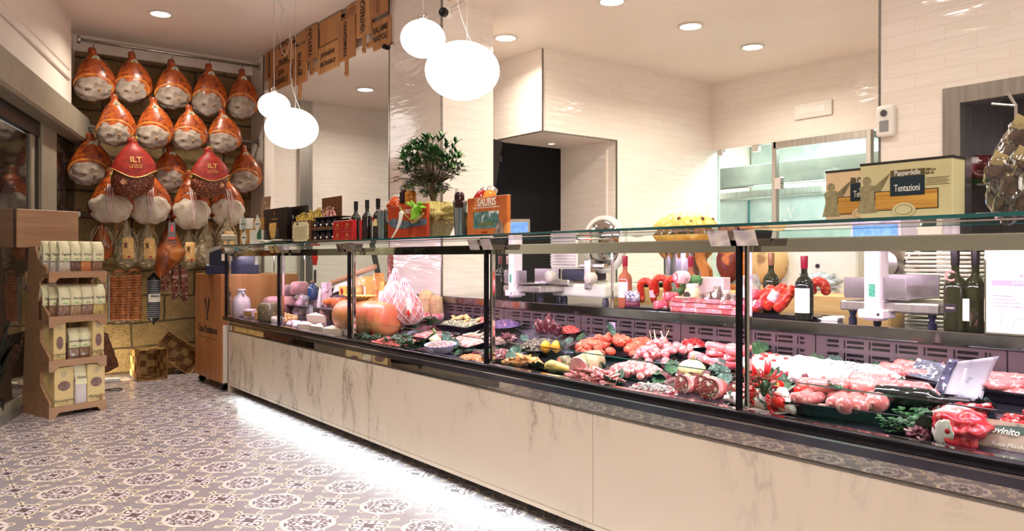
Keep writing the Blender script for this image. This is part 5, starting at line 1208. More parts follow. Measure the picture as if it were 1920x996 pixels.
def grain_bag(x, y, z, h, w_, fill, label, fl_=True, tilt=0, group=None):
    t = thing('grain_bag', label, 'bag', rloc(x, y, z), ang + tilt, group or 'bags of grain on the rack')
    fh = h * .58
    MB().box(-w_ / 2, w_ / 2, -.028, .028, 0, fh, .014, seg=3).build('contents', fill, t, True)
    MB().box(-w_ / 2 - .001, w_ / 2 + .001, -.029, .029, .001, fh + .02, .014, seg=3).build('clear_film', BAGS, t, True)
    # folded paper header hanging over the front
    MB().grid(lambda u, v: (w_ * 1.05 * (u - .5) + .012 * v * 0, (.0 - .034 * math.sin(min(1, (1 - v) * 2) * PI / 2)), h * (.42 + .58 * v)), 2, 8).build('paper_header', IVL, t, True, solid=.002)
    MB().grid(lambda u, v: (w_ * 1.02 * (u - .5), .03 * (1 - v), h * (.55 + .45 * v)), 2, 3).build('header_back', IVL, t, solid=.002)
    text('lettering', random.choice(['Lenticchie', 'Farro', 'Ceci', 'Fagioli', 'Orzo']), h * .11, INK, t, (0, -.037, h * .62), (PI / 2, 0, 0), shear=.4, ext=.0003)
    MB().box(-w_ * .2, w_ * .15, -.0385, -.037, h * .47, h * .51).build('green_mark', M('green_mark', rgb(150, 190, 110), None, 9, .6), t)
    return t
order = ['leftmost', 'second', 'third', 'rightmost']
hb = rz(453) - zs[3] + .04
for k, (x, f, wd) in enumerate(((.13, 'white_beans', .095), (.215, 'dark_beans', .088), (.295, 'orange_lentils', .088), (.385, 'brown_lentils', .088))):
    grain_bag(x, .05, zs[3] - .035, hb, wd, BAGP[f], '%s of the front row of grain bags on the top shelf, filled with %s' % (order[k], f.replace('_', ' ')), tilt=.05)
for k in range(2): grain_bag(.045 + .04 * k, .12 - .03 * k, zs[3] - .035, hb, .085, BAGP['white_beans'], 'white bean bag standing behind the leftmost one on the top shelf', group='bean bags behind on the top shelf')
hb = rz(537) - zs[2] + .04
for k, (x, f) in enumerate(((.125, 'mauve_beans'), (.215, 'pale_spelt'), (.305, 'mauve_beans'), (.395, 'yellow_flour'))):
    grain_bag(x, .05, zs[2] - .035, hb, .09, BAGP[f], '%s of the front row of grain bags on the second shelf, filled with %s' % (order[k], f.replace('_', ' ')), tilt=.04)
for k in range(2): grain_bag(.04 + .035 * k, .12 - .03 * k, zs[2] - .035, hb, .085, BAGP['brown_lentils'], 'lentil bag standing behind the leftmost one on the second shelf', group='lentil bags behind on the second shelf')
for k in range(3): grain_bag(.20 + .09 * k, .17, zs[2] - .035, hb * 1.02, .088, BAGP['pale_spelt'], 'grain bag in the back row of the second shelf', group='back row bags on the second shelf')
hs_ = rz(618) - zs[1] + .035
for k, x in enumerate((.205, .29)): grain_bag(x, .06, zs[1] - .035, hs_, .085, BAGP['mauve_beans' if k == 0 else 'brown_lentils'], 'grain bag on the third shelf %s' % ('next to the left pasta box' if k == 0 else 'left of the right pasta box'))
BOXC = M('pasta_carton', rgb(222, 196, 140), rgb(212, 184, 126), 5, .5); MAUVE = M('mauve_pasta', rgb(150, 116, 108), rgb(110, 82, 78), 24, .6, bump=.6)
GREYS = M('grey_seal_print', rgb(150, 150, 144), None, 9, .6)
def tall_box(x, y, z, w_, d, h, label, oval, word, tilt=0):
    t = thing('pasta_carton', label, 'box', rloc(x, y, z), ang + tilt)
    MB().box(-w_ / 2, w_ / 2, 0, d, 0, h, .002).build('carton', BOXC, t)
    MB().lathe([(1, 0), (1, .0012)], 24, mx=T(0, -.0008, h * oval[0], PI / 2, 0, 0, (oval[1], oval[2], 1))).build('window', MAUVE, t)
    MB().lathe([(.022, 0), (.022, .001)], 20, mx=T(0, -.0008, h * .84, PI / 2)).build('seal', GREYS, t); MB().lathe([(.018, 0), (.018, .001)], 20, mx=T(0, -.0014, h * .84, PI / 2)).build('seal_inner', BOXC, t); MB().lathe([(.008, 0), (.008, .001)], 12, mx=T(0, -.002, h * .84, PI / 2)).build('seal_dot', GREYS, t)
    text('lettering', word, h * .11, INK, t, (0, -.001, h * .22), shear=.5, ext=.0003); MB().box(-w_ * .35, w_ * .35, -.001, 0, h * .145, h * .150).build('line', INK, t); MB().box(-w_ * .2, w_ * .2, -.001, 0, h * .03, h * .06).build('green_mark', MATS['green_mark'], t)
    return t
h1 = rz(601) - zs[1] + .035; h0_ = rz(690) - zs[0] + .035
tall_box(.085, .012, zs[1] - .035, .10, .17, h1, 'tall cream pasta box with oval window at the left of the third shelf', (.48, .028, .05), 'Linguine', .15)
tall_box(.385, .012, zs[1] - .035, .098, .15, h1, 'tall cream pasta box with oval window at the right of the third shelf', (.48, .028, .05), 'Spaghetti', .12)
tall_box(.30, .20, zs[1] - .035, .10, .10, h1 * .95, 'plain cream box standing deeper on the third shelf', (.6, .02, .02), '')
tall_box(.115, .008, zs[0] - .035, .155, .17, h0_, 'large cream pasta box with wide window at the left of the bottom shelf', (.56, .050, .037), 'Strozzapreti', .12)
tall_box(.365, .008, zs[0] - .035, .15, .15, h0_, 'large cream pasta box with wide window at the right of the bottom shelf', (.56, .048, .037), 'Maltagliati', .1)
t = thing('flour_bag', 'white paper flour bag between the two large pasta boxes', 'bag', rloc(.243, .03, zs[0] - .035), ang)
MB().box(-.045, .045, -.028, .028, 0, h0_ * .62, .012, seg=3).build('bag_body', FLOURB, t, True); MB().grid(lambda u, v: (.088 * (u - .5), -.030 + .03 * v, h0_ * (.55 + .45 * v)), 2, 4).build('paper_header', IVL, t, solid=.004); text('lettering', 'Farina', .03, INK, t, (0, -.03, h0_ * .72), (PI / 2 - .2, 0, 0), shear=.4)
t = thing('teal_carton', 'plain teal carton at the back of the third shelf', 'box', rloc(.21, .22, zs[1] - .035), ang); MB().box(-.09, .09, 0, .1, 0, .20, .003).build('carton', TEAL, t); MB().box(-.09, .09, -.001, 0, .15, .17).build('stripe', PAPER, t)
# price wires
for i, z in enumerate(zs[2:]): tag(MB().tube([rloc(-.01, .10, z + .06), rloc(.03, .0, z - .02)], .002, 5).tube([rloc(W - .02, .10, z + .06), rloc(W + .01, .0, z - .0)], .002, 5).build('retaining_wire', LIDS), 'thin retaining wires at the ends of the %s shelf of the rack' % ['second', 'top'][i], 'wire')
# dark plant at the left edge
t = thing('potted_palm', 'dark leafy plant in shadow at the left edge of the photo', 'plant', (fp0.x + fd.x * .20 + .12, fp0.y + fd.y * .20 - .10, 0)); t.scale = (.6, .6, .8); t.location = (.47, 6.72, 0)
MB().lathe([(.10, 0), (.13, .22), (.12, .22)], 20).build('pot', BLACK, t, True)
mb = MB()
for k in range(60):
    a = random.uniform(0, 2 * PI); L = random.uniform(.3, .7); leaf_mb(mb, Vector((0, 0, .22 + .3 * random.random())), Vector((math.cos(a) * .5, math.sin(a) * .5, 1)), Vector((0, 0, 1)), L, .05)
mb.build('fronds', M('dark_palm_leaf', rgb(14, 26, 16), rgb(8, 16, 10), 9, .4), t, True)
# ================================================================== FOOD ON THE DISPLAY DECK
SLP = math.atan(DB_)
def dist(p): return p.x * SN + p.y * CS
def W_(px, p): return px * dist(p) / FP
def put1(name, label, cat, loc, rot=(0, 0, 0), group=None, scale=None):
    t = thing(name, label, cat, loc, group=group, rot=rot)
    if scale: t.scale = scale if hasattr(scale, '__len__') else (scale,) * 3
    return t
def item(proto, name, label, cat, loc, rot=(0, 0, 0), scale=1, group=None):
    """a countable copy that shares the mesh of its prototype"""
    o = bpy.data.objects.new(name, proto[0]); COL.objects.link(o); o.location = loc; o.rotation_euler = rot
    o.scale = scale if hasattr(scale, '__len__') else (scale,) * 3
    return tag(o, label, cat, group)
def pm(mb, mat, smooth=True):
    """prototype mesh data only"""
    bmesh.ops.recalc_face_normals(mb.b, faces=mb.b.faces)
    me = bpy.data.meshes.new('food'); mb.b.to_mesh(me); mb.b.free(); me.materials.append(mat)
    if smooth:
        for p in me.polygons: p.use_smooth = True
    return (me,)
TRAYM = M('black_tray_plastic', rgb(26, 24, 32), rgb(18, 16, 24), 9, .22)
def tray(label, px, py, wpx, dep, rz=0, h=.028, mat=None, name='food_tray', lift=.004):
    p = dk(px, py, lift); w_ = W_(wpx, p) / CS * .93
    t = put1(name, label, 'tray', p, (SLP, 0, FX + rz))
    mb = MB(); a, b_ = w_ / 2, dep / 2
    def ring(x, y, z): return [mb.b.verts.new(v) for v in ((-x, -y, z), (x, -y, z), (x, y, z), (-x, y, z))]
    R = [ring(a * .94, b_ * .94, 0), ring(a, b_, h), ring(a + .008, b_ + .008, h), ring(a + .006, b_ + .006, h - .006)]
    R2 = [ring(a * .92, b_ * .92, .004), ring(a * .97, b_ * .97, h - .001)]
    for r1, r2 in ((R[0], R[1]), (R[1], R[2]), (R[2], R[3]), (R2[0], R2[1])):
        for k in range(4): mb.b.faces.new((r1[k], r1[(k + 1) % 4], r2[(k + 1) % 4], r2[k]))
    mb.b.faces.new(R[0][::-1]); mb.b.faces.new(R2[0])
    mb.build('tray_body', mat or TRAYM, t)
    t['w'] = w_; del t['w']
    return t, t.matrix_basis.copy() if False else (Matrix.Translation(p) @ Euler((SLP, 0, FX + rz)).to_matrix().to_4x4()), w_
def plate(label, px, py, wpx, mat, h=.02, sy=.75, name='serving_plate', lift=.004):
    p = dk(px, py, lift); r = W_(wpx, p) / 2
    t = put1(name, label, 'plate', p, (SLP, 0, FX)); 
    MB().lathe([(.5, 0), (.62, .004), (.98, h), (1.0, h + .002), (.96, h), (.6, .007), (0, .006)], 36, mx=T(0, 0, 0, 0, 0, 0, (r, r * sy, 1)), cap=False).build('plate_body', mat, t, True)
    return t, Matrix.Translation(p) @ Euler((SLP, 0, FX)).to_matrix().to_4x4(), r
rd = random.Random(11)
def meat(n, a, b, c, s=14, s3=40, r=.28, bump=.3): return M(n, rgb(*a), rgb(*b), s, r, c3=rgb(*c), s3=s3, bump=bump, sub=.12, coat=.25)
PINKM = meat('fresh_pink_meat', (226, 142, 140), (198, 92, 96), (246, 200, 194)); SAUM = meat('raw_sausage_meat', (214, 134, 130), (186, 92, 90), (240, 192, 186), 30, 70)
REDM = meat('red_beef', (176, 36, 44), (136, 18, 28), (232, 160, 156), 12, 30); MINCE = meat('red_mince', (226, 78, 74), (196, 44, 46), (244, 170, 160), 60, 110, .35, .8)
ORM = meat('breaded_red_meat', (224, 104, 74), (196, 66, 50), (240, 160, 120), 30, 70, .5, .8); PALEM = meat('pale_chicken', (246, 216, 208), (232, 186, 178), (255, 240, 236), 10, 30)
FATW = meat('white_fat', (250, 238, 232), (240, 216, 210), (255, 250, 248), 8, 20, .35); ROSEM = meat('rosy_mortadella', (238, 166, 168), (228, 148, 152), (250, 206, 204), 30, 70, .3, .1)
GRN = M('dark_green_leaf', rgb(42, 86, 44), rgb(20, 54, 32), 14, .45, bump=.6, c3=rgb(70, 112, 64), s3=30); GRB = M('blue_green_cabbage', rgb(74, 108, 92), rgb(34, 66, 58), 16, .5, bump=.7, c3=rgb(110, 138, 122), s3=30)
RADI = M('radicchio', rgb(96, 14, 34), rgb(62, 8, 22), 12, .45, c3=rgb(206, 160, 160), s3=26, bump=.4); TOM = M('tomato_skin', rgb(224, 34, 22), rgb(200, 22, 16), 6, .12)
CHIL = M('chili_skin', rgb(206, 18, 20), rgb(170, 10, 14), 6, .12); YEL = M('yellow_pepper', rgb(232, 208, 76), rgb(206, 180, 50), 6, .2)
def crinkle(n, L, W, seed, curl=.25):
    mb = MB()
    def fn(u, v):
        x = (v - .5) * W * math.sin(PI * (.08 + .86 * u)) ** .6; y = L * (u - .1)
        z = curl * L * (u * u) * .6 + abs(v - .5) * W * .3 + .012 * noise.noise(Vector((u * 9, v * 9, seed)))
        rim = .008 * math.sin(u * 40) * abs(v - .5) * 2
        return (x + rim, y, z + rim)
    mb.grid(fn, 14, 10); return mb
LEAVES = [pm(crinkle(0, .13, .10, s), m_) for s, m_ in ((1, GRN), (2, GRB), (3, GRN))]
def leaf_(label, px, py, a, s=1, k=0, tilt=.0, lift=.012, group='garnish leaves in the display'):
    return item(LEAVES[k], 'garnish_leaf', label, 'leaf', dk(px, py, lift), (SLP + tilt, 0, a), s * .68, group)
def parsley(label, px, py, s=1, n=60, mat=None):
    p = dk(px, py, .003); t = put1('parsley_bunch', label, 'herb', p, (SLP, 0, FX)); mb = MB()
    for k in range(n):
        a = rd.uniform(0, 2 * PI); r = rd.uniform(0, .05) * s; c = Vector((r * math.cos(a) * 1.5, r * math.sin(a), rd.uniform(.01, .045) * s))
        for j in range(3): leaf_mb(mb, c, Vector((math.cos(a + j), math.sin(a + j), rd.uniform(.1, .8))), Vector((0, 0, 1)), .022 * s, .016 * s)
    mb.build('leaves', mat or GRN, t, True); MB().tube([(0, .02, .005), (0, -.02, .02)], .004, 5).build('stems', M('pale_stem', rgb(150, 176, 110), None, 9, .4), t)
    return t
def heap(Mx, protos, n, rx, ry, hz, name, label, cat, group, s=1, sv=.15, base=.01, lay=None, flat=False):
    for k in range(n):
        q = math.sqrt(rd.random()); a = rd.uniform(0, 2 * PI); x, y = rx * q * math.cos(a), ry * q * math.sin(a)
        z = base + hz * (1 - q * q) * rd.uniform(.55, 1)
        p = Mx @ Vector((x, y, z)); 
        rot = (SLP, 0, FX + rd.uniform(-.5, .5)) if flat else (rd.uniform(-.5, .5), rd.uniform(-.5, .5), rd.uniform(0, 6.3))
        item(protos[k % len(protos)], name, label, cat, p, rot, s * rd.uniform(1 - sv, 1 + sv), group)
def stuff(Mx, rx, ry, hz, mat, name, label, seed=0, grains=None, box=False, base=.006):
    """an uncountable spread: lumpy mound plus scattered grains"""
    mb = MB()
    def fn(u, v):
        if box:
            x, y = (u * 2 - 1), (v * 2 - 1); e = min(1, 4 * min(1 - abs(x), 1 - abs(y)))
        else:
            r = v; a = u * 2 * PI; x, y = r * math.cos(a), r * math.sin(a); e = (1 - r ** 4)
        n_ = noise.noise(Vector((x * 6, y * 6, seed))) * .5 + noise.noise(Vector((x * 16, y * 16, seed))) * .35
        return (x * rx, y * ry, base + max(0, hz * e * (1 + .55 * n_)))
    mb.grid(fn, 44, 26)
    if grains:
        for k in range(grains[0]):
            q = math.sqrt(rd.random()); a = rd.uniform(0, 2 * PI)
            if box: x, y = rd.uniform(-1, 1), rd.uniform(-1, 1); e = min(1, 4 * min(1 - abs(x), 1 - abs(y)))
            else: x, y = q * math.cos(a), q * math.sin(a); e = 1 - q ** 4
            s_ = grains[1] * rd.uniform(.7, 1.3)
            mb.blob((s_, s_ * .6, s_ * .5), 1, .3, 3, k, mx=T(x * rx, y * ry, base + hz * e, rd.uniform(-1, 1), rd.uniform(-1, 1), rd.uniform(0, 6)))
    o = mb.build(name, mat, None, True); o.matrix_basis = Mx; tag(o, label, name.replace('_', ' '), kind='stuff'); return o
def saus(L, r, bend, seed=0, n=9, mat=None):
    pts, rad = [], []
    for k in range(n + 4):
        u = k / (n + 3); a = (u - .5) * bend
        pts.append((L / max(bend, .01) * math.sin(a), L / max(bend, .01) * (1 - math.cos(a)), 0)); e = min(u, 1 - u)
        rad.append(r * min(1, (e * 9 + .08) ** .5) * (1 + .08 * noise.noise(Vector((u * 5, seed, 0)))))
    return pm(MB().tube(pts, rad, 14).blob((.006, .006, .006), 1, 0, 1, 0, mx=T(*pts[0])), mat or SAUM)
SAU = [saus(.17, .021, .6, 1), saus(.16, .023, 1.0, 2), saus(.13, .019, .4, 3)]
SAUS = [saus(.10, .013, .7, 4), saus(.09, .012, .3, 5)]
BALL = [pm(MB().blob((.022, .022, .020), 3, .14, 3, s), PINKM) for s in (1, 2, 3)]
BALR = [pm(MB().blob((.026, .024, .020), 3, .22, 4, s), ORM) for s in (4, 5, 6)]
CHUNK = [pm(MB().blob((.034, .026, .020), 3, .4, 2.4, s), REDM) for s in (1, 2, 3)]; FATC = pm(MB().blob((.020, .016, .012), 2, .4, 2.4, 7), FATW)
SLICE = [pm(MB().blob((.035, .028, .007), 3, .5, 3, s), PINKM) for s in (1, 2, 3)]
# ---- section nearest the camera -----------------------------------------------------------------
I4 = []
# chicken rolls with tomatoes at the front
t, Mx, r = plate('flat pale serving plate of chicken rolls behind the glass post', 1450, 765, 112, PLW, .008, .8)
CHK = [saus(.11, .024, .3, 7, mat=PALEM), saus(.10, .026, .5, 8, mat=PALEM)]
for k, (x, y, z, a) in enumerate(((-.09, .03, .025, .1), (-.04, -.02, .026, -.3), (.02, .04, .025, .5), (.06, -.02, .025, -.2), (.0, .01, .052, .1), (.09, .03, .026, .8), (-.1, -.04, .024, -.5))):
    item(CHK[k % 2], 'chicken_roll', 'pale raw chicken roll on the plate with the cut tomatoes', 'meat', Mx @ Vector((x * 1.1, y, z)), (SLP, 0, FX + a), 1.0, 'pale chicken rolls')
TMT = pm(MB().lathe([(.0005, 0), (.014, .003), (.021, .014), (.019, .026), (.011, .032), (.006, .026), (.0005, .02)], 16, wob=lambda u, z: 1 + .12 * math.cos(u * 2 * PI * 5) * (z > .02)), TOM)
for k, (px, py, l) in enumerate(((1410, 752, 'leftmost on the chicken plate beside the post'), (1455, 733, 'standing at the back of the chicken plate'), (1459, 766, 'at the front middle of the chicken plate'), (1503, 745, 'at the right end of the chicken plate'))):
    item(TMT, 'cherry_tomato', 'cut red tomato ' + l, 'tomato', dk(px, py, .028), (SLP, 0, k), 1.25)
YP = pm(MB().tube([(0, 0, 0), (.01, 0, .02), (.012, 0, .045), (.0, 0, .06)], [.006, .009, .006, .002], 8), YEL)
for k, (px, py) in enumerate(((1443, 742), (1477, 765), (1520, 742), (1402, 768))): item(YP, 'yellow_pepper', 'small yellow pepper %s' % ['behind the middle tomato', 'right of the front tomato', 'at the right end of the chicken plate', 'low beside the glass post'][k], 'pepper', dk(px, py, .03), (.6, k * 1.3, k), 1.0)
# round white stuffed roast
p = dk(1440, 712, .0); t = put1('stuffed_roast', 'round white larded roast with red tomato pieces on top, beside the chili bunch', 'roast', p, (SLP, 0, FX)); r = W_(108, p) / 2
MB().lathe([(.8, 0), (1, .25), (1.0, .6), (.9, .85)], 40, mx=T(0, 0, .008, 0, 0, 0, (r, r * .8, .07)), wob=lambda u, z: 1 + .03 * math.cos(u * 2 * PI * 13)).build('orange_side', ORM, t, True)
MB().blob((r * 1.02, r * .82, .026), 4, .25, 3, 5, mx=T(0, 0, .068)).build('white_top', FATW, t, True)
for k in range(9): MB().blob((.012, .010, .005), 2, .3, 3, k, mx=T(r * .75 * math.cos(k * 2.4) * (k / 9) ** .5, r * .6 * math.sin(k * 2.4) * (k / 9) ** .5, .098 - .012 * k / 9)).build('tomato_piece', TOM, t, True)
t, Mx, w_ = tray('black tray under the round white roast and the chili bunch', 1452, 722, 130, .16, 0, .022)
# chili bunch
CHP = pm(MB().tube([(0, 0, 0), (.0, 0, .02), (.004, 0, .04), (.010, 0, .058)], [.003, .0075, .0065, .0015], 8), CHIL)
c0 = dk(1432, 728, .085)
for k in range(46):
    a = rd.uniform(0, 6.28); el = rd.uniform(-1.1, 1.0); dv = Vector((math.cos(a) * math.cos(el), math.sin(a) * math.cos(el), math.sin(el)))
    o = item(CHP, 'red_chili', 'small red chili pepper in the bunch in front of the white roast', 'chili', c0 + Vector((dv.x * .035, dv.y * .055, dv.z * .055)), dv.to_track_quat('Z', 'Y').to_euler(), rd.uniform(.7, 1.0), 'red chilies in the bunch')
t = put1('chili_stems', 'green stems holding the bunch of red chilies', 'stems', c0); mb = MB()
for k in range(26): a = rd.uniform(0, 6.28); mb.tube([(0, 0, -.02), (.02 * math.cos(a), .03 * math.sin(a), rd.uniform(-.02, .03)), (.035 * math.cos(a), .055 * math.sin(a), rd.uniform(-.05, .05))], .0022, 4)
mb.build('stems', GRN, t); MB().blob((.012, .014, .03), 2, .3, 2, 1).build('knot', GRN, t, True)
# large larded roll on tray
t, Mx, w_ = tray('long black tray under the larded pork slab', 1556, 722, 190, .20, -.05, .03)
LARD = M('herbed_white_lard', rgb(248, 236, 226), rgb(238, 216, 206), 10, .4, bump=.5, c3=rgb(250, 244, 238), s3=10)
t = put1('larded_pork_slab', 'large pork slab covered in white lard with dark herbs at its right end', 'roast', Mx @ Vector((0, 0, .03)), (SLP, 0, FX - .05))
hw = w_ * .52
MB().grid(lambda u, v: ((u - .5) * 2 * hw * (1 + .03 * math.sin(v * 9)), (v - .5) * .20 * (1 + .05 * math.sin(u * 26)), .050 * (min(1, 7 * min(u, 1 - u)) * min(1, 5 * min(v, 1 - v))) ** .5 + .008 * noise.noise(Vector((u * 14, v * 7, 2)))), 50, 20).build('white_lard', LARD, t, True)
MB().box(-hw * .97, hw * .97, -.095, .095, -.022, .012, .02, seg=3).build('meat_side', REDM, t, True)
mb = MB()
for k in range(90): u, v = rd.uniform(.45, .98), rd.uniform(.1, .9); mb.blob((.006, .002, .001), 1, .4, 3, k, mx=T((u - .5) * 2 * hw * .95, (v - .5) * .17, .057, 0, 0, rd.uniform(0, 3)))
mb.build('herbs', M('dark_herbs', rgb(60, 76, 72), rgb(40, 52, 50), 30, .7), t)
for k in range(13): MB().blob((.018, .012, .020), 2, .3, 3, k, mx=T(-hw + 2 * hw * k / 12, -.096 + .008 * (k % 2), .014)).build('red_edge', RADI if k % 3 == 2 else REDM if k % 2 else FATW, t, True)
for k, (px, py, a, s, kk, l) in enumerate(((1520, 690, .2, 1.1, 0, 'green leaf behind the larded pork slab'), (1470, 735, 1.2, 1.2, 2, 'dark green leaf upright between chili bunch and black tray'), (1420, 665, .4, 1.2, 0, 'dark leaf behind the round white roast'), (1552, 742, -.9, 1.0, 1, 'blue-green leaf tip right of the chicken plate'), (1640, 700, .2, .8, 0, 'green leaf right of the pork slab'), (1412, 735, 2.2, .9, 1, 'blue-green leaf under the chilies'), (1450, 790, 1.4, .9, 0, 'leaf lying at the front sill near the post'), (1715, 685, .3, .9, 0, 'bright leaf on the sausages with the printed card'))):
    leaf_(l, px, py, FX + a, s, kk, .5 if k in (1, 3) else .1, .02)
# front black tray with fat sausages and dark bottle
t, Mx, w_ = tray('large black tray of fat sausages at the front with a dark bottle in it', 1620, 770, 235, .235, .18, .045)
for k, (x, y, z, a, s) in enumerate(((-.10, -.035, .035, 1.3, .75), (-.045, -.03, .03, 1.9, 1.0), (.0, -.035, .035, 2.0, 1.05), (.03, .0, .04, 2.05, 1.1), (-.14, -.07, .022, .3, .6), (-.05, -.085, .02, .4, .6), (-.10, .05, .04, .2, 1.0), (-.03, .075, .045, .1, 1.15), (.04, .09, .05, -.1, 1.1), (.09, .07, .045, -.3, 1.0), (.02, .05, .065, .2, 1.05), (.11, .05, .03, -.4, .9), (-.115, -.05, .04, 1.6, .9), (-.02, -.06, .04, 2.0, 1.0), (-.08, .03, .06, .4, .9), (-.0, .09, .07, .1, 1.0), (.07, .09, .06, -.2, 1.0), (-.12, .08, .04, .5, .9))):
    item(SAU[k % 2], 'fresh_sausage', 'fat pink raw sausage in the front black tray with the dark bottle', 'sausage', Mx @ Vector((x * 1.5, y, z)), (SLP, 0, FX + .18 + a), (s * 1.0, s * 1.35, s * 1.3), 'fat sausages in the front tray')
def lying_bottle(label, p, rz, h, r, glass, capm, labm=None, ry=PI / 2):
    t = bottle('wine_bottle', label, 'bottle', p, h, r, glass, capm, labm, (.15, .5)); t.rotation_euler = (0, ry, rz); return t
WBK = M('dark_wine_glass', rgb(24, 30, 26), rgb(14, 16, 16), 4, .05, spec=.8); FOILK = M('black_foil_capsule', rgb(44, 34, 44), rgb(30, 22, 30), 9, .3); FOILB = M('burgundy_capsule', rgb(140, 18, 46), rgb(120, 12, 36), 9, .3)
lying_bottle('dark wine bottle lying among the fat sausages', Mx @ Vector((.04, .0, .062)), FX + .30, .27, .033, WBK, FOILK)
item(LEAVES[0], 'garnish_leaf', 'green bay leaf on the fat sausages', 'leaf', Mx @ Vector((-.07, .0, .065)), (SLP, 0, 0), .45, 'garnish leaves in the display')
# sausage tray behind with printed card
t, Mx, w_ = tray('black tray of sausages under the printed card, behind the front tray', 1715, 712, 125, .17, -.1, .03)
for k, (x, y, z, a, s) in enumerate(((-.05, .0, .032, .1, 1.0), (-.03, .045, .035, .15, .9), (-.06, -.04, .03, -.1, .9), (.03, .02, .045, .1, .9), (.04, -.03, .035, 0, .8), (.02, .06, .03, .3, .9))):
    item(SAU[k % 3], 'fresh_sausage', 'pink sausage in the tray partly covered by the dark printed card', 'sausage', Mx @ Vector((x, y, z)), (SLP, 0, FX + a), s, 'sausages under the printed card')
CARDD = M('dark_photo_print', rgb(90, 94, 120), rgb(40, 40, 60), 40, .4, c3=rgb(190, 190, 206), s3=50)
p = Mx @ Vector((.07, -.03, .05)); t = put1('printed_card', 'printed card with dark picture and pale lettering on the sausages', 'card', p, (.9, .1, FX - .1)); MB().box(-.055, .055, -.035, .04, 0, .0012).build('card', CARDD, t); text('lettering', 'Italy', .03, PAPER, t, (.0, .0, .0016), (0, 0, 1.4), ext=.0002)
# curved paper sign
SIGN = M('grey_photo_paper', rgb(196, 196, 200), rgb(160, 164, 170), 7, .5, c3=rgb(120, 126, 136), s3=16); p = dk(1795, 752, .0)
t = put1('curved_paper_sign', 'curling grey printed paper sign standing between the sausage trays', 'sign', p, (0, 0, FX)); hh = W_(85, p)
MB().grid(lambda u, v: (-.055 + .13 * u + .04 * v * v, -.05 + .03 * math.sin(v * 2) + .05 * u * u, .015 + hh * (v * (1 - .25 * (1 - u)) - .05 * u)), 10, 10).build('paper', SIGN, t, True, solid=.0008)
MB().grid(lambda u, v: (-.050 + .03 * u + .035 * v * v, -.0525 + .03 * math.sin(v * 2), .02 + hh * .8 * v), 4, 8).build('printed_figures', CARDD, t, True, solid=.0006)
text('lettering', 'La Chianina', .018, PAPER, t, (.03, -.035, hh * .5), (PI / 2, -1.35, 0), ext=.0002)
# right tray of small sausages
t, Mx, w_ = tray('black tray of small sausages at the right edge', 1885, 742, 130, .15, 0, .04)
for k in range(26): item(SAUS[k % 2], 'small_sausage', 'small pink sausage in the tray at the right edge', 'sausage', Mx @ Vector((rd.uniform(-.11, .11), rd.uniform(-.05, .05), .028 + .02 * (k > 9))), (SLP, 0, FX + rd.uniform(-.7, .9)), 1.25, 'small sausages at the right edge')
t = put1('food_tray', 'flat black tray of beef chunks at the right edge', 'tray', dk(1870, 800, .004), (SLP, 0, FX)); MB().box(-.13, .13, -.09, .09, 0, .008, .003).build('tray_body', TRAYM, t)
Mx = t.matrix_basis if False else Matrix.Translation(dk(1870, 800, .01)) @ Euler((SLP, 0, FX)).to_matrix().to_4x4()
for k in range(34):
    q = Vector((rd.uniform(-.14, .14), rd.uniform(-.08, .07), .02 + .025 * rd.random())); item(CHUNK[k % 3] if k % 4 else FATC, 'beef_chunk', 'red beef chunk with white fat in the heap at the right edge', 'meat', Mx @ q, (rd.uniform(-.4, .4), rd.uniform(-.4, .4), rd.uniform(0, 6)), rd.uniform(.55, .8), 'beef chunks at the right edge')
p = dk(1805, 832, .0); t = put1('beef_joint', 'large raw beef joint with a pale fat seam at the front sill', 'meat', p, (SLP, 0, FX + .3))
MB().blob((.066, .055, .044), 4, .5, 1.9, 3, mx=T(0, .0, .045)).build('lean_meat', meat('dark_lean_beef', (200, 40, 50), (168, 24, 36), (220, 90, 90), 7, 26), t, True)
MB().blob((.062, .030, .034), 3, .4, 1.8, 5, mx=T(-.012, .045, .062)).build('fat_cap', PINKM, t, True); MB().blob((.030, .004, .045), 3, .4, 2, 6, mx=T(-.045, -.035, .04, 0, .5, -.6)).build('fat_seam', FATW, t, True)
lb = lying_bottle('dark glass jar bottle with pale label lying at the front sill beside the beef joint', dk(1738, 826, .036) , FX + PI * .62, .13, .034, WBK, FOILK, PAPER)
p = dk(1878, 842, .0); t = put1('printed_sign', 'landscape picture sign reading Bovinito in white, at the lower right corner', 'sign', p, (-.28, 0, FX - .04)); w_ = W_(100, p)
MB().box(-w_ / 2, w_, 0, .003, 0, .078, .0).build('board', M('field_photo_print', rgb(200, 176, 160), rgb(172, 140, 120), 10, .4, c3=rgb(110, 120, 110), s3=18), t)
MB().prism([(-w_ / 2, .040), (0, .046), (w_, .052), (w_, .074), (0, .066), (-w_ / 2, .056)], -.001, 0).build('hill_band', M('grey_green_print', rgb(96, 112, 104), rgb(76, 90, 86), 20, .5), t)
text('lettering', 'Bovinito', .026, PAPER, t, (-.004, -.002, .050), shear=.3, bold=.0006, ext=.0003, align='CENTER'); text('lettering', 'Razza Marchigiana', .016, PAPER, t, (.03, -.002, .012), shear=.3, ext=.0003)
for (px, py, l) in ((1690, 812, 'frilly green garnish at the front sill left of the lying bottle'), (1720, 795, 'green garnish behind the dark jar bottle')): parsley(l, px, py, .9, 50)
RB = pm(MB().blob((.030, .026, .022), 4, .9, 4.5, 3), RADI)
item(RB, 'radicchio', 'dark red radicchio piece between garnish and lying bottle', 'radicchio', dk(1722, 816, .02), (0, 0, 1), 1.0); item(RB, 'radicchio', 'small red radicchio piece behind the fat sausages', 'radicchio', dk(1700, 728, .03), (0, 0, 2), .7)
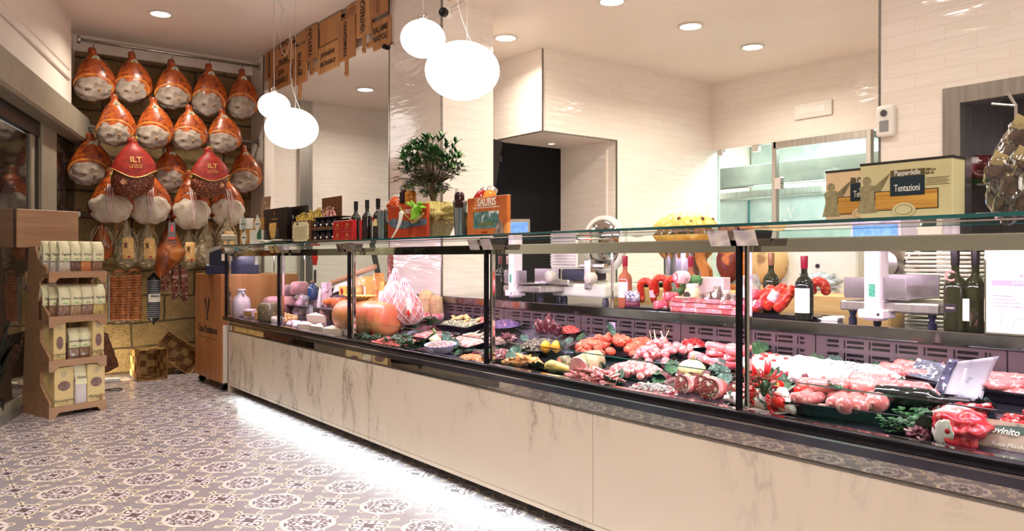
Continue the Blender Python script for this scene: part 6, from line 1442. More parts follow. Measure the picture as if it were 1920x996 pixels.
# ---- second section from the camera -------------------------------------------------------------
t, Mx, r = plate('black plate heaped with meatballs on sticks', 1250, 676, 150, TRAYM, .02, .7)
heap(Mx, BALL, 60, r * .9, r * .56, .085, 'meatball', 'pink raw meatball in the tall heap with wooden sticks', 'meatball', 'meatballs in the tall heap', .95)
ST = pm(MB().tube([(0, 0, 0), (0, 0, .10)], .0016, 5), M('wood_stick', rgb(226, 200, 160), None, 20, .6))
for k in range(7): item(ST, 'wooden_stick', 'wooden stick in the tall heap of meatballs', 'stick', Mx @ Vector((rd.uniform(-.05, .04), rd.uniform(-.04, .0), .05)), (rd.uniform(-.5, .5), rd.uniform(-.7, .7), 0), 1, 'wooden sticks in the meatballs')
t, Mx, r = plate('black plate under the tied beef medallions', 1335, 688, 140, TRAYM, .016, .75)
MED = pm(MB().lathe([(.0005, 0), (.045, 0), (.05, .006), (.05, .020), (.045, .026), (.0005, .026)], 28, wob=lambda u, z: 1 + .04 * math.cos(u * 2 * PI * 3 + 1)), M('marbled_medallion', rgb(232, 130, 130), rgb(212, 70, 80), 12, .3, c3=rgb(250, 220, 214), s3=24, coat=.2))
MEDR = pm(MB().lathe([(.051, .009), (.053, .013), (.051, .017)], 28, cap=False), FATW)
for k, (x, y, z, l) in enumerate(((-.045, -.01, .012, 'front left'), (.03, -.035, .012, 'front right'), (.0, .055, .03, 'upper back left'), (.085, .045, .03, 'upper back right'), (.0, .055, .004, 'lower back left'), (.085, .045, .004, 'lower back right'), (.085, .045, .057, 'topmost back right'), (.0, .055, .057, 'topmost back left'))):
    item(MED, 'beef_medallion', 'round tied beef medallion, %s on the plate by the glass post' % l, 'meat', Mx @ Vector((x * 1.25, y, z)), (SLP + (.25 if y < 0 else 0), 0, k), 1.15)
LONG = pm(MB().grid(lambda u, v: ((v - .5) * .05 * math.sin(PI * u) ** .5, .22 * (u - .5), .01 * math.cos((u - .5) * 3) + .006 * abs(v - .5)), 16, 6), M('smooth_green_leaf', rgb(50, 120, 44), rgb(34, 92, 34), 9, .25), True)
item(LONG, 'long_leaf', 'long smooth green leaf in front of the meatball heap', 'leaf', dk(1282, 690, .02), (SLP, 0, .15), .75)
t, Mx, r = plate('black plate heaped with orange red breaded meat', 1145, 660, 185, TRAYM, .02, .62)
heap(Mx, BALR, 60, r * .84, r * .5, .07, 'breaded_meatball', 'orange red breaded meatball in the wide heap at the back of the case', 'meatball', 'breaded meatballs in the wide heap', 1.05)
item(LEAVES[1], 'rosemary_sprig', 'grey green herb sprig on top of the breaded heap', 'herb', Mx @ Vector((.03, .0, .09)), (.9, 0, 0), .5)
# mortadella roast and slice
ROAST = pm(MB().lathe([(.0005, 0), (.046, 0), (.05, .006), (.052, .10), (.046, .16), (.028, .185), (.0005, .19)], 28, wob=lambda u, z: 1 + .03 * math.sin(u * 12 + z * 40)), M('herb_crusted_roast', rgb(206, 176, 146), rgb(164, 146, 110), 20, .6, bump=.6, c3=rgb(120, 124, 80), s3=26))
p = dk(1084, 690, .055); t = put1('cooked_roast', 'large cooked ham roast with herb crust and pink cut face, behind the low glass divider', 'roast', p, (0, 0, 0)); t.rotation_euler = (-PI / 2 + .12, 0, FX + .25)
o = bpy.data.objects.new('crust', ROAST[0]); COL.objects.link(o); o.parent = t; MB().lathe([(.047, -.003), (.0005, -.003)], 28, cap=False).lathe([(.047, -.003), (.049, .002)], 28, cap=False).build('cut_face', ROSEM, t)
p = dk(1050, 682, .03); t = put1('roast_half', 'smaller half roast with pink cut face left of the large cooked ham roast', 'roast', p, (-PI / 2 + .1, 0, FX - .35)); o = bpy.data.objects.new('crust', ROAST[0]); COL.objects.link(o); o.parent = t; o.scale = (.66, .66, .3)
MB().lathe([(.031, -.003), (.0005, -.003)], 24, cap=False).build('cut_face', ROSEM, t)
t, Mx, w_ = tray('black tray under the pink roasts with red diced garnish', 1063, 696, 95, .10, .1, .018); stuff(Mx @ T(-.05, .0, .006), .035, .03, .018, TOM, 'diced_tomato', 'small diced red pepper left of the half roast', 3, (40, .006))
# pink heaps at the front
Mx = Matrix.Translation(dk(1195, 705, .004)) @ Euler((SLP, 0, FX)).to_matrix().to_4x4(); t = put1('food_tray', 'flat black tray under the small pink stuffed bites', 'tray', dk(1195, 705, .003), (SLP, 0, FX)); MB().box(-.12, .12, -.06, .06, 0, .008, .003).build('tray_body', TRAYM, t)
heap(Mx, BALL, 60, .14, .06, .035, 'stuffed_bite', 'small pink stuffed meat bite in the low heap before the meatballs', 'meat', 'small stuffed bites', .85, base=.018)
Mx = Matrix.Translation(dk(1112, 738, .004)) @ Euler((SLP, 0, FX)).to_matrix().to_4x4(); t = put1('food_tray', 'flat tray under the pink chopped meat heap at the front sill', 'tray', dk(1112, 738, .003), (SLP, 0, FX)); MB().box(-.12, .12, -.06, .05, 0, .006, .003).build('tray_body', TRAYM, t)
heap(Mx, SLICE, 90, .15, .065, .045, 'meat_slice', 'thin pink raw meat slice in the heap at the front sill', 'meat', 'thin meat slices at the front sill', .8, base=.012)
Mx = Matrix.Translation(dk(1225, 737, .004)) @ Euler((SLP, 0, FX)).to_matrix().to_4x4()
stuff(Mx, .12, .055, .022, M('shell_grey_mix', rgb(206, 200, 190), rgb(120, 114, 110), 60, .5, c3=rgb(160, 60, 70), s3=30, bump=.8), 'seafood_salad', 'grey white chopped mixture left of the rolled roasts', 5, (150, .010))
for k, (px, py) in enumerate(((1245, 712), (1265, 722), (1278, 707), (1300, 712), (1225, 715), (1330, 707))): item(pm(MB().grid(lambda u, v: (.075 * (u - .5), .03 * (v - .5), .026 * math.sin(PI * u)), 10, 4), RADI), 'radicchio_strip', 'curved red and white radicchio leaf by the striped pumpkin', 'radicchio', dk(px, py, .018), (SLP, .2, FX + k), 1.1, 'radicchio leaves by the pumpkin')
# striped small pumpkin
p = dk(1296, 712, .0); t = put1('small_pumpkin', 'small cream and green striped pumpkin with stalk', 'pumpkin', p, (SLP * .5, 0, 0)); r = W_(52, p) / 2
def pumpkin(t, r, h, mat, n=10, stalk=True, dep=.12):
    MB().lathe([(max(.0005, r * math.sin(PI * k / 14)), h / 2 - h / 2 * math.cos(PI * k / 14)) for k in range(15)], n * 8, cap=False, wob=lambda u, z: 1 - dep * abs(math.cos(u * PI * n)) ** 6).build('rind', mat, t, True)
    if stalk: MB().tube([(0, 0, h * .94), (.002, 0, h * 1.1), (.008, .0, h * 1.25)], [r * .16, r * .10, r * .08], 8).build('stalk', M('olive_stalk', rgb(150, 140, 90), rgb(120, 108, 66), 20, .7), t, True)
pumpkin(t, r, r * 1.45, M('cream_green_rind', rgb(228, 214, 160), rgb(196, 190, 130), 9, .35, c3=rgb(150, 156, 100), s3=14))
# rolled stuffed roasts
def rolled(label, px, py, wpx, a):
    p = dk(px, py, .0); r = W_(wpx, p) / 2 * .86; t = put1('rolled_roast', label, 'roast', p + Vector((0, 0, r * .9)), (PI / 2 - .12, 0, FX + a)); L = r * 1.7
    MB().lathe([(r * .95, 0), (r * 1.0, .006), (r * 1.02, -L * .5), (r * .96, -L)], 28, wob=lambda u, z: 1 + .03 * math.sin(u * 19 + z * 60)).build('outer_slice', PINKM, t, True)
    MB().lathe([(r * .86, .008), (r * .5, .012), (.0005, .010)], 28, cap=False).build('filling', meat('roll_filling', (170, 60, 60), (110, 40, 40), (226, 196, 180), 40, 60, .4, .8), t, True)
    MB().blob((.014, .006, .012), 2, .4, 3, 2, mx=T(0, r * 1.02, -L * .4)).build('herb_piece', M('pale_green_herb', rgb(206, 204, 150), rgb(160, 170, 110), 30, .5), t, True)
rolled('rolled stuffed roast left of the front pair, below the pumpkin', 1279, 752, 44, -.1); rolled('rolled stuffed roast at the very front, largest cut face', 1330, 766, 50, .1); rolled('rolled stuffed roast behind the front one', 1316, 740, 44, .05); rolled('rolled stuffed roast half hidden by the glass post', 1378, 750, 40, .15)
item(pm(MB().blob((.024, .017, .016), 3, .3, 2, 4).tube([(0, 0, .012), (0, .0, .03)], [.005, .003], 6), FATW), 'small_garlic', 'small garlic bulb with red foot near the glass post', 'garlic', dk(1364, 760, .016), (0, 0, 0), .75)
item(pm(MB().blob((.045, .014, .010), 3, .4, 3, 5), REDM), 'beef_roll', 'small red beef roll in front of the grey mixture', 'meat', dk(1222, 752, .014), (0, 0, FX), .75)
t, Mx, w_ = tray('black tray under the rolled roasts', 1322, 758, 120, .16, 0, .012)
for k, (px, py, a, s, kk, l) in enumerate(((1155, 735, .3, .75, 2, 'green leaf at the front sill between pink slices and grey mixture'), (1345, 690, .2, .7, 1, 'blue-green cabbage leaf in front of the medallions'), (1362, 702, 1.1, .7, 1, 'cabbage leaf by the glass post'), (1125, 708, .2, .55, 1, 'small blue-green leaf behind the pink slices'), (1355, 722, .4, .9, 1, 'frilly leaf behind the rolled roasts'), (1387, 776, 1.6, .7, 1, 'blue-green leaf at the foot of the glass post'), (1180, 705, 2, .6, 1, 'small leaf among the pink bites'))): leaf_(l, px, py, FX + a, s, kk, .2, .02)
# squash and orange cutlets
p = dk(1048, 703, .024); t = put1('yellow_squash', 'long yellow crookneck squash at the front sill', 'squash', p, (SLP, 0, FX - .02)); L = W_(72, p)
MB().tube([(-L * .5, 0, 0), (-L * .46, 0, 0), (-L * .3, 0, .002), (-L * .05, .0, .002), (L * .2, .004, .0), (L * .42, .006, -.004), (L * .5, .006, -.004)], [.006, .022, .032, .028, .019, .019, .015], 20).build('rind', M('yellow_squash_rind', rgb(236, 206, 118), rgb(222, 180, 90), 8, .35, bump=.15), t, True)
MB().tube([(L * .5, .006, -.004), (L * .54, .006, 0)], [.010, .008], 8).build('stalk', MATS['olive_stalk'], t)
Mx = Matrix.Translation(dk(982, 695, .004)) @ Euler((SLP, 0, FX)).to_matrix().to_4x4(); t = put1('food_tray', 'flat tray under the golden breaded slices', 'tray', dk(982, 695, .003), (SLP, 0, FX)); MB().box(-.13, .13, -.05, .05, 0, .006, .003).build('tray_body', TRAYM, t)
heap(Mx, [pm(MB().blob((.036, .026, .008), 3, .5, 3, s), M('golden_crumbs', rgb(236, 168, 100), rgb(214, 130, 70), 50, .6, bump=.8, c3=rgb(250, 206, 150), s3=80)) for s in (1, 2)], 44, .13, .05, .035, 'breaded_slice', 'golden breaded slice in the heap left of the yellow squash', 'meat', 'golden breaded slices', .8, base=.012)
item(LEAVES[1], 'savoy_leaf', 'large veined savoy leaf standing between golden slices and black trays', 'leaf', dk(958, 694, .02), (.7, 0, FX + .3), .8); item(LEAVES[0], 'savoy_leaf', 'green curled leaf at the foot of the middle glass post', 'leaf', dk(926, 688, .02), (.8, 0, FX + .9), .6)
# antipasto dishes
for (px, py, wp, l, m_, nm, gr, lab2) in ((1015, 658, 120, 'round black dish heaped with dark mussels and mushrooms', M('dark_mushroom_mix', rgb(104, 92, 82), rgb(52, 44, 44), 60, .35, c3=rgb(176, 160, 130), s3=70, bump=.8), 'mushroom_salad', (160, .011), 'dark marinated mushrooms below the lemons'),
        (948, 618, 85, 'black dish of purple marinated vegetables at the back', M('purple_mix', rgb(110, 90, 150), rgb(60, 48, 96), 60, .3, c3=rgb(190, 130, 140), s3=60, bump=.8), 'marinated_vegetables', (90, .008), 'purple marinated vegetables at the back beside the post'),
        (932, 652, 56, 'small black dish of chopped onions by the post', M('brown_onion_mix', rgb(176, 140, 126), rgb(110, 76, 74), 70, .35, c3=rgb(220, 196, 180), s3=60, bump=.8), 'onion_salad', (60, .008), 'chopped brown onions beside the middle post'),
        (938, 676, 86, 'black dish of red and white chopped salad by the post', M('red_white_mix', rgb(150, 50, 66), rgb(96, 30, 44), 60, .35, c3=rgb(216, 210, 200), s3=40, bump=.8), 'chopped_salad', (90, .009), 'red and white chopped salad beside the middle post')):
    t, Mx, r = plate(l, px, py, wp, TRAYM, .03, .7, name='serving_dish'); stuff(Mx, r * .8, r * .55, .035, m_, nm, lab2, px, gr, base=.018)
p = dk(1036, 655, .04)
for k, (px, py) in enumerate(((1020, 633), (1040, 632))):
    q = dk(px, 655, .045 + .008 * k); t = put1('lemon', 'yellow orange citrus, %s of the pair on the mushroom dish' % ['left', 'right'][k], 'citrus', q + Vector((.01, 0, .012)))
    MB().lathe([(.0005, -.034), (.012, -.028), (.026, -.012), (.027, .006), (.018, .022), (.008, .030), (.0005, .033)], 20).build('rind', M('orange_citrus_rind', rgb(246, 170, 40), rgb(232, 150, 26), 30, .35, bump=.15), t, True)
    mb = MB(); leaf_mb(mb, Vector((0, 0, .03)), Vector((0, .6 - k * 1.2, -.4)), Vector((-1, 0, .4)), .06, .024); mb.build('leaf', GRN, t, True, solid=.001)
# radicchio bundles tall
RL = pm(MB().grid(lambda u, v: ((v - .5) * .045 * (1 - .5 * u), .010 * math.cos((v - .5) * 3), .13 * u), 8, 6), RADI)
p = dk(1030, 628, .01)
for k in range(7):
    a = -.55 + 1.1 * k / 6; item(pm(MB().tube([(0, 0, 0), (0, 0, .03), (.004, 0, .08), (0, 0, .115)], [.016, .026, .020, .004], 12), RADI), 'radicchio_spear', 'tall red and white radicchio head standing behind the citrus pair', 'radicchio', p + Vector((.01 * (k % 2), -a * .12, .005)), (a * 1.3, -.15 + .25 * (k % 2), k), (.9, .9, 1.05 - abs(a) * .5), 'tall radicchio heads behind the citrus')
item(RB, 'radicchio', 'round frilly red radicchio head left of the mushroom dish', 'radicchio', dk(953, 636, .03), (0, 0, 0), 1.35)
for (px, py, a, s, k, l) in ((1003, 612, .3, .7, 1, 'small cabbage leaf behind the mushroom dish'), (1060, 648, .2, .8, 1, 'blue-green leaf right of the citrus pair'), (1085, 638, .1, .7, 0, 'green leaf left of the breaded heap'), (984, 640, 1., .7, 1, 'leaf between the radicchio ball and the mushrooms'), (1120, 672, .2, .6, 0, 'green leaf in front of the breaded heap')): leaf_(l, px, py, FX + a, s, k, .2, .02)
t = put1('price_holder', 'clear plastic price holder standing behind the breaded heap', 'price holder', dk(1148, 640, 0), (0, 0, FX)); MB().box(-.02, .02, 0, .003, .03, .10).build('pocket', M('lilac_card', rgb(200, 180, 214), rgb(186, 166, 204), 9, .3), t); MB().box(-.02, .02, -.01, .02, 0, .004).box(-.004, .004, 0, .002, 0, .03).build('holder_foot', PLW, t)
# ---- middle section between the two posts at 655 and 912 ---------------------------------------
t, Mx, w_ = tray('black tray of red minced meat', 735, 648, 100, .22, .15, .022); stuff(Mx, w_ * .45, .10, .025, MINCE, 'minced_meat', 'bright red minced meat in the tray behind the parsley row', 3, (120, .006), box=True)
t, Mx, w_ = tray('black tray of pale pink minced meat behind the white onion', 812, 634, 90, .16, 0, .022); stuff(Mx, w_ * .45, .07, .022, PINKM, 'minced_meat', 'pale pink minced meat behind the white onion', 4, (90, .006), box=True)
t, Mx, w_ = tray('black tray of white and green salad next to the slotted panel', 868, 612, 92, .20, 0, .03)
stuff(Mx, w_ * .44, .09, .03, M('white_green_mix', rgb(222, 214, 180), rgb(110, 116, 96), 60, .4, c3=rgb(60, 70, 60), s3=70, bump=.8), 'fish_salad', 'white and green mixed salad in the back tray', 6, (150, .009), box=True)
heap(Mx @ T(0, .03, .03), [pm(MB().blob((.03, .022, .012), 3, .4, 3, 2), M('golden_fritter', rgb(240, 206, 150), rgb(222, 170, 106), 20, .5))], 12, w_ * .4, .04, .02, 'fritter', 'golden fritter on the white and green salad', 'food', 'golden fritters', .8)
t, Mx, w_ = tray('black tray of pale shredded meat right of the onion', 880, 645, 90, .20, -.1, .022); stuff(Mx, w_ * .45, .09, .03, meat('shredded_pink', (226, 170, 160), (180, 110, 110), (240, 214, 204), 50, 60), 'shredded_meat', 'pale shredded meat right of the white onion', 8, (120, .008), box=True)
BWH = M('white_porcelain', rgb(236, 230, 236), rgb(228, 220, 230), 5, .12); t, Mx, r = plate('oval white porcelain dish with a blue rim at the front sill', 828, 672, 84, BWH, .045, .62, name='oval_dish')
MB().lathe([(.99, .045), (1.015, .048), (.985, .049)], 40, mx=T(0, 0, 0, 0, 0, 0, (r, r * .62, 1)), cap=False).build('blue_rim', M('blue_glaze', rgb(60, 60, 160), None, 5, .2), t, True)
stuff(Mx, r * .9, r * .55, .02, M('grain_salad_mix', rgb(230, 200, 190), rgb(176, 130, 140), 90, .4, c3=rgb(120, 90, 110), s3=90, bump=.8), 'grain_salad', 'pink and white grain salad in the blue rimmed dish', 9, (180, .006), base=.036)
p = dk(815, 648, .02); t = put1('white_onion', 'round white onion with green shoot above the blue rimmed dish', 'onion', p, (.0, .2, 0)); MB().lathe([(.0005, 0), (.02, .004), (.036, .022), (.033, .042), (.014, .056), (.006, .066)], 24).build('bulb', M('onion_skin', rgb(240, 226, 180), rgb(226, 208, 160), 10, .25), t, True)
MB().tube([(0, 0, .055), (-.01, .015, .085), (0, .05, .10)], [.008, .007, .002], 8).tube([(0, 0, .055), (.0, .03, .07), (-.02, .09, .02)], [.007, .008, .003], 8).build('green_shoot', M('onion_shoot', rgb(120, 150, 80), rgb(90, 120, 60), 12, .4), t, True)
t, Mx, w_ = tray('black tray of orange beads and red strips at the foot of the middle post', 895, 692, 84, .17, 0, .022)
stuff(Mx @ T(-.01, -.02, 0), w_ * .42, .05, .02, M('orange_bean_mix', rgb(250, 160, 90), rgb(226, 110, 60), 80, .35, c3=rgb(255, 206, 160), s3=60), 'bean_salad', 'orange beans in the tray by the middle post', 10, (140, .007)); stuff(Mx @ T(-.02, .045, 0), w_ * .36, .03, .024, RADI, 'red_strips', 'dark red vegetable strips behind the orange beans', 11, (60, .009))
for k, (px, py) in enumerate(((905, 636), (893, 632), (880, 630))): item(pm(MB().tube([(-.05, 0, .0), (0, 0, .015), (.05, .0, .02), (.09, 0, .05)], [.004, .012, .010, .002], 8), M('pale_squid', rgb(226, 206, 180), rgb(190, 166, 140), 14, .4)), 'artichoke_stem', 'pale tapering vegetable stem in the shredded meat tray', 'vegetable', dk(px, py, .04), (0, 0, FX + .3 * k), .7, 'pale stems by the middle post')
for (px, py, s, l) in ((680, 655, 1.0, 'parsley bunch at the front sill next to the second post'), (703, 660, .9, 'parsley bunch at the sill in front of the red mince, left one'), (735, 668, 1.1, 'parsley bunch at the sill in front of the red mince, middle one'), (765, 675, 1.1, 'parsley bunch at the sill left of the blue rimmed dish'), (760, 640, .8, 'parsley between the two minced meat trays'), (806, 612, 1.1, 'parsley left of the white and green salad'), (770, 622, 1.1, 'parsley under the tied salamis'), (722, 632, .9, 'parsley behind the red mince')): parsley(l, px, py, s * 1.05, 60)
for (px, py, a, s, l) in ((750, 676, .5, .7, 'flat green leaf at the sill left of the blue rimmed dish'), (783, 682, -.3, .7, 'flat green leaf touching the blue rimmed dish'), (855, 700, .2, .5, 'small leaf below the blue rimmed dish'), (905, 668, .2, .6, 'dark leaf on the orange beans tray')): leaf_(l, px, py, FX + a, s, 0, .4, .02)
# mortadella log with basket plate on it
def logr(t, L, r, mat, cap): 
    MB().tube([(-L / 2, 0, 0), (-L / 2 + .006, 0, 0), (-L * .3, 0, 0), (0, 0, .002), (L * .3, 0, 0), (L / 2 - .02, 0, 0), (L / 2, 0, 0)], [r * .86, r * .95, r, r * 1.03, r, r * .9, r * .6], 32).build('rind', mat, t, True)
p = dk(678, 655, 0); r_ = W_(66, p) / 2; t = put1('mortadella', 'huge amber mortadella lying along the front with printed casing', 'mortadella', (2.36 + r_, onX(688, 620, 2.36 + r_).y, deckz(2.36 + r_) + r_ * 1.0), (0, 0, FX)); L = .66
logr(t, L, r_, M('amber_casing', rgb(222, 148, 96), rgb(206, 122, 76), 3, .35, c3=rgb(206, 110, 76), s3=5), None)
mb = MB()
for k in range(9): mb.lathe([(r_ * 1.012 + .001, -.002), (r_ * 1.012 + .001, .002)], 32, mx=T(-.02 + .028 * k, 0, 0, 0, PI / 2), cap=False)
mb.build('printed_lines', M('rust_print', rgb(196, 96, 66), None, 9, .5), t)
p = Vector(t.location) + Vector((0.0, .10, r_ + .004)); t = put1('paper_basket_plate', 'yellow paper doily plate on top of the mortadella', 'plate', p, (0, 0, FX)); MB().grid(lambda u, v: ((.06 + .07 * v) * math.cos(u * 2 * PI) * 1.2, (.04 + .05 * v) * math.sin(u * 2 * PI), .028 * v + .003 * math.sin(u * 2 * PI * 24)), 72, 3).build('fluted_rim', M('yellow_doily', rgb(222, 196, 104), rgb(176, 140, 60), 50, .5), t); MB().lathe([(.06, 0), (.0005, 0)], 24, mx=T(0, 0, .002, 0, 0, 0, (1.2, .7, 1)), cap=False).build('base', MATS['yellow_doily'], t)
# big netted hams
NETH = meat('netted_ham_skin', (224, 160, 150), (190, 110, 104), (244, 210, 204), 7, 22); NETW = M('white_net', rgb(248, 232, 236), None, 20, .6)
def netted(label, px, pt, pb, wpx, X, tilt):
    a = onX(px, pt, X); b_ = onX(px, pb, X); h = a.z - b_.z; w_ = W_(wpx, a) / 2
    t = put1('netted_ham', label, 'ham', (X, b_.y, b_.z), (tilt, 0, FX + .3))
    prof = spl([(.001, 0), (w_ * .6, h * .04), (w_ * .95, h * .18), (w_, h * .36), (w_ * .8, h * .56), (w_ * .45, h * .74), (w_ * .22, h * .88), (w_ * .16, h * .97), (.001, h)], 3)
    ham_body(MB(), [(z, max(r, .001), max(r, .001) * .72, 0) for r, z in prof], 32, px).build('body', NETH, t, True); mb = MB()
    for k in range(11):
        for sg in (-1, 1):
            pts = []
            for (r, z) in prof[2::2]: an = 2 * PI * k / 11 + sg * z / h * 2.6; pts.append(((r + .003) * math.cos(an) * 1.02, (r + .003) * .74 * math.sin(an), z))
            mb.tube(pts, .0022, 4)
    mb.build('net', NETW, t, True); return t
netted('large netted ham leaning against the lit tile pillar, left one', 738, 502, 600, 58, 2.68, -.05); netted('large netted ham leaning right of its twin, with a white tag', 768, 520, 610, 62, 2.62, .18)
p = onX(765, 560, 2.52); t = put1('ham_tag', 'white and red paper tag on the right netted ham', 'tag', p, (0, 0, FX)); MB().grid(lambda u, v: (.05 * (u - .5) + .01 * v, .02 * math.sin(u * 3), -.10 * v), 4, 6).build('paper', PAPER, t, True, solid=.001); MB().blob((.014, .006, .02), 2, .2, 2, 3, mx=T(.02, -.01, -.09)).build('red_clip', TOM, t, True)
t = put1('hanging_salami', 'long thin pink salami hanging at the left of the netted hams', 'salami', onX(732, 470, 2.8), (0, 0, 0)); MB().tube([(0, 0, .0), (0, 0, -.02), (0, 0, -.30), (0, 0, -.33)], [.006, .022, .024, .008], 14).build('body', SALD, t, True); MB().tube([(0, 0, 0), (0, 0, .12)], .002, 4).build('string', ROPE, t)
for k, (px, py, wp, l) in enumerate(((795, 603, 32, 'tied cream and red salami standing right of the netted hams, left one'), (822, 598, 28, 'tied cream and red salami standing next to the tray panel, right one'))):
    p = dk(px, py, 0); r = W_(wp, p) / 2 * .85; t = put1('tied_salami', l, 'salami', p, (.0, .10 - .25 * k, 0)); h = r * 4.4 * (1 - .1 * k)
    MB().lathe([(r * .8, 0), (r, h * .1), (r, h * .75), (r * .8, h * .93), (r * .3, h)], 24).build('casing', M('tan_casing', rgb(214, 176, 132), rgb(190, 146, 104), 14, .5, bump=.2), t, True); MB().lathe([(r * .84, -.001), (r * 1.02, h * .09), (r * 1.02, h * .28)], 24).build('red_wrap', M('cerise_wrap', rgb(196, 30, 70), rgb(230, 200, 206), 20, .4), t, True)
    mb = MB(); [mb.tube([((r + .002) * math.cos(an + k2), (r + .002) * math.sin(an + k2), h * q) for q in (.3, .5, .75, .92)], .0018, 4) for k2 in range(8) for an in (0,)]; [mb.lathe([(r + .003, h * q), (r + .003, h * q + .003)], 20, cap=False) for q in (.4, .55, .7, .85)]; mb.build('twine', ROPE, t)
p = dk(806, 600, 0); t = put1('cut_salami', 'small round cut salami with red rind between the two tied salamis', 'salami', p + Vector((-.02, 0, .03)), (PI / 2, 0, FX)); MB().lathe([(.032, 0), (.034, -.01), (.034, -.06), (.03, -.07)], 24).build('rind', MATS['cerise_wrap'], t, True); MB().lathe([(.028, .001), (.0005, .001)], 24, cap=False).build('cut_face', ROSEM, t)
# vacuum packs
VACP = meat('vacuum_packed_meat', (236, 170, 176), (214, 120, 130), (252, 226, 230), 9, 22); FILMR = glassmat('film_wrap', (.99, .97, .98, 1), .08, 4)
for k, (px, py, a, l) in enumerate(((688, 628, .1, 'left'), (718, 622, -.2, 'middle'), (738, 616, .3, 'right'))):
    t = put1('vacuum_pack', 'vacuum packed sliced meat with pale label below the mortadella, %s one' % l, 'packet', dk(px, py, .012), (SLP + .1, 0, FX + a)); MB().blob((.085, .045, .014), 3, .25, 2, k).build('contents', VACP, t, True); MB().blob((.092, .052, .018), 3, .3, 2, k).build('film', FILMR, t, True); MB().lathe([(.022, 0), (.022, .002)], 20, mx=T(-.02, 0, .016)).build('label', PAPER, t)
item(pm(MB().blob((.03, .02, .012), 2, .2, 3, 1), TOM), 'red_label', 'orange red round label on the vacuum packs', 'label', dk(700, 628, .035), (0, 0, FX), .8)
# cheese wedges, peel board, paper behind the mortadella
CHEY = M('yellow_cheese', rgb(226, 182, 96), rgb(206, 150, 70), 8, .45, bump=.2); CHER_ = M('orange_cheese_rind', rgb(206, 120, 60), rgb(176, 90, 44), 8, .45); WRAP = M('printed_wrapper', rgb(226, 190, 110), rgb(196, 70, 50), 14, .35, c3=rgb(240, 226, 200), s3=20)
zb = .80
for k, (px, pt, pb, wp, l, m_) in enumerate(((664, 520, 572, 24, 'tall orange and yellow cheese wedge left of the pyramid one', WRAP), (684, 518, 566, 26, 'tall pyramid shaped yellow cheese wedge with printed rind', CHEY), (701, 512, 568, 20, 'pointed red and yellow cheese packet', WRAP), (716, 528, 572, 30, 'clear wrapped cheese piece at the left foot of the netted hams', CHEY), (672, 535, 570, 22, 'small wrapped cheese wedge in the middle of the group', WRAP))):
    X = 2.72 + .03 * (k % 2); a = onX(px, pt, X); b_ = onX(px, pb, X); w_ = W_(wp, a); h = a.z - b_.z
    t = put1('cheese_wedge', l, 'cheese', b_, (0, 0, FX + .3 * (k - 2))); MB().prism([(-w_ / 2, 0), (w_ / 2, 0), (w_ * .16, h), (-w_ * .10, h)], 0, .08).build('wedge', m_, t); MB().prism([(-w_ * .4, h * .1), (w_ * .4, h * .1), (w_ * .2, h * .6), (-w_ * .2, h * .6)], -.002, 0).build('label', PAPER if k % 2 else GOLD, t)
t = put1('cheese_shelf', 'steel inner shelf behind the mortadella carrying the cheese group', 'shelf', (2.82, 5.6, .80)); MB().box(-.20, .16, -.75, 1.25, -.012, .0, .003).build('shelf_plate', CASE_PURPLE, t); MB().box(-.02, .02, -.7, -.66, -.09, -.01).box(-.02, .02, .9, .94, -.09, -.01).build('shelf_foot', CASE_PURPLE, t)
a = onX(703, 500, 2.95); b_ = onX(620, 532, 2.95); t = put1('wooden_peel', 'long wooden handled board lying on white paper above the cheeses', 'board', (a + b_) / 2); MB().tube([b_ - t.location, (a - t.location)], .022, 10).build('handle', wood('pale_beech', rgb(226, 180, 140), rgb(206, 156, 116), 'y', 1), t, True)
t = put1('white_paper_roll', 'white wrapping paper sheet slanting behind the cheeses', 'paper', (a + b_) / 2 + Vector((-.03, 0, -.045))); e = (a - b_) * .62; MB().grid(lambda u, v: tuple(e * (u - .5) + Vector((-.03 * v, 0, -.07 * v + .005 * math.sin(u * 7)))), 12, 4).build('sheet', PAPER, t, True, solid=.002)
MB().box(-.01, .01, -.01, .01, -.01, .01).build('clip', CHROME, t)
# monitor arm of the till seen through the glass
a = onX(700, 470, 3.25); b_ = onX(715, 545, 3.25); t = put1('tilted_display', 'dark tilted bar of a machine standing behind the cheeses', 'display', b_); MB().tube([(0, 0, 0), tuple(a - b_ + (a - b_) * .35)], .028, 4).build('bar', BLACK, t); MB().box(-.05, .05, -.10, .10, -.03, .05, .006).build('foot', BLACK, t)
# ---- far section: jars, cheeses, packets ---------------------------------------------------------
def z_on(px, pt, pb, X): a, b_ = onX(px, pt, X), onX(px, pb, X); return b_, a.z - b_.z
JUG = M('white_glazed_jug', rgb(214, 196, 204), rgb(196, 176, 186), 6, .2); deckf = lambda px, py: dk(px, py, 0)
for k, (px, pb, wp, hp, l) in enumerate(((452, 594, 36, 52, 'white ceramic milk jug with two small handles at the far end of the case'), (433, 582, 26, 40, 'second white ceramic jug half hidden behind the first'))):
    p = deckf(px, pb); r = W_(wp, p) / 2; h = W_(hp, p); t = put1('ceramic_jug', l, 'jug', p)
    MB().lathe([(r * .8, 0), (r * .95, h * .15), (r, h * .45), (r * .86, h * .66), (r * .45, h * .80), (r * .38, h * .92), (r * .5, h * .95), (r * .44, h)], 28).build('jug_body', JUG, t, True)
    for s in (-1, 1): MB().tube([(0, s * r * .6, h * .74), (0, s * r * .95, h * .84), (0, s * r * .42, h * .9)], .008, 8).build('handle', JUG, t, True)
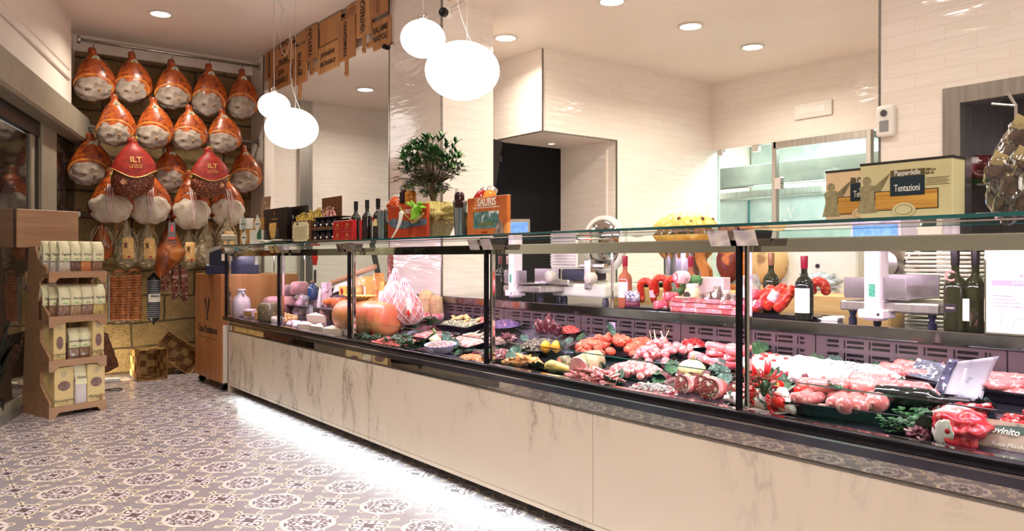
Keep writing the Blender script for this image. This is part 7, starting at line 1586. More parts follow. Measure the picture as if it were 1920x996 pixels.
def wheel(label, px, py, wpx, hpx, mat, name='round_cheese', lift=0, X=None, sy=1): 
    p = dk(px, py, lift) if X is None else onX(px, py, X); r = W_(wpx, p) / 2; h = W_(hpx, p); t = put1(name, label, 'cheese', p, (0, 0, FX))
    MB().lathe([(r * .86, 0), (r, h * .12), (r * 1.02, h * .5), (r * .96, h * .85), (r * .7, h), (0.001, h * 1.0)], 32, mx=T(0, 0, 0, 0, 0, 0, (1, sy, 1)), cap=False).build('rind', mat, t, True); MB().lathe([(r * .28, 0), (r * .28, .002)], 18, mx=T(0, 0, h * .985)).build('paper_seal', PAPER, t); return t
RNDP = M('pink_grey_rind', rgb(196, 140, 140), rgb(150, 108, 108), 12, .5, bump=.2); RNDB = M('black_rind', rgb(44, 34, 52), rgb(30, 22, 36), 9, .3); RNDG = M('grey_brown_rind', rgb(150, 118, 116), rgb(110, 84, 86), 14, .6, bump=.4)
BACKSH = .80
wheel('black waxed cheese wheel near the far end', 490, 553, 24, 20, RNDB, X=2.74); wheel('pinkish cheese wheel behind the glass, upright stack left', 512, 555, 26, 22, RNDG, X=2.74); wheel('pale rind cheese wheel before the tall blue bottle', 562, 552, 34, 24, RNDP, X=2.76); wheel('grey brown cheese wheel left of the pale rind one', 540, 556, 30, 22, RNDG, X=2.74)
wheel('large domed pink cheese with ribbed rind at the middle of the far section', 525, 588, 62, 32, RNDP); wheel('dark red packed cheese at the far corner', 472, 556, 26, 16, M('dark_red_wax', rgb(120, 44, 60), None, 9, .3), X=2.74)
p = deckf(503, 604); r = W_(38, p) / 2; t = put1('glass_olive_jar', 'large round glass jar of olives at the front sill, far section', 'jar', p); MB().lathe([(r * .8, 0), (r, r * .3), (r, r * 1.5), (r * .8, r * 1.85), (r * .7, r * 1.9)], 28).build('contents', M('olive_contents', rgb(130, 110, 84), rgb(70, 56, 48), 40, .3, c3=rgb(170, 150, 110), s3=40), t, True); MB().lathe([(r * .82, -.001), (r * 1.03, r * .3), (r * 1.03, r * 1.5), (r * .82, r * 1.95), (r * .82, r * 2.1)], 28, cap=False).build('glass_wall', GLASS, t, True)
MOZ = pm(MB().blob((.026, .026, .02), 3, .06, 2, 3), M('white_mozzarella', rgb(246, 226, 232), rgb(236, 208, 218), 9, .25)); POTA = pm(MB().blob((.026, .022, .02), 3, .2, 2, 5), M('golden_potato', rgb(222, 180, 120), rgb(190, 146, 90), 14, .6))
for k in range(16): item(POTA, 'small_scamorza', 'golden small cheese in the heap right of the olive jar', 'cheese', dk(541 + rd.uniform(-16, 18), 598 + rd.uniform(-8, 5), .02 + .018 * (k % 2)), (k, k, 0), 1.0, 'golden small cheeses')
for k in range(18): item(MOZ, 'mozzarella_ball', 'white mozzarella ball in the row at the far front sill', 'cheese', dk(537 + 24 * rd.random() + k * .7, 608 + rd.uniform(-5, 5) + k * .12, .02), (0, 0, k), .95, 'mozzarella balls at the sill')
# packets and wrapped pieces
PKW = M('white_pink_packet', rgb(244, 220, 228), rgb(220, 180, 190), 12, .35, c3=rgb(170, 130, 140), s3=24); PKG = M('green_label_packet', rgb(66, 90, 88), rgb(206, 196, 200), 14, .3)
pk = [(470, 596, 22, 16, .5, 'small flat box in front of the jug, left one'), (486, 598, 20, 14, -.4, 'small flat box in front of the jug, right one'), (478, 583, 20, 18, .2, 'open paper packet behind the small flat boxes'), (498, 575, 26, 20, .1, 'dark paper packet left of the domed cheese')]
for k, (px, py, wp, hp, a, l) in enumerate(pk): p = deckf(px, py); t = put1('small_packet', l, 'packet', p, (SLP, 0, FX + a)); w_ = W_(wp, p); h = W_(hp, p); MB().box(-w_ / 2, w_ / 2, -.03, .03, 0, h, .004).build('box', (PKW, KRAFT, PKW, RNDG)[k], t); MB().box(-w_ * .4, w_ * .4, -.031, -.03, h * .3, h * .8).build('label', (KRAFT, PAPER, KRAFT, PAPER)[k], t)
def wedge(label, px, py, wpx, hpx, a, mat=None, name='cheese_wedge'):
    p = deckf(px, py); w_ = W_(wpx, p); h = W_(hpx, p); t = put1(name, label, 'cheese', p, (SLP, 0, FX + a)); m = MB(); v = [m.b.verts.new(c) for c in ((-w_ / 2, -.04, 0), (w_ / 2, 0, 0), (-w_ / 2, .05, 0), (-w_ / 2, -.04, h), (w_ / 2, 0, h * .85), (-w_ / 2, .05, h))]
    for f in ((0, 2, 1), (3, 4, 5), (0, 1, 4, 3), (1, 2, 5, 4), (2, 0, 3, 5)): m.b.faces.new([v[i] for i in f])
    m.build('wedge', mat or M('cream_cheese_paste', rgb(246, 224, 206), rgb(238, 206, 188), 10, .4, bump=.1), t); MB().box(-w_ / 2 - .003, -w_ / 2, -.04, .05, 0, h).build('rind', RNDP, t); return t
for k, (px, py, w_, h, a, l) in enumerate(((598, 605, 46, 16, .2, 'long cream cheese wedge leaning in front of the pouch'), (600, 622, 52, 12, -.1, 'flat cheese wedge at the front sill, left one'), (628, 628, 46, 14, .15, 'flat cheese wedge at the front sill near the mortadella end'), (579, 618, 36, 12, .3, 'small cheese wedge at the sill right of the mozzarella'), (610, 596, 30, 14, 2.6, 'cheese wedge pointing left above the long one'), (575, 588, 22, 12, .9, 'tiny cheese wedge beside the pouch'))): wedge(l, px, py, w_, h, a)
for k, (px, py, wp, hp, tl, l) in enumerate(((552, 590, 24, 40, .35, 'clear wrapped cheese wedge leaning left of the pouch'), (566, 588, 20, 34, -.2, 'clear wrapped slice leaning against the pouch'), (592, 590, 22, 46, -.35, 'tall pink wrapped slab leaning to the right'), (640, 628, 30, 26, .1, 'crumpled clear packet at the sill by the second post'), (648, 640, 26, 26, -.2, 'crumpled clear packet at the foot of the second post'), (460, 590, 14, 22, .2, 'brown label packet leaning on the white jug'))):
    p = deckf(px, py); w_ = W_(wp, p); h = W_(hp, p); t = put1('wrapped_cheese', l, 'cheese', p, (-.2, tl, FX)); MB().prism([(-w_ / 2, 0), (w_ / 2, 0), (w_ * .35, h), (-w_ * .4, h * .9)], 0, .03).build('slab', PKW if k < 5 else REDM, t); MB().blob((w_ * .58, .028, h * .58), 3, .35, 3, k, mx=T(0, .012, h * .5)).build('film', FILMR, t, True)
p = deckf(581, 598); t = put1('sauce_pouch', 'triangular clear pouch with dark green label and red stripe', 'pouch', p, (0, 0, FX)); h = W_(26, p); w_ = W_(24, p); MB().prism([(-w_ / 2, 0), (w_ / 2, 0), (w_ * .2, h), (-w_ * .1, h)], -.015, .015).build('pouch', PKG, t); MB().prism([(-w_ * .3, h * .2), (w_ * .35, h * .2), (w_ * .3, h * .36), (-w_ * .25, h * .36)], -.017, -.015).build('red_stripe', TOM, t)
b_, h = z_on(586, 527, 562, 2.72); t = put1('blue_bottle', 'dark blue stoneware bottle with cork stopper', 'bottle', b_); r = W_(20, b_) / 2
MB().lathe([(r * .9, 0), (r, h * .1), (r, h * .55), (r * .75, h * .72), (r * .34, h * .82), (r * .32, h * .92), (r * .42, h * .94)], 24).build('bottle_body', M('blue_stoneware', rgb(46, 70, 110), rgb(34, 52, 88), 9, .3), t, True); MB().lathe([(r * .34, h * .92), (r * .38, h)], 16).build('cork', KRAFT, t)
b_, h = z_on(607, 530, 572, 2.70); t = put1('folded_carton', 'pink white folded paper carton right of the blue bottle', 'carton', b_, (0, 0, FX)); w_ = W_(22, b_); MB().box(-w_ / 2, w_ / 2, 0, .05, 0, h, .003).build('carton', PKW, t); MB().prism([(-w_ * .7, -.02), (-w_ * .2, -.02), (w_ * .1, h * .7), (-w_ * .2, h * .8)], -.03, -.026).build('flap', PAPER, t)
b_, h = z_on(641, 537, 556, 2.72); t = put1('yellow_cheese_box', 'yellow box with a round red emblem left of the second post', 'box', b_, (0, 0, FX)); w_ = W_(26, b_); MB().box(-w_ / 2, w_ / 2, 0, .06, 0, h, .003).build('box', M('yellow_card', rgb(236, 196, 90), rgb(224, 180, 76), 9, .45), t); MB().lathe([(h * .32, 0), (h * .32, .001)], 20, mx=T(0, -.001, h * .5, PI / 2)).build('red_emblem', REDP, t)
b_, h = z_on(634, 553, 573, 2.62); r = W_(34, b_) / 2; t = put1('terracotta_bowl', 'orange terracotta bowl filled with dark olives', 'bowl', b_); MB().lathe([(r * .7, 0), (r, h * .8), (r * .96, h * .8), (r * .6, h * .1), (.001, h * .08)], 28, cap=False).build('bowl_wall', M('terracotta', rgb(206, 110, 64), rgb(186, 92, 50), 9, .4), t, True)
o = MB(); [o.blob((.012, .012, .011), 2, .05, 1, k, mx=T(r * .8 * math.sqrt(rd.random()) * math.cos(k), r * .8 * math.sqrt(rd.random()) * math.sin(k), h * .78 + .006 * rd.random())) for k in range(34)]; o = o.build('dark_olives', M('dark_olive', rgb(52, 44, 60), rgb(34, 28, 40), 9, .15), None, True); o.location = b_; tag(o, 'glossy dark olives in the terracotta bowl', 'olives', kind='stuff')
b_, h = z_on(615, 556, 572, 2.62); item(pm(MB().blob((.04, .04, .028), 3, .1, 2, 3), M('orange_scamorza', rgb(226, 130, 60), rgb(206, 104, 44), 9, .35)), 'smoked_cheese', 'round orange smoked cheese left of the terracotta bowl', 'cheese', b_ + Vector((0, 0, .025)), (0, 0, 0), 1)
b_, h = z_on(567, 548, 560, 2.6); item(pm(MB().box(-.03, .03, -.02, .02, 0, .03, .004), PKG, False), 'small_dark_box', 'small dark box in front of the pale rind wheel', 'box', onX(574, 562, 2.66), (0, 0, FX), 1)

MISC = [M('brown_cheese_rind', rgb(150, 96, 66), rgb(118, 70, 50), 12, .5, bump=.3), RNDP, CHEY, M('white_bloomy_rind', rgb(226, 212, 208), rgb(206, 188, 186), 12, .6, bump=.2), RNDG, M('pink_ham_piece', rgb(206, 120, 116), rgb(176, 84, 84), 12, .4, c3=rgb(236, 190, 180), s3=20)]
for k, (px, py, wp, hp, l) in enumerate(((448, 556, 24, 16, 'brown rind cheese behind the white jugs'), (500, 570, 26, 14, 'pink rind cheese half hidden by the black waxed wheel'), (530, 572, 24, 16, 'yellow cheese piece behind the domed pink cheese'), (553, 570, 26, 18, 'white bloomy cheese between the dome and the pale wheel'), (598, 575, 26, 16, 'grey rind cheese under the folded carton'), (622, 588, 26, 18, 'pink ham piece left of the mortadella end'), (520, 606, 24, 12, 'white bloomy round at the sill beside the olive jar'), (655, 604, 22, 14, 'yellow cheese piece before the mortadella at the post'))):
    p = dk(px, py, 0); r = W_(wp, p) / 2; h = W_(hp, p); t = put1('cheese_piece', l, 'cheese', p, (SLP, 0, k))
    MB().lathe([(r * .9, 0), (r, h * .2), (r, h * .8), (r * .85, h), (.001, h)], 24, mx=T(0, 0, 0, 0, 0, 0, (1, .8 + .1 * (k % 3), 1)), cap=False).build('rind', MISC[k % 6 if k < 6 else (3, 2)[k - 6]], t, True); MB().lathe([(r * .4, 0), (.001, .001)], 16, mx=T(0, 0, h + .001), cap=False).build('paper_label', PAPER if k % 2 else KRAFT, t)

# garnish tucked between the trays along the whole case
for (px, py) in ((700, 640), (748, 655), (838, 640), (850, 655), (790, 660), (870, 675), (915, 640), (965, 665), (992, 675), (1010, 690), (1070, 655), (1100, 690), (1130, 690), (1165, 720), (1210, 690), (1235, 720), (1260, 700), (1312, 700), (1335, 705), (1372, 690), (1395, 720), (1425, 750), (1480, 725), (1500, 760), (1560, 690), (1600, 745), (1660, 740), (1690, 760), (1745, 760), (1770, 700), (1800, 790), (1850, 770)):
    leaf_('dark green leaf tucked between the trays of the display case', px, py, rd.uniform(0, 6.3), rd.uniform(.8, 1.15), 0 if rd.random() < .6 else 1, rd.uniform(0, .3), .012, 'leaves between the trays')
for k, (px, py, wp, m_, lb) in enumerate(((1205, 650, 60, ORM, 'small black dish of red breaded bites behind the meatball heap'), (1068, 618, 60, MINCE, 'small black dish of red mince at the back right of the radicchio'), (905, 600, 50, PINKM, 'small black dish of pink meat at the back beside the middle post'), (1300, 640, 70, REDM, 'black dish of dark red beef behind the medallions'), (1760, 690, 70, SAUM, 'black dish of sausage meat at the back behind the curling paper sign'))):
    t, Mx, r = plate(lb, px, py, wp, TRAYM, .02, .7, name='serving_dish'); stuff(Mx, r * .8, r * .55, .03, m_, 'chopped_meat', lb.replace('black dish of ', 'portion of '), px, (50, .009), base=.012)
# ================================================================== THINGS ON THE REAR SHELF
def shp(px, X, z=SHZ): 
    p = onX(px, 500, X); return Vector((X, p.y, z))
def hz(px, py, X, z0=SHZ): return onX(px, py, X).z - z0
ROSE = M('rose_wine_glass', rgb(176, 104, 80), rgb(140, 66, 52), 4, .05, spec=.8); PKL = M('pale_pink_label', rgb(244, 214, 222), rgb(236, 200, 210), 12, .5)
MAGC = M('magenta_capsule', rgb(160, 16, 56), rgb(140, 10, 44), 8, .25); GRNB = M('dark_green_bottle', rgb(44, 48, 26), rgb(24, 26, 14), 5, .06, spec=.8)
def sb(label, px, X, ptop, r, glass, cap, lab=None, lz=(.12, .46), group=None, capz=.8): 
    h = hz(px, ptop, X); return bottle('wine_bottle', label, 'bottle', shp(px, X), h, r, glass, cap, lab, lz, capz=capz, neck=.34, group=group)
sb('rose wine bottle with magenta capsule at the left end of the sausage plate', 1172, 3.05, 480, .037, ROSE, MAGC, PKL, (.20, .50), capz=.80)
sb('rose wine bottle with magenta capsule standing behind the broccoli', 1295, 3.20, 480, .037, ROSE, MAGC, None, capz=.80)
b_ = sb('green brown wine bottle with copper neck, behind the red sausages', 1446, 3.16, 474, .037, GRNB, M('copper_capsule', rgb(170, 140, 90), rgb(150, 90, 80), 20, .3, .4), PAPER, (.22, .44))
b_ = sb('black wine bottle with red capsule in front of the red sausages', 1508, 3.04, 480, .038, WBK, MAGC, PAPER, (.12, .50))
t_ = sb('tall dark olive wine bottle with a pink letter C near the certificate', 1791, 3.03, 468, .038, GRNB, FOILK, None); text('lettering', 'C', .055, M('pink_print', rgb(236, 150, 150), None, 9, .5), t_, (-.004, -.0385, .20), bold=.001); MB().box(-.02, .02, -.040, -.037, .07, .10).build('label', FOILK, t_); text('lettering', 'FIANO', .010, PAPER, t_, (0, -.041, .085))
t_ = sb('tall dark olive wine bottle right of the pair, next to the certificate', 1829, 3.05, 468, .036, GRNB, FOILK, None); MB().box(-.03, -.006, -.0385, -.034, .04, .12).build('label', PAPER, t_)
sb('dark wine bottle at the far left behind the white scale column', 938, 3.2, 480, .037, WBK, M('brown_capsule', rgb(110, 50, 50), None, 9, .3)); sb('dark wine bottle with cork coloured capsule beside the scale column', 953, 3.22, 480, .036, WBK, M('tan_capsule', rgb(150, 110, 90), rgb(210, 190, 180), 30, .3))
# certificate
a = onX(1846, 470, 2.99); t = thing('certificate', 'framed white certificate reading ATTESTATO with a faint pig drawing, at the right edge', 'certificate', (2.985, a.y - .19, SHZ), FX)
MB().box(-.19, .19, 0, .012, 0, .30, .002).build('frame', CHROME, t); MB().box(-.182, .182, -.001, 0, .008, .292).build('paper', M('pinkish_paper', rgb(246, 230, 240), rgb(240, 222, 234), 5, .5), t)
LIL = M('lilac_print', rgb(150, 130, 170), None, 9, .6)
text('lettering', 'ATTESTATO', .014, LIL, t, (-.04, -.0016, .205)); MB().box(-.165, .17, -.0018, -.001, .172, .190).build('name_band', M('pale_lilac_band', rgb(190, 170, 206), None, 9, .6), t); text('lettering', 'SUINO DI RAZZA CASERTANA', .015, PAPER, t, (.0, -.0022, .181)); text('lettering', 'TAGLIO CONTADINO\nCAPO ALLEVATO NEGRA', .009, LIL, t, (0, -.0016, .152))
MB().tube([(-.14, -.0014, .03), (-.13, -.0014, .07), (-.15, -.0014, .085), (-.11, -.0014, .10), (-.06, -.0014, .095), (0, -.0014, .10), (.08, -.0014, .095), (.13, -.0014, .08), (.14, -.0014, .03)], .0012, 4).tube([(-.10, -.0014, .03), (-.09, -.0014, .06), (-.0, -.0014, .055), (.08, -.0014, .06), (.09, -.0014, .03)], .0012, 4).build('pig_drawing', M('grey_pencil', rgb(180, 174, 186), None, 9, .6), t)
for k in range(4): MB().box(-.16, -.10 + .01 * k, -.0016, -.001, .135 - .012 * k, .137 - .012 * k).build('text_line', LIL, t)
# scales
GREENST = M('green_sticker', rgb(20, 130, 104), rgb(90, 190, 160), 160, .4); LILW = M('scale_white_enamel', rgb(238, 226, 234), rgb(230, 216, 226), 4, .25)
def scale_(label, pxc, pxl, pxr, X, ptop, colw, head_rot=0):
    c = shp(pxc, X); wl = onX(pxl, 500, X).y - c.y; wr = c.y - onX(pxr, 500, X).y
    t = thing('weighing_scale', label, 'scale', c, FX)
    MB().box(-wl, wr, 0, .30, .055, .095, .006).build('scale_body', STEEL, t); MB().box(-wl * .86, wr * .55, -.0, .26, .105, .112, .002).box(-wl * .86, wr * .55, .25, .256, .11, .20, .002).build('pan', M('pan_steel', rgb(190, 184, 190), None, 30, .2, .95), t)
    MB().box(-wl * .86, wr * .5, -.004, .0, .11, .19, .002).build('pan_front', MATS['pan_steel'], t)
    cw = colw; HH = .415 if head_rot else .345
    MB().box(-cw, cw, -.030, .05, .02, HH, .010, seg=2).build('column', LILW, t); MB().box(-cw * 1.5, cw * 1.6, -.045, .06, .03, .065, .004).build('column_foot', LILW, t)
    MB().box(cw * -.3, cw * .45, -.032, -.030, .115, .165).build('sticker', GREENST, t); MB().box(cw * .9, cw * 1.2, -.047, -.045, .042, .052).build('mark', INK, t)
    for x in (-wl * .8, wr * .8):
        for y in (.05, .25): MB().lathe([(.016, 0), (.016, .02), (.010, .03), (.018, .055)], 12, mx=T(x, y, 0)).build('foot', NAVYP, t)
    hd_ = MB().prism([(-.0, 0), (.14, .01), (.14, .05), (.08, .12), (.0, .12)], -.10, .10, mx=T(0, 0, HH - .02, 0, 0, PI / 2 + head_rot)).build('display_head', GRP if head_rot else LILW, t)
    MB().box(-.09, .09, -.004, 0, .02, .10, .002, mx=T(-.0, -.004, HH - .02, -.0, 0, head_rot)).build('screen', M('blue_screen', rgb(90, 140, 214), rgb(120, 170, 230), 60, .3, emit=.4), t)
    return t
scale_('white column scale with steel pan standing left of the slicer', 964, 943, 1012, 3.02, 405, .026, .9)
scale_('large white column scale with steel pan below the pasta boxes', 1641, 1574, 1762, 3.02, 430, .033)
# meat slicer
SLX = 3.22; c = shp(1078, SLX); t = thing('meat_slicer', 'white enamel meat slicer with ribbed carriage and two round knobs, behind the case', 'slicer', c, FX)
WENA = M('white_enamel', rgb(226, 226, 214), rgb(214, 214, 202), 4, .2); k = W_(1, c)
MB().box(-70 * k, 78 * k, 0, .34, .03, .115, .02, seg=3).build('base', WENA, t); MB().box(-75 * k, -5 * k, -.04, .30, .095, .135, .01).build('carriage_table', STEEL, t)
cr = MB().box(-72 * k, 5 * k, -.0, .02, .20, .44, .012)
cr.build('carriage_plate', WENA, t)
mb = MB(); [mb.box(-70 * k, 3 * k, -.008, .0, .225 + .018 * j, .231 + .018 * j, .002) for j in range(12)]; mb.build('plate_ribs', STEEL, t)
MB().lathe([(.0005, -.02), (.14, -.016), (.155, 0), (.14, .016), (.0005, .02)], 48, mx=T(44 * k, .10, .35, PI / 2)).build('blade_disc', CHROME, t, True); MB().lathe([(.150, -.02), (.175, -.015), (.175, .02), (.150, .02)], 48, mx=T(44 * k, .11, .35, PI / 2), cap=False).build('blade_guard', WENA, t, True)
MB().box(10 * k, 75 * k, .0, .05, .21, .235, .006).box(30 * k, 46 * k, -.02, .04, .08, .26, .008).build('blade_arm', STEEL, t)
MB().box(-40 * k, 30 * k, .0, .18, .13, .20, .01).build('motor_housing', NAVYP, t)
for x, z in ((-52, .155), (58, .15)): MB().lathe([(.030, 0), (.034, .006), (.034, .05), (.028, .056)], 20, mx=T(x * k, -.02, z, PI / 2), wob=lambda u, z: 1 + .05 * math.cos(u * 2 * PI * 10)).build('knob', M('ivory_knob', rgb(216, 206, 196), None, 9, .35), t, True)
for x in (-60, 66): MB().lathe([(.022, 0), (.016, .03)], 12, mx=T(x * k, .05, 0)).build('foot', NAVYP, t)
# sausages plate, salamis
REDS = M('red_cured_sausage', rgb(196, 40, 24), rgb(160, 24, 16), 14, .3, bump=.35, bscale=40, c3=rgb(230, 110, 70), s3=60, coat=.2)
t = thing('serving_tray', 'blue black tray under the red horseshoe sausages', 'tray', shp(1225, 3.08), FX); MB().box(-.17, .15, -.06, .14, 0, .012, .004).build('tray_body', TRAYM, t)
def horseshoe(label, px, py, X, R, L, r, rz, rx=.35, band=True, mat=REDS):
    p = onX(px, py, X); t = thing('red_sausage', label, 'sausage', p, rot=(rx, 0, FX + rz), group=None)
    pts = [(-R, 0, -L)] + [(-R, 0, -L * (1 - k / 3)) for k in (1, 2)] + [(R * math.cos(a), 0, R * math.sin(a)) for a in [PI - PI * k / 8 for k in range(9)]] + [(R, 0, -L * k / 3) for k in (1, 2, 3)]
    n_ = len(pts); MB().tube(pts, [r * min(1, (min(i, n_ - 1 - i) + .5) / 1.4) ** .5 for i in range(n_)], 14).build('sausage', mat, t, True)
    if band: MB().tube([(R, 0, -L * .15), (R, 0, -L * .62)], r * 1.06, 14, cap=False).build('paper_band', PKW, t, True)
    return t
for k, (px, py) in enumerate(((1212, 538), (1240, 532), (1262, 534))): horseshoe('red horseshoe sausage with a printed band, %s of three on the shelf tray' % ['left', 'middle', 'right'][k], px, py, 3.08 + .02 * k, .034, .085 - .015 * k, .019, .3 + .1 * k, .25 + .1 * k, k != 1)
for k, (px, py, rz_) in enumerate(((1440, 545, -.9), (1462, 542, -.9), (1482, 545, -.95))):
    p0 = onX(px - 28, py + 38, 3.05); p1 = onX(px + 12, py - 8, 3.10); t = thing('red_sausage', 'long thick red sausage on the black tray behind the black bottle, %s one' % ['front', 'middle', 'back'][k], 'sausage', p0)
    d_ = p1 - p0; MB().tube([(0, 0, 0), tuple(d_ * .05), tuple(d_ * .3), tuple(d_ * .6 + Vector((0, 0, .01))), tuple(d_ * .92), tuple(d_)], [.008, .022, .027, .027, .024, .008], 14).build('sausage', REDS, t, True)
    if k == 1: MB().tube([tuple(d_ * .32), tuple(d_ * .62 + Vector((0, 0, .008)))], .0285, 14).build('paper_band', PKW, t, True)
horseshoe('red sausage ring right of the black bottle', 1535, 540, 3.18, .03, .03, .021, .2, .3, False)
t = thing('serving_tray', 'black tray tilted under the long thick red sausages', 'tray', shp(1490, 3.16), (FX)); MB().box(-.19, .17, -.10, .08, .004, .016, .004).build('tray_body', TRAYM, t); MB().box(-.20, .18, -.11, .09, .0, .006, .002).build('tray_rim', TRAYM, t)
SPK = M('speckled_salami_cut', rgb(214, 90, 110), rgb(190, 60, 84), 30, .35, c3=rgb(250, 226, 228), s3=50)
for k, (px, py, r, l, wht) in enumerate(((1187, 556, .030, 'salami in a blue and white netted casing at the left end of the sausage tray', 1), (1186, 574, .022, 'dark salami lying in front of the netted one', 2), (1240, 582, .026, 'cut salami with speckled face lying at the shelf edge', 0), (1258, 556, .024, 'cut salami leaning by the red sausages', 0), (1278, 520, .032, 'pink wrapped salami packet behind the red sausages', 3), (1416, 552, .022, 'cut salami pile left of the long red sausages', 0), (1424, 570, .022, 'small cut salami under the long red sausages', 0), (1398, 572, .024, 'cut salami right of the woven bacon basket', 0))):
    p = onX(px, py, 3.05); p.z = max(p.z, SHZ + r) if k not in (4,) else p.z; t = thing('salami', l, 'salami', p, rot=(0, PI / 2, FX + .5 + .2 * k)); L = .08
    MB().lathe([(.002, -L / 2), (r * .8, -L / 2 + .004), (r, -L / 4), (r, L / 4), (r * .8, L / 2 - .004), (.002, L / 2)], 20).build('casing', (SPK, M('blue_white_net', rgb(60, 64, 110), rgb(230, 226, 236), 60, .5), M('plum_casing', rgb(120, 40, 70), None, 9, .4), PKW)[wht if wht < 4 else 0], t, True)
    MB().lathe([(.001, 0), (r * .78, 0)], 20, mx=T(0, 0, -L / 2 + .002), cap=False).build('cut_face', SPK, t, True)
# woven bacon basket
BAC = M('bacon_strip', rgb(244, 150, 160), rgb(236, 120, 134), 6, .35, c3=rgb(252, 214, 216), s3=12, stretch=(1, 1, 6)); a_, b_ = onX(1258, 560, 3.04), onX(1398, 560, 3.04); Wb = a_.y - b_.y
t = thing('woven_bacon_basket', 'basket woven from pink bacon strips filled with little jars', 'basket', ((3.04), (a_.y + b_.y) / 2, SHZ), FX); hb_ = hz(1320, 560, 3.04)
mb = MB(); mb2 = MB()
for j in range(3): 
    for i in range(6): (mb if (i + j) % 2 else mb2).box(-Wb / 2 + Wb * i / 6, -Wb / 2 + Wb * (i + 1.04) / 6, -.004 - .005 * ((i + j) % 2), .0, hb_ * j / 3 + .002, hb_ * (j + .92) / 3, .003, mx=T(0, 0, 0, .0, 0, 0))
mb.build('bacon_strips', BAC, t); mb2.build('light_strips', PINKM, t)
MB().box(-Wb / 2, Wb / 2, .0, .16, .0, hb_ * .5, .005).build('inner_box', PINKM, t); MB().box(-Wb / 2 - .003, -Wb / 2, 0, .16, 0, hb_).box(Wb / 2, Wb / 2 + .003, 0, .16, 0, hb_).box(-Wb / 2, Wb / 2, .16, .163, 0, hb_).build('side_strips', BAC, t)
CREJ = M('cream_jar_content', rgb(236, 214, 180), rgb(220, 190, 150), 20, .2); GRJ = M('grey_mushroom_jar', rgb(130, 110, 104), rgb(80, 66, 66), 40, .15, c3=rgb(190, 170, 160), s3=40)
for k, (px, pb, pt, wp, m_, lm, l) in enumerate(((1298, 566, 532, 28, CREJ, LIDW, 'wide glass jar of cream with a dark label in the bacon basket'), (1330, 575, 546, 17, GRJ, LIDS, 'small jar with round white label in the bacon basket, middle'), (1345, 562, 536, 16, GRJ, LIDS, 'small jar behind the middle one in the bacon basket'), (1360, 572, 545, 18, GRJ, LIDW, 'small jar right of the middle in the bacon basket'), (1376, 574, 552, 14, GRJ, LIDS, 'tiny jar near the right end of the bacon basket'), (1314, 572, 550, 14, GRJ, LIDS, 'tiny jar left of the middle in the bacon basket'), (1387, 568, 548, 13, GRJ, LIDS, 'last tiny jar at the right end of the bacon basket'))):
    X = 3.09 + .03 * (k % 2); b0 = onX(px, pb, X); b0.z = max(b0.z, SHZ + hb_ * .5); h = onX(px, pt, X).z - b0.z; j = jar(l, b0, W_(wp, b0) / 2, h, m_, lm); MB().lathe([(h * .22, 0), (h * .22, .001)], 16, mx=T(-W_(wp, b0) / 2 - .001, 0, h * .35, 0, -PI / 2)).build('label', PAPER if k else INK, j)
t = thing('flat_carton', 'pale pink flat box standing behind the jars', 'box', onX(1330, 545, 3.20), FX); b0 = t.location; b0.z = SHZ; MB().box(-.085, .085, 0, .06, 0, hz(1330, 520, 3.2), .003).build('box', PKL, t)
BROC = M('broccoli', rgb(96, 140, 84), rgb(60, 104, 58), 40, .6, bump=.8, c3=rgb(140, 176, 110), s3=60)
def broc(label, px, py, s):
    p = onX(px, py, 3.14); t = thing('broccoli', label, 'broccoli', p); MB().blob((.045 * s, .05 * s, .034 * s), 4, .5, 4.5, int(px)).build('crown', BROC, t, True); MB().tube([(0, 0, -.05 * s), (0, 0, 0)], [.012 * s, .02 * s], 10).build('stalk', M('pale_broccoli_stalk', rgb(150, 180, 110), None, 9, .5), t, True)
broc('broccoli on top behind the cream jar', 1303, 526, .75); broc('broccoli left of the cream jar', 1283, 531, .55); broc('broccoli low beside the red sausages', 1268, 548, .6); broc('broccoli between red sausages and basket', 1279, 543, .5)
t = thing('shallow_bowl', 'shallow cream bowl at the left rim of the bacon basket', 'bowl', onX(1285, 562, 3.03)); MB().lathe([(.02, 0), (.05, .012), (.052, .016), (.04, .008), (.001, .004)], 24, cap=False).build('bowl', M('cream_bowl', rgb(236, 214, 190), None, 5, .3), t, True)
# clear bag on the right of the basket
t = thing('clear_gift_bag', 'crumpled clear bag with white tag right of the jars', 'bag', onX(1404, 545, 3.10)); MB().blob((.05, .05, .07), 3, .6, 3, 9).build('film', glassmat('crumpled_film', (.96, .93, .95, 1), .12, 4, .25), t, True); MB().box(-.003, -.001, -.03, .02, -.03, .02, mx=T(-.055, 0, 0)).build('tag', PAPER, t)
# ---- behind the shelf: worktop, pumpkin on its pot, ham stands, dark pan, trays
t = thing('staff_worktop', 'pale wooden cutting worktop behind the rear shelf', 'worktop', (3.72, 2.9, 0)); WOODL = wood('light_beech_block', rgb(222, 186, 128), rgb(204, 164, 106), 'y', 1.2)
MB().box(-.09, .28, -1.1, .75, .90, 1.02, .01).build('block', WOODL, t); MB().box(-.07, .26, -1.05, .7, 0, .90, .004).build('cabinet_body', STEEL, t)
def wk(px, X=3.85): p = onX(px, 500, X); return Vector((X, p.y, 1.02))
p = wk(1285); r = onX(1237, 430, 3.85).y - p.y
t = thing('steel_pot', 'steel pot with vertical ribs under the big pumpkin', 'pot', p); hp_ = hz(1285, 474, 3.85, 1.02)
MB().lathe([(r * .62, 0), (r * .64, hp_ - .004), (r * .68, hp_), (r * .6, hp_ - .004), (.001, .01)], 36, cap=False).build('pot_wall', M('hammered_steel', rgb(196, 196, 206), rgb(150, 148, 160), 30, .2, .9, stretch=(1, 1, .1)), t, 'auto')
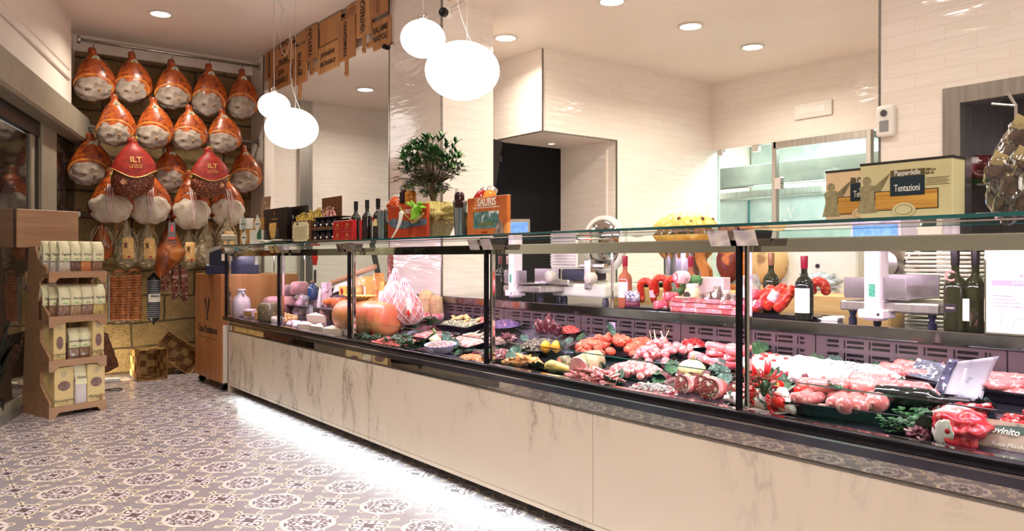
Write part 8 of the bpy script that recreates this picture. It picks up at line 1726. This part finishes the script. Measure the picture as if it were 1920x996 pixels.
t = thing('large_pumpkin', 'large ribbed yellow pumpkin with dark blemishes above the glass', 'pumpkin', p + Vector((0, 0, hp_ + .012))); hh = hz(1285, 398, 3.85, 1.02) - hp_ - .012
pumpkin(t, r, hh, M('yellow_pumpkin_rind', rgb(240, 196, 96), rgb(228, 172, 74), 5, .35, c3=rgb(250, 220, 140), s3=8), 11, False, .10)
for k in range(5): MB().blob((.010, .012, .012), 2, .5, 3, k, mx=T(r * math.sin(.9) * math.cos(3.6 + .45 * k), r * math.sin(.9) * math.sin(3.6 + .45 * k), hh * .80 - .02 * (k % 2))).build('blemish', BROWNC, t, True)
t = thing('wicker_holder', 'ring of tan slats holding the pumpkin on the pot', 'holder', p + Vector((0, 0, hp_ - .02)));  mb = MB()
for k in range(16): a = 2 * PI * k / 16; mb.tube([(r * .62 * math.cos(a), r * .62 * math.sin(a), -.01), (r * 1.0 * math.cos(a), r * 1.0 * math.sin(a), .085)], .010, 5)
mb.build('slats', KRAFT, t)
MB().tube([(r * 1.02 * math.cos(a), r * 1.02 * math.sin(a), .085) for a in [2 * PI * k / 24 for k in range(25)]], .005, 6, cap=False).build('ring', KRAFT, t, True)
t = thing('black_pan', 'black shallow pan lying behind the red sausages', 'pan', wk(1226, 3.76)); MB().lathe([(.08, 0), (.13, .025), (.135, .027), (.12, .02), (.001, .006)], 36, cap=False).build('pan_body', BLACK, t, True); MB().box(-.01, .01, .12, .28, .012, .024, .004).build('handle', BLACK, t)
t = thing('ham_board', 'wooden ham stand base with a curved upright right of the pot', 'stand', wk(1350, 3.80)); WST = wood('orange_beech', rgb(206, 132, 66), rgb(184, 108, 48), 'z', 1)
MB().box(-.09, .12, -.12, .20, 0, .03, .006).build('base', WST, t); MB().prism([(.0, 0), (.06, 0), (.05, .08), (.0, .14), (-.02, .24), (-.06, .24), (-.045, .13), (-.01, .07)], -.02, .02, mx=T(0, .12, .03, 0, 0, FX)).build('upright', WST, t)
t = thing('carved_ham', 'dark cut ham standing on the wooden stand behind the jars', 'ham', wk(1372, 3.86) + Vector((0, 0, .035))); MB().blob((.09, .085, .15), 3, .2, 2, 4, mx=T(0, 0, .15)).build('ham_body', M('dark_cut_ham', rgb(130, 54, 48), rgb(90, 34, 34), 8, .3, c3=rgb(206, 120, 60), s3=10), t, True); MB().tube([(-.06, .04, .26), (-.075, -.04, .27)], .006, 6).build('clamp', CHROME, t)
t = thing('wooden_round_board', 'second wooden board under the tan cheese ham right of the post', 'board', wk(1440, 3.80)); MB().box(-.10, .10, -.16, .12, 0, .032, .006).build('board', WOODL, t)
t = thing('provolone', 'large tan round provolone behind the post on the wooden board', 'cheese', wk(1440, 3.82) + Vector((0, .0, .033))); MB().blob((.11, .115, .12), 3, .08, 1.5, 4, mx=T(0, 0, .12)).build('rind', M('tan_rind', rgb(222, 186, 128), rgb(196, 156, 100), 6, .45, c3=rgb(150, 110, 70), s3=9), t, True); MB().tube([(0, 0, .235), (0, 0, .27)], [.02, .012], 10).build('neck', KRAFT, t)
t = thing('orange_cheese', 'glossy orange pear cheese just right of the glass post', 'cheese', wk(1402, 3.76) + Vector((0, 0, .03))); MB().blob((.05, .06, .12), 3, .1, 1.5, 4, mx=T(0, 0, .12)).build('rind', M('glossy_orange', rgb(222, 130, 40), rgb(196, 96, 24), 6, .15), t, True)
t = thing('plastic_bag_pile', 'pile of crumpled clear plastic behind the red sausage ring', 'bag', wk(1535, 3.84)); MB().blob((.07, .10, .05), 4, .7, 5, 4, mx=T(0, 0, .05)).build('film', M('crumpled_plastic', rgb(206, 216, 222), rgb(160, 172, 180), 12, .15, bump=.6), t, True); MB().box(-.06, .06, -.10, .10, -.0, .01).build('sheet', PAPER, t)
# wall-side machines
t = thing('wrapping_machine', 'white cabinet machine with a small round lock, left of the large scale', 'machine', onX(1568, 560, 4.0)); t.location.z = 0; MB().box(-.15, .2, -.20, .25, .0, 1.26, .01).build('housing', WENA, t); MB().lathe([(.012, 0), (.012, .004)], 16, mx=T(-.151, .02, 1.16, 0, -PI / 2)).build('lock', DARKMETAL, t); MB().box(-.16, -.15, -.18, .23, 1.0, 1.01).build('door_gap', DARKMETAL, t)
t = thing('chrome_grinder', 'chrome drum of a meat grinder with perforated disc, right of the large scale column', 'grinder', onX(1682, 495, 3.7))
zz = t.location.z - 1.02; MB().lathe([(.09, -.03), (.10, -.02), (.10, .06), (.06, .12)], 32, mx=T(0, 0, 0, 0, -PI / 2)).build('drum', CHROME, t, 'auto'); MB().lathe([(.070, 0), (.075, .006), (.001, .008)], 32, mx=T(-.03, 0, 0, 0, -PI / 2), cap=False).build('disc', M('perforated_disc', rgb(170, 168, 172), rgb(60, 56, 60), 90, .3, .6), t)
MB().box(.02, .2, -.10, .10, -.16, .10, .02, seg=2).build('motor_housing', STEEL, t); MB().box(.05, .18, -.05, .05, -1.15, -.16).build('pedestal', STEEL, t)
for k in range(17):
    q = onX(1770, 560, 3.44); tag(MB().box(-.10, .10, -.13, .13, 0, .012, .005).build('foam_tray', M('white_foam', rgb(246, 240, 226), rgb(238, 230, 214), 9, .6), loc=(3.46, q.y, SHZ + .0175 * k), rot=(0, 0, .06 * (k % 3))), 'white foam tray in the tall stack behind the two olive bottles', 'tray', 'stacked white foam trays')
t = thing('paper_stack', 'white slips lying beside the foot of the large scale', 'paper', shp(1556, 3.12), FX + .3); MB().box(-.05, .04, -.04, .06, 0, .012, .002).build('slips', PAPER, t); MB().box(-.03, .06, -.02, .08, .012, .016, .001, mx=T(0, 0, 0, 0, 0, .3)).build('top_slip', PAPER, t)
# far side: red tool and dark stand seen through the first panes
a = onX(590, 475, 3.5); t = thing('red_hand_tool', 'red handled tool hanging by the grey column behind the cheeses', 'tool', a); MB().tube([(0, 0, 0), (0, -.005, -.05), (0, 0, -.13)], [.028, .034, .022], 12).build('handle', TOM, t, True); MB().box(-.02, .02, -.10, .09, .0, .045, .006).build('red_bracket', TOM, t); MB().lathe([(.022, -.02), (.022, .02)], 16, mx=T(0, 0, -.17)).build('white_tip', PLW, t); MB().tube([(0, -.01, -.18), (0, -.01, a.z * -1 + SHZ - .0)], .014, 8).build('black_stem', BLACK, t)
# recess display screen
t = thing('wall_monitor', 'black flat monitor seen edge on, tilted, beside the dark recess', 'monitor', onX(934, 300, 4.40), math.radians(-30)); MB().box(-.30, .02, -.012, .02, -.28, .18, .006, mx=T(0, 0, 0, .18, 0, .95)).build('screen', BLACK, t); MB().box(-.0, .04, .0, .25, -.02, .04, .004).build('bracket', DARKMETAL, t)
# meat window in the near wall
wx = XN + .02; t = thing('window_2', 'x', 'window', (0, 0, 0)); t['label'] = 'meat ageing cabinet window with brushed steel frame in the near wall'; t['kind'] = 'structure'
fr = MB(); fw = .085
zt0, zt1 = 1.2 + (485 - 160) / FP * dist(Vector((XN, wy1, 0))) - .02, 0
fr.box(XN - .02, XN + .12, wy1 - fw, wy1, wz0, wz1, .002).box(XN - .02, XN + .12, wy0, wy1 - fw, wz1 - fw, wz1 - .001, .002).box(XN - .02, XN + .12, wy0, wy1 - fw, wz0, wz0 + .03, .002).build('steel_frame', STEEL, t)
MB().box(XN + .04, XN + .048, wy0, wy1 - fw, wz0 + .03, wz1 - fw).build('pane', glassmat('tinted_pane', (.80, .79, .80, 1), .02, .8), t)
MB().box(XN + .11, XN + .13, wy0, wy1 - fw, wz0, wz1).build('gasket', BLACK, t) if 0 else None
MB().box(XN + .75, XN + .8, wy0 - .1, wy1 + .1, .5, 2.8).box(XN + .12, XN + .8, wy1 + .0, wy1 + .05, .5, 2.8).box(XN + .12, XN + .8, wy0 - .1, wy1 + .1, .5, .55).box(XN + .12, XN + .8, wy0 - .1, wy1 + .1, wz1 + .02, wz1 + .06).build('cabinet_interior', M('dark_grey_interior', rgb(120, 117, 118), rgb(100, 98, 100), 9, .4), t)
mb = MB(); [mb.box(XN + .70, XN + .74, wy1 - .35 - .035 * j, wy1 - .365 - .035 * j, 1.75, 2.05) for j in range(22)]; mb.build('air_grille', M('grille_grey', rgb(140, 136, 136), None, 9, .4), t)
for z, nm in ((1.15, 'lower'), (1.585, 'upper')):
    s_ = thing('wire_shelf', nm + ' steel shelf inside the meat cabinet', 'shelf', (XN + .42, (wy0 + wy1) / 2, z)); MB().box(-.28, .28, -(wy1 - wy0) / 2 + .1, (wy1 - wy0) / 2 - .1, -.01, 0).build('shelf_plate', STEEL, s_) 
DRYM = M('aged_beef', rgb(120, 26, 30), rgb(78, 16, 22), 7, .35, c3=rgb(226, 196, 180), s3=9, bump=.3)
for k, (px, py, w1, l) in enumerate(((1822, 312, .13, 'dark red aged beef cut on the upper shelf of the meat window, left'), (1838, 345, .10, 'marbled steak end at the front of the shelf in the meat window'), (1890, 320, .14, 'aged beef cut behind the hanging bags in the meat window'), (1850, 335, .08, 'small beef rib end in the meat window'))):
    q = onX(px, py, XN + .40); t = thing('aged_meat', l, 'meat', (q.x - (.12 if k == 1 else 0), q.y, 1.585 + .075), (0)); MB().blob((.10, w1, .085), 4, .5, 2, k, flat=-.072).build('lean', DRYM, t, True); MB().blob((.06, w1 * .7, .03), 3, .5, 3, k, mx=T(-.05, 0, .05)).build('fat_cap', FATW, t, True)
t = thing('green_garnish', 'green herb strip on the upper shelf of the meat window', 'herb', (XN + .25, onX(1845, 352, XN + .2).y, 1.59)); mb = MB()
for k in range(120): a = rd.uniform(0, 6.3); leaf_mb(mb, Vector((rd.uniform(-.04, .04), rd.uniform(-.3, .18), 0)), Vector((math.cos(a), math.sin(a), .8)), Vector((0, 0, 1)), .05, .03)
mb.build('leaves', M('bright_green_leaf', rgb(60, 150, 60), rgb(30, 110, 40), 9, .4), t, True)
area('meat_cabinet_lamp', (XN + .22, (wy0 + wy1) / 2, wz1 - .02), .1, 28, (1, .9, .88), (0, 0, 0), 1.5)
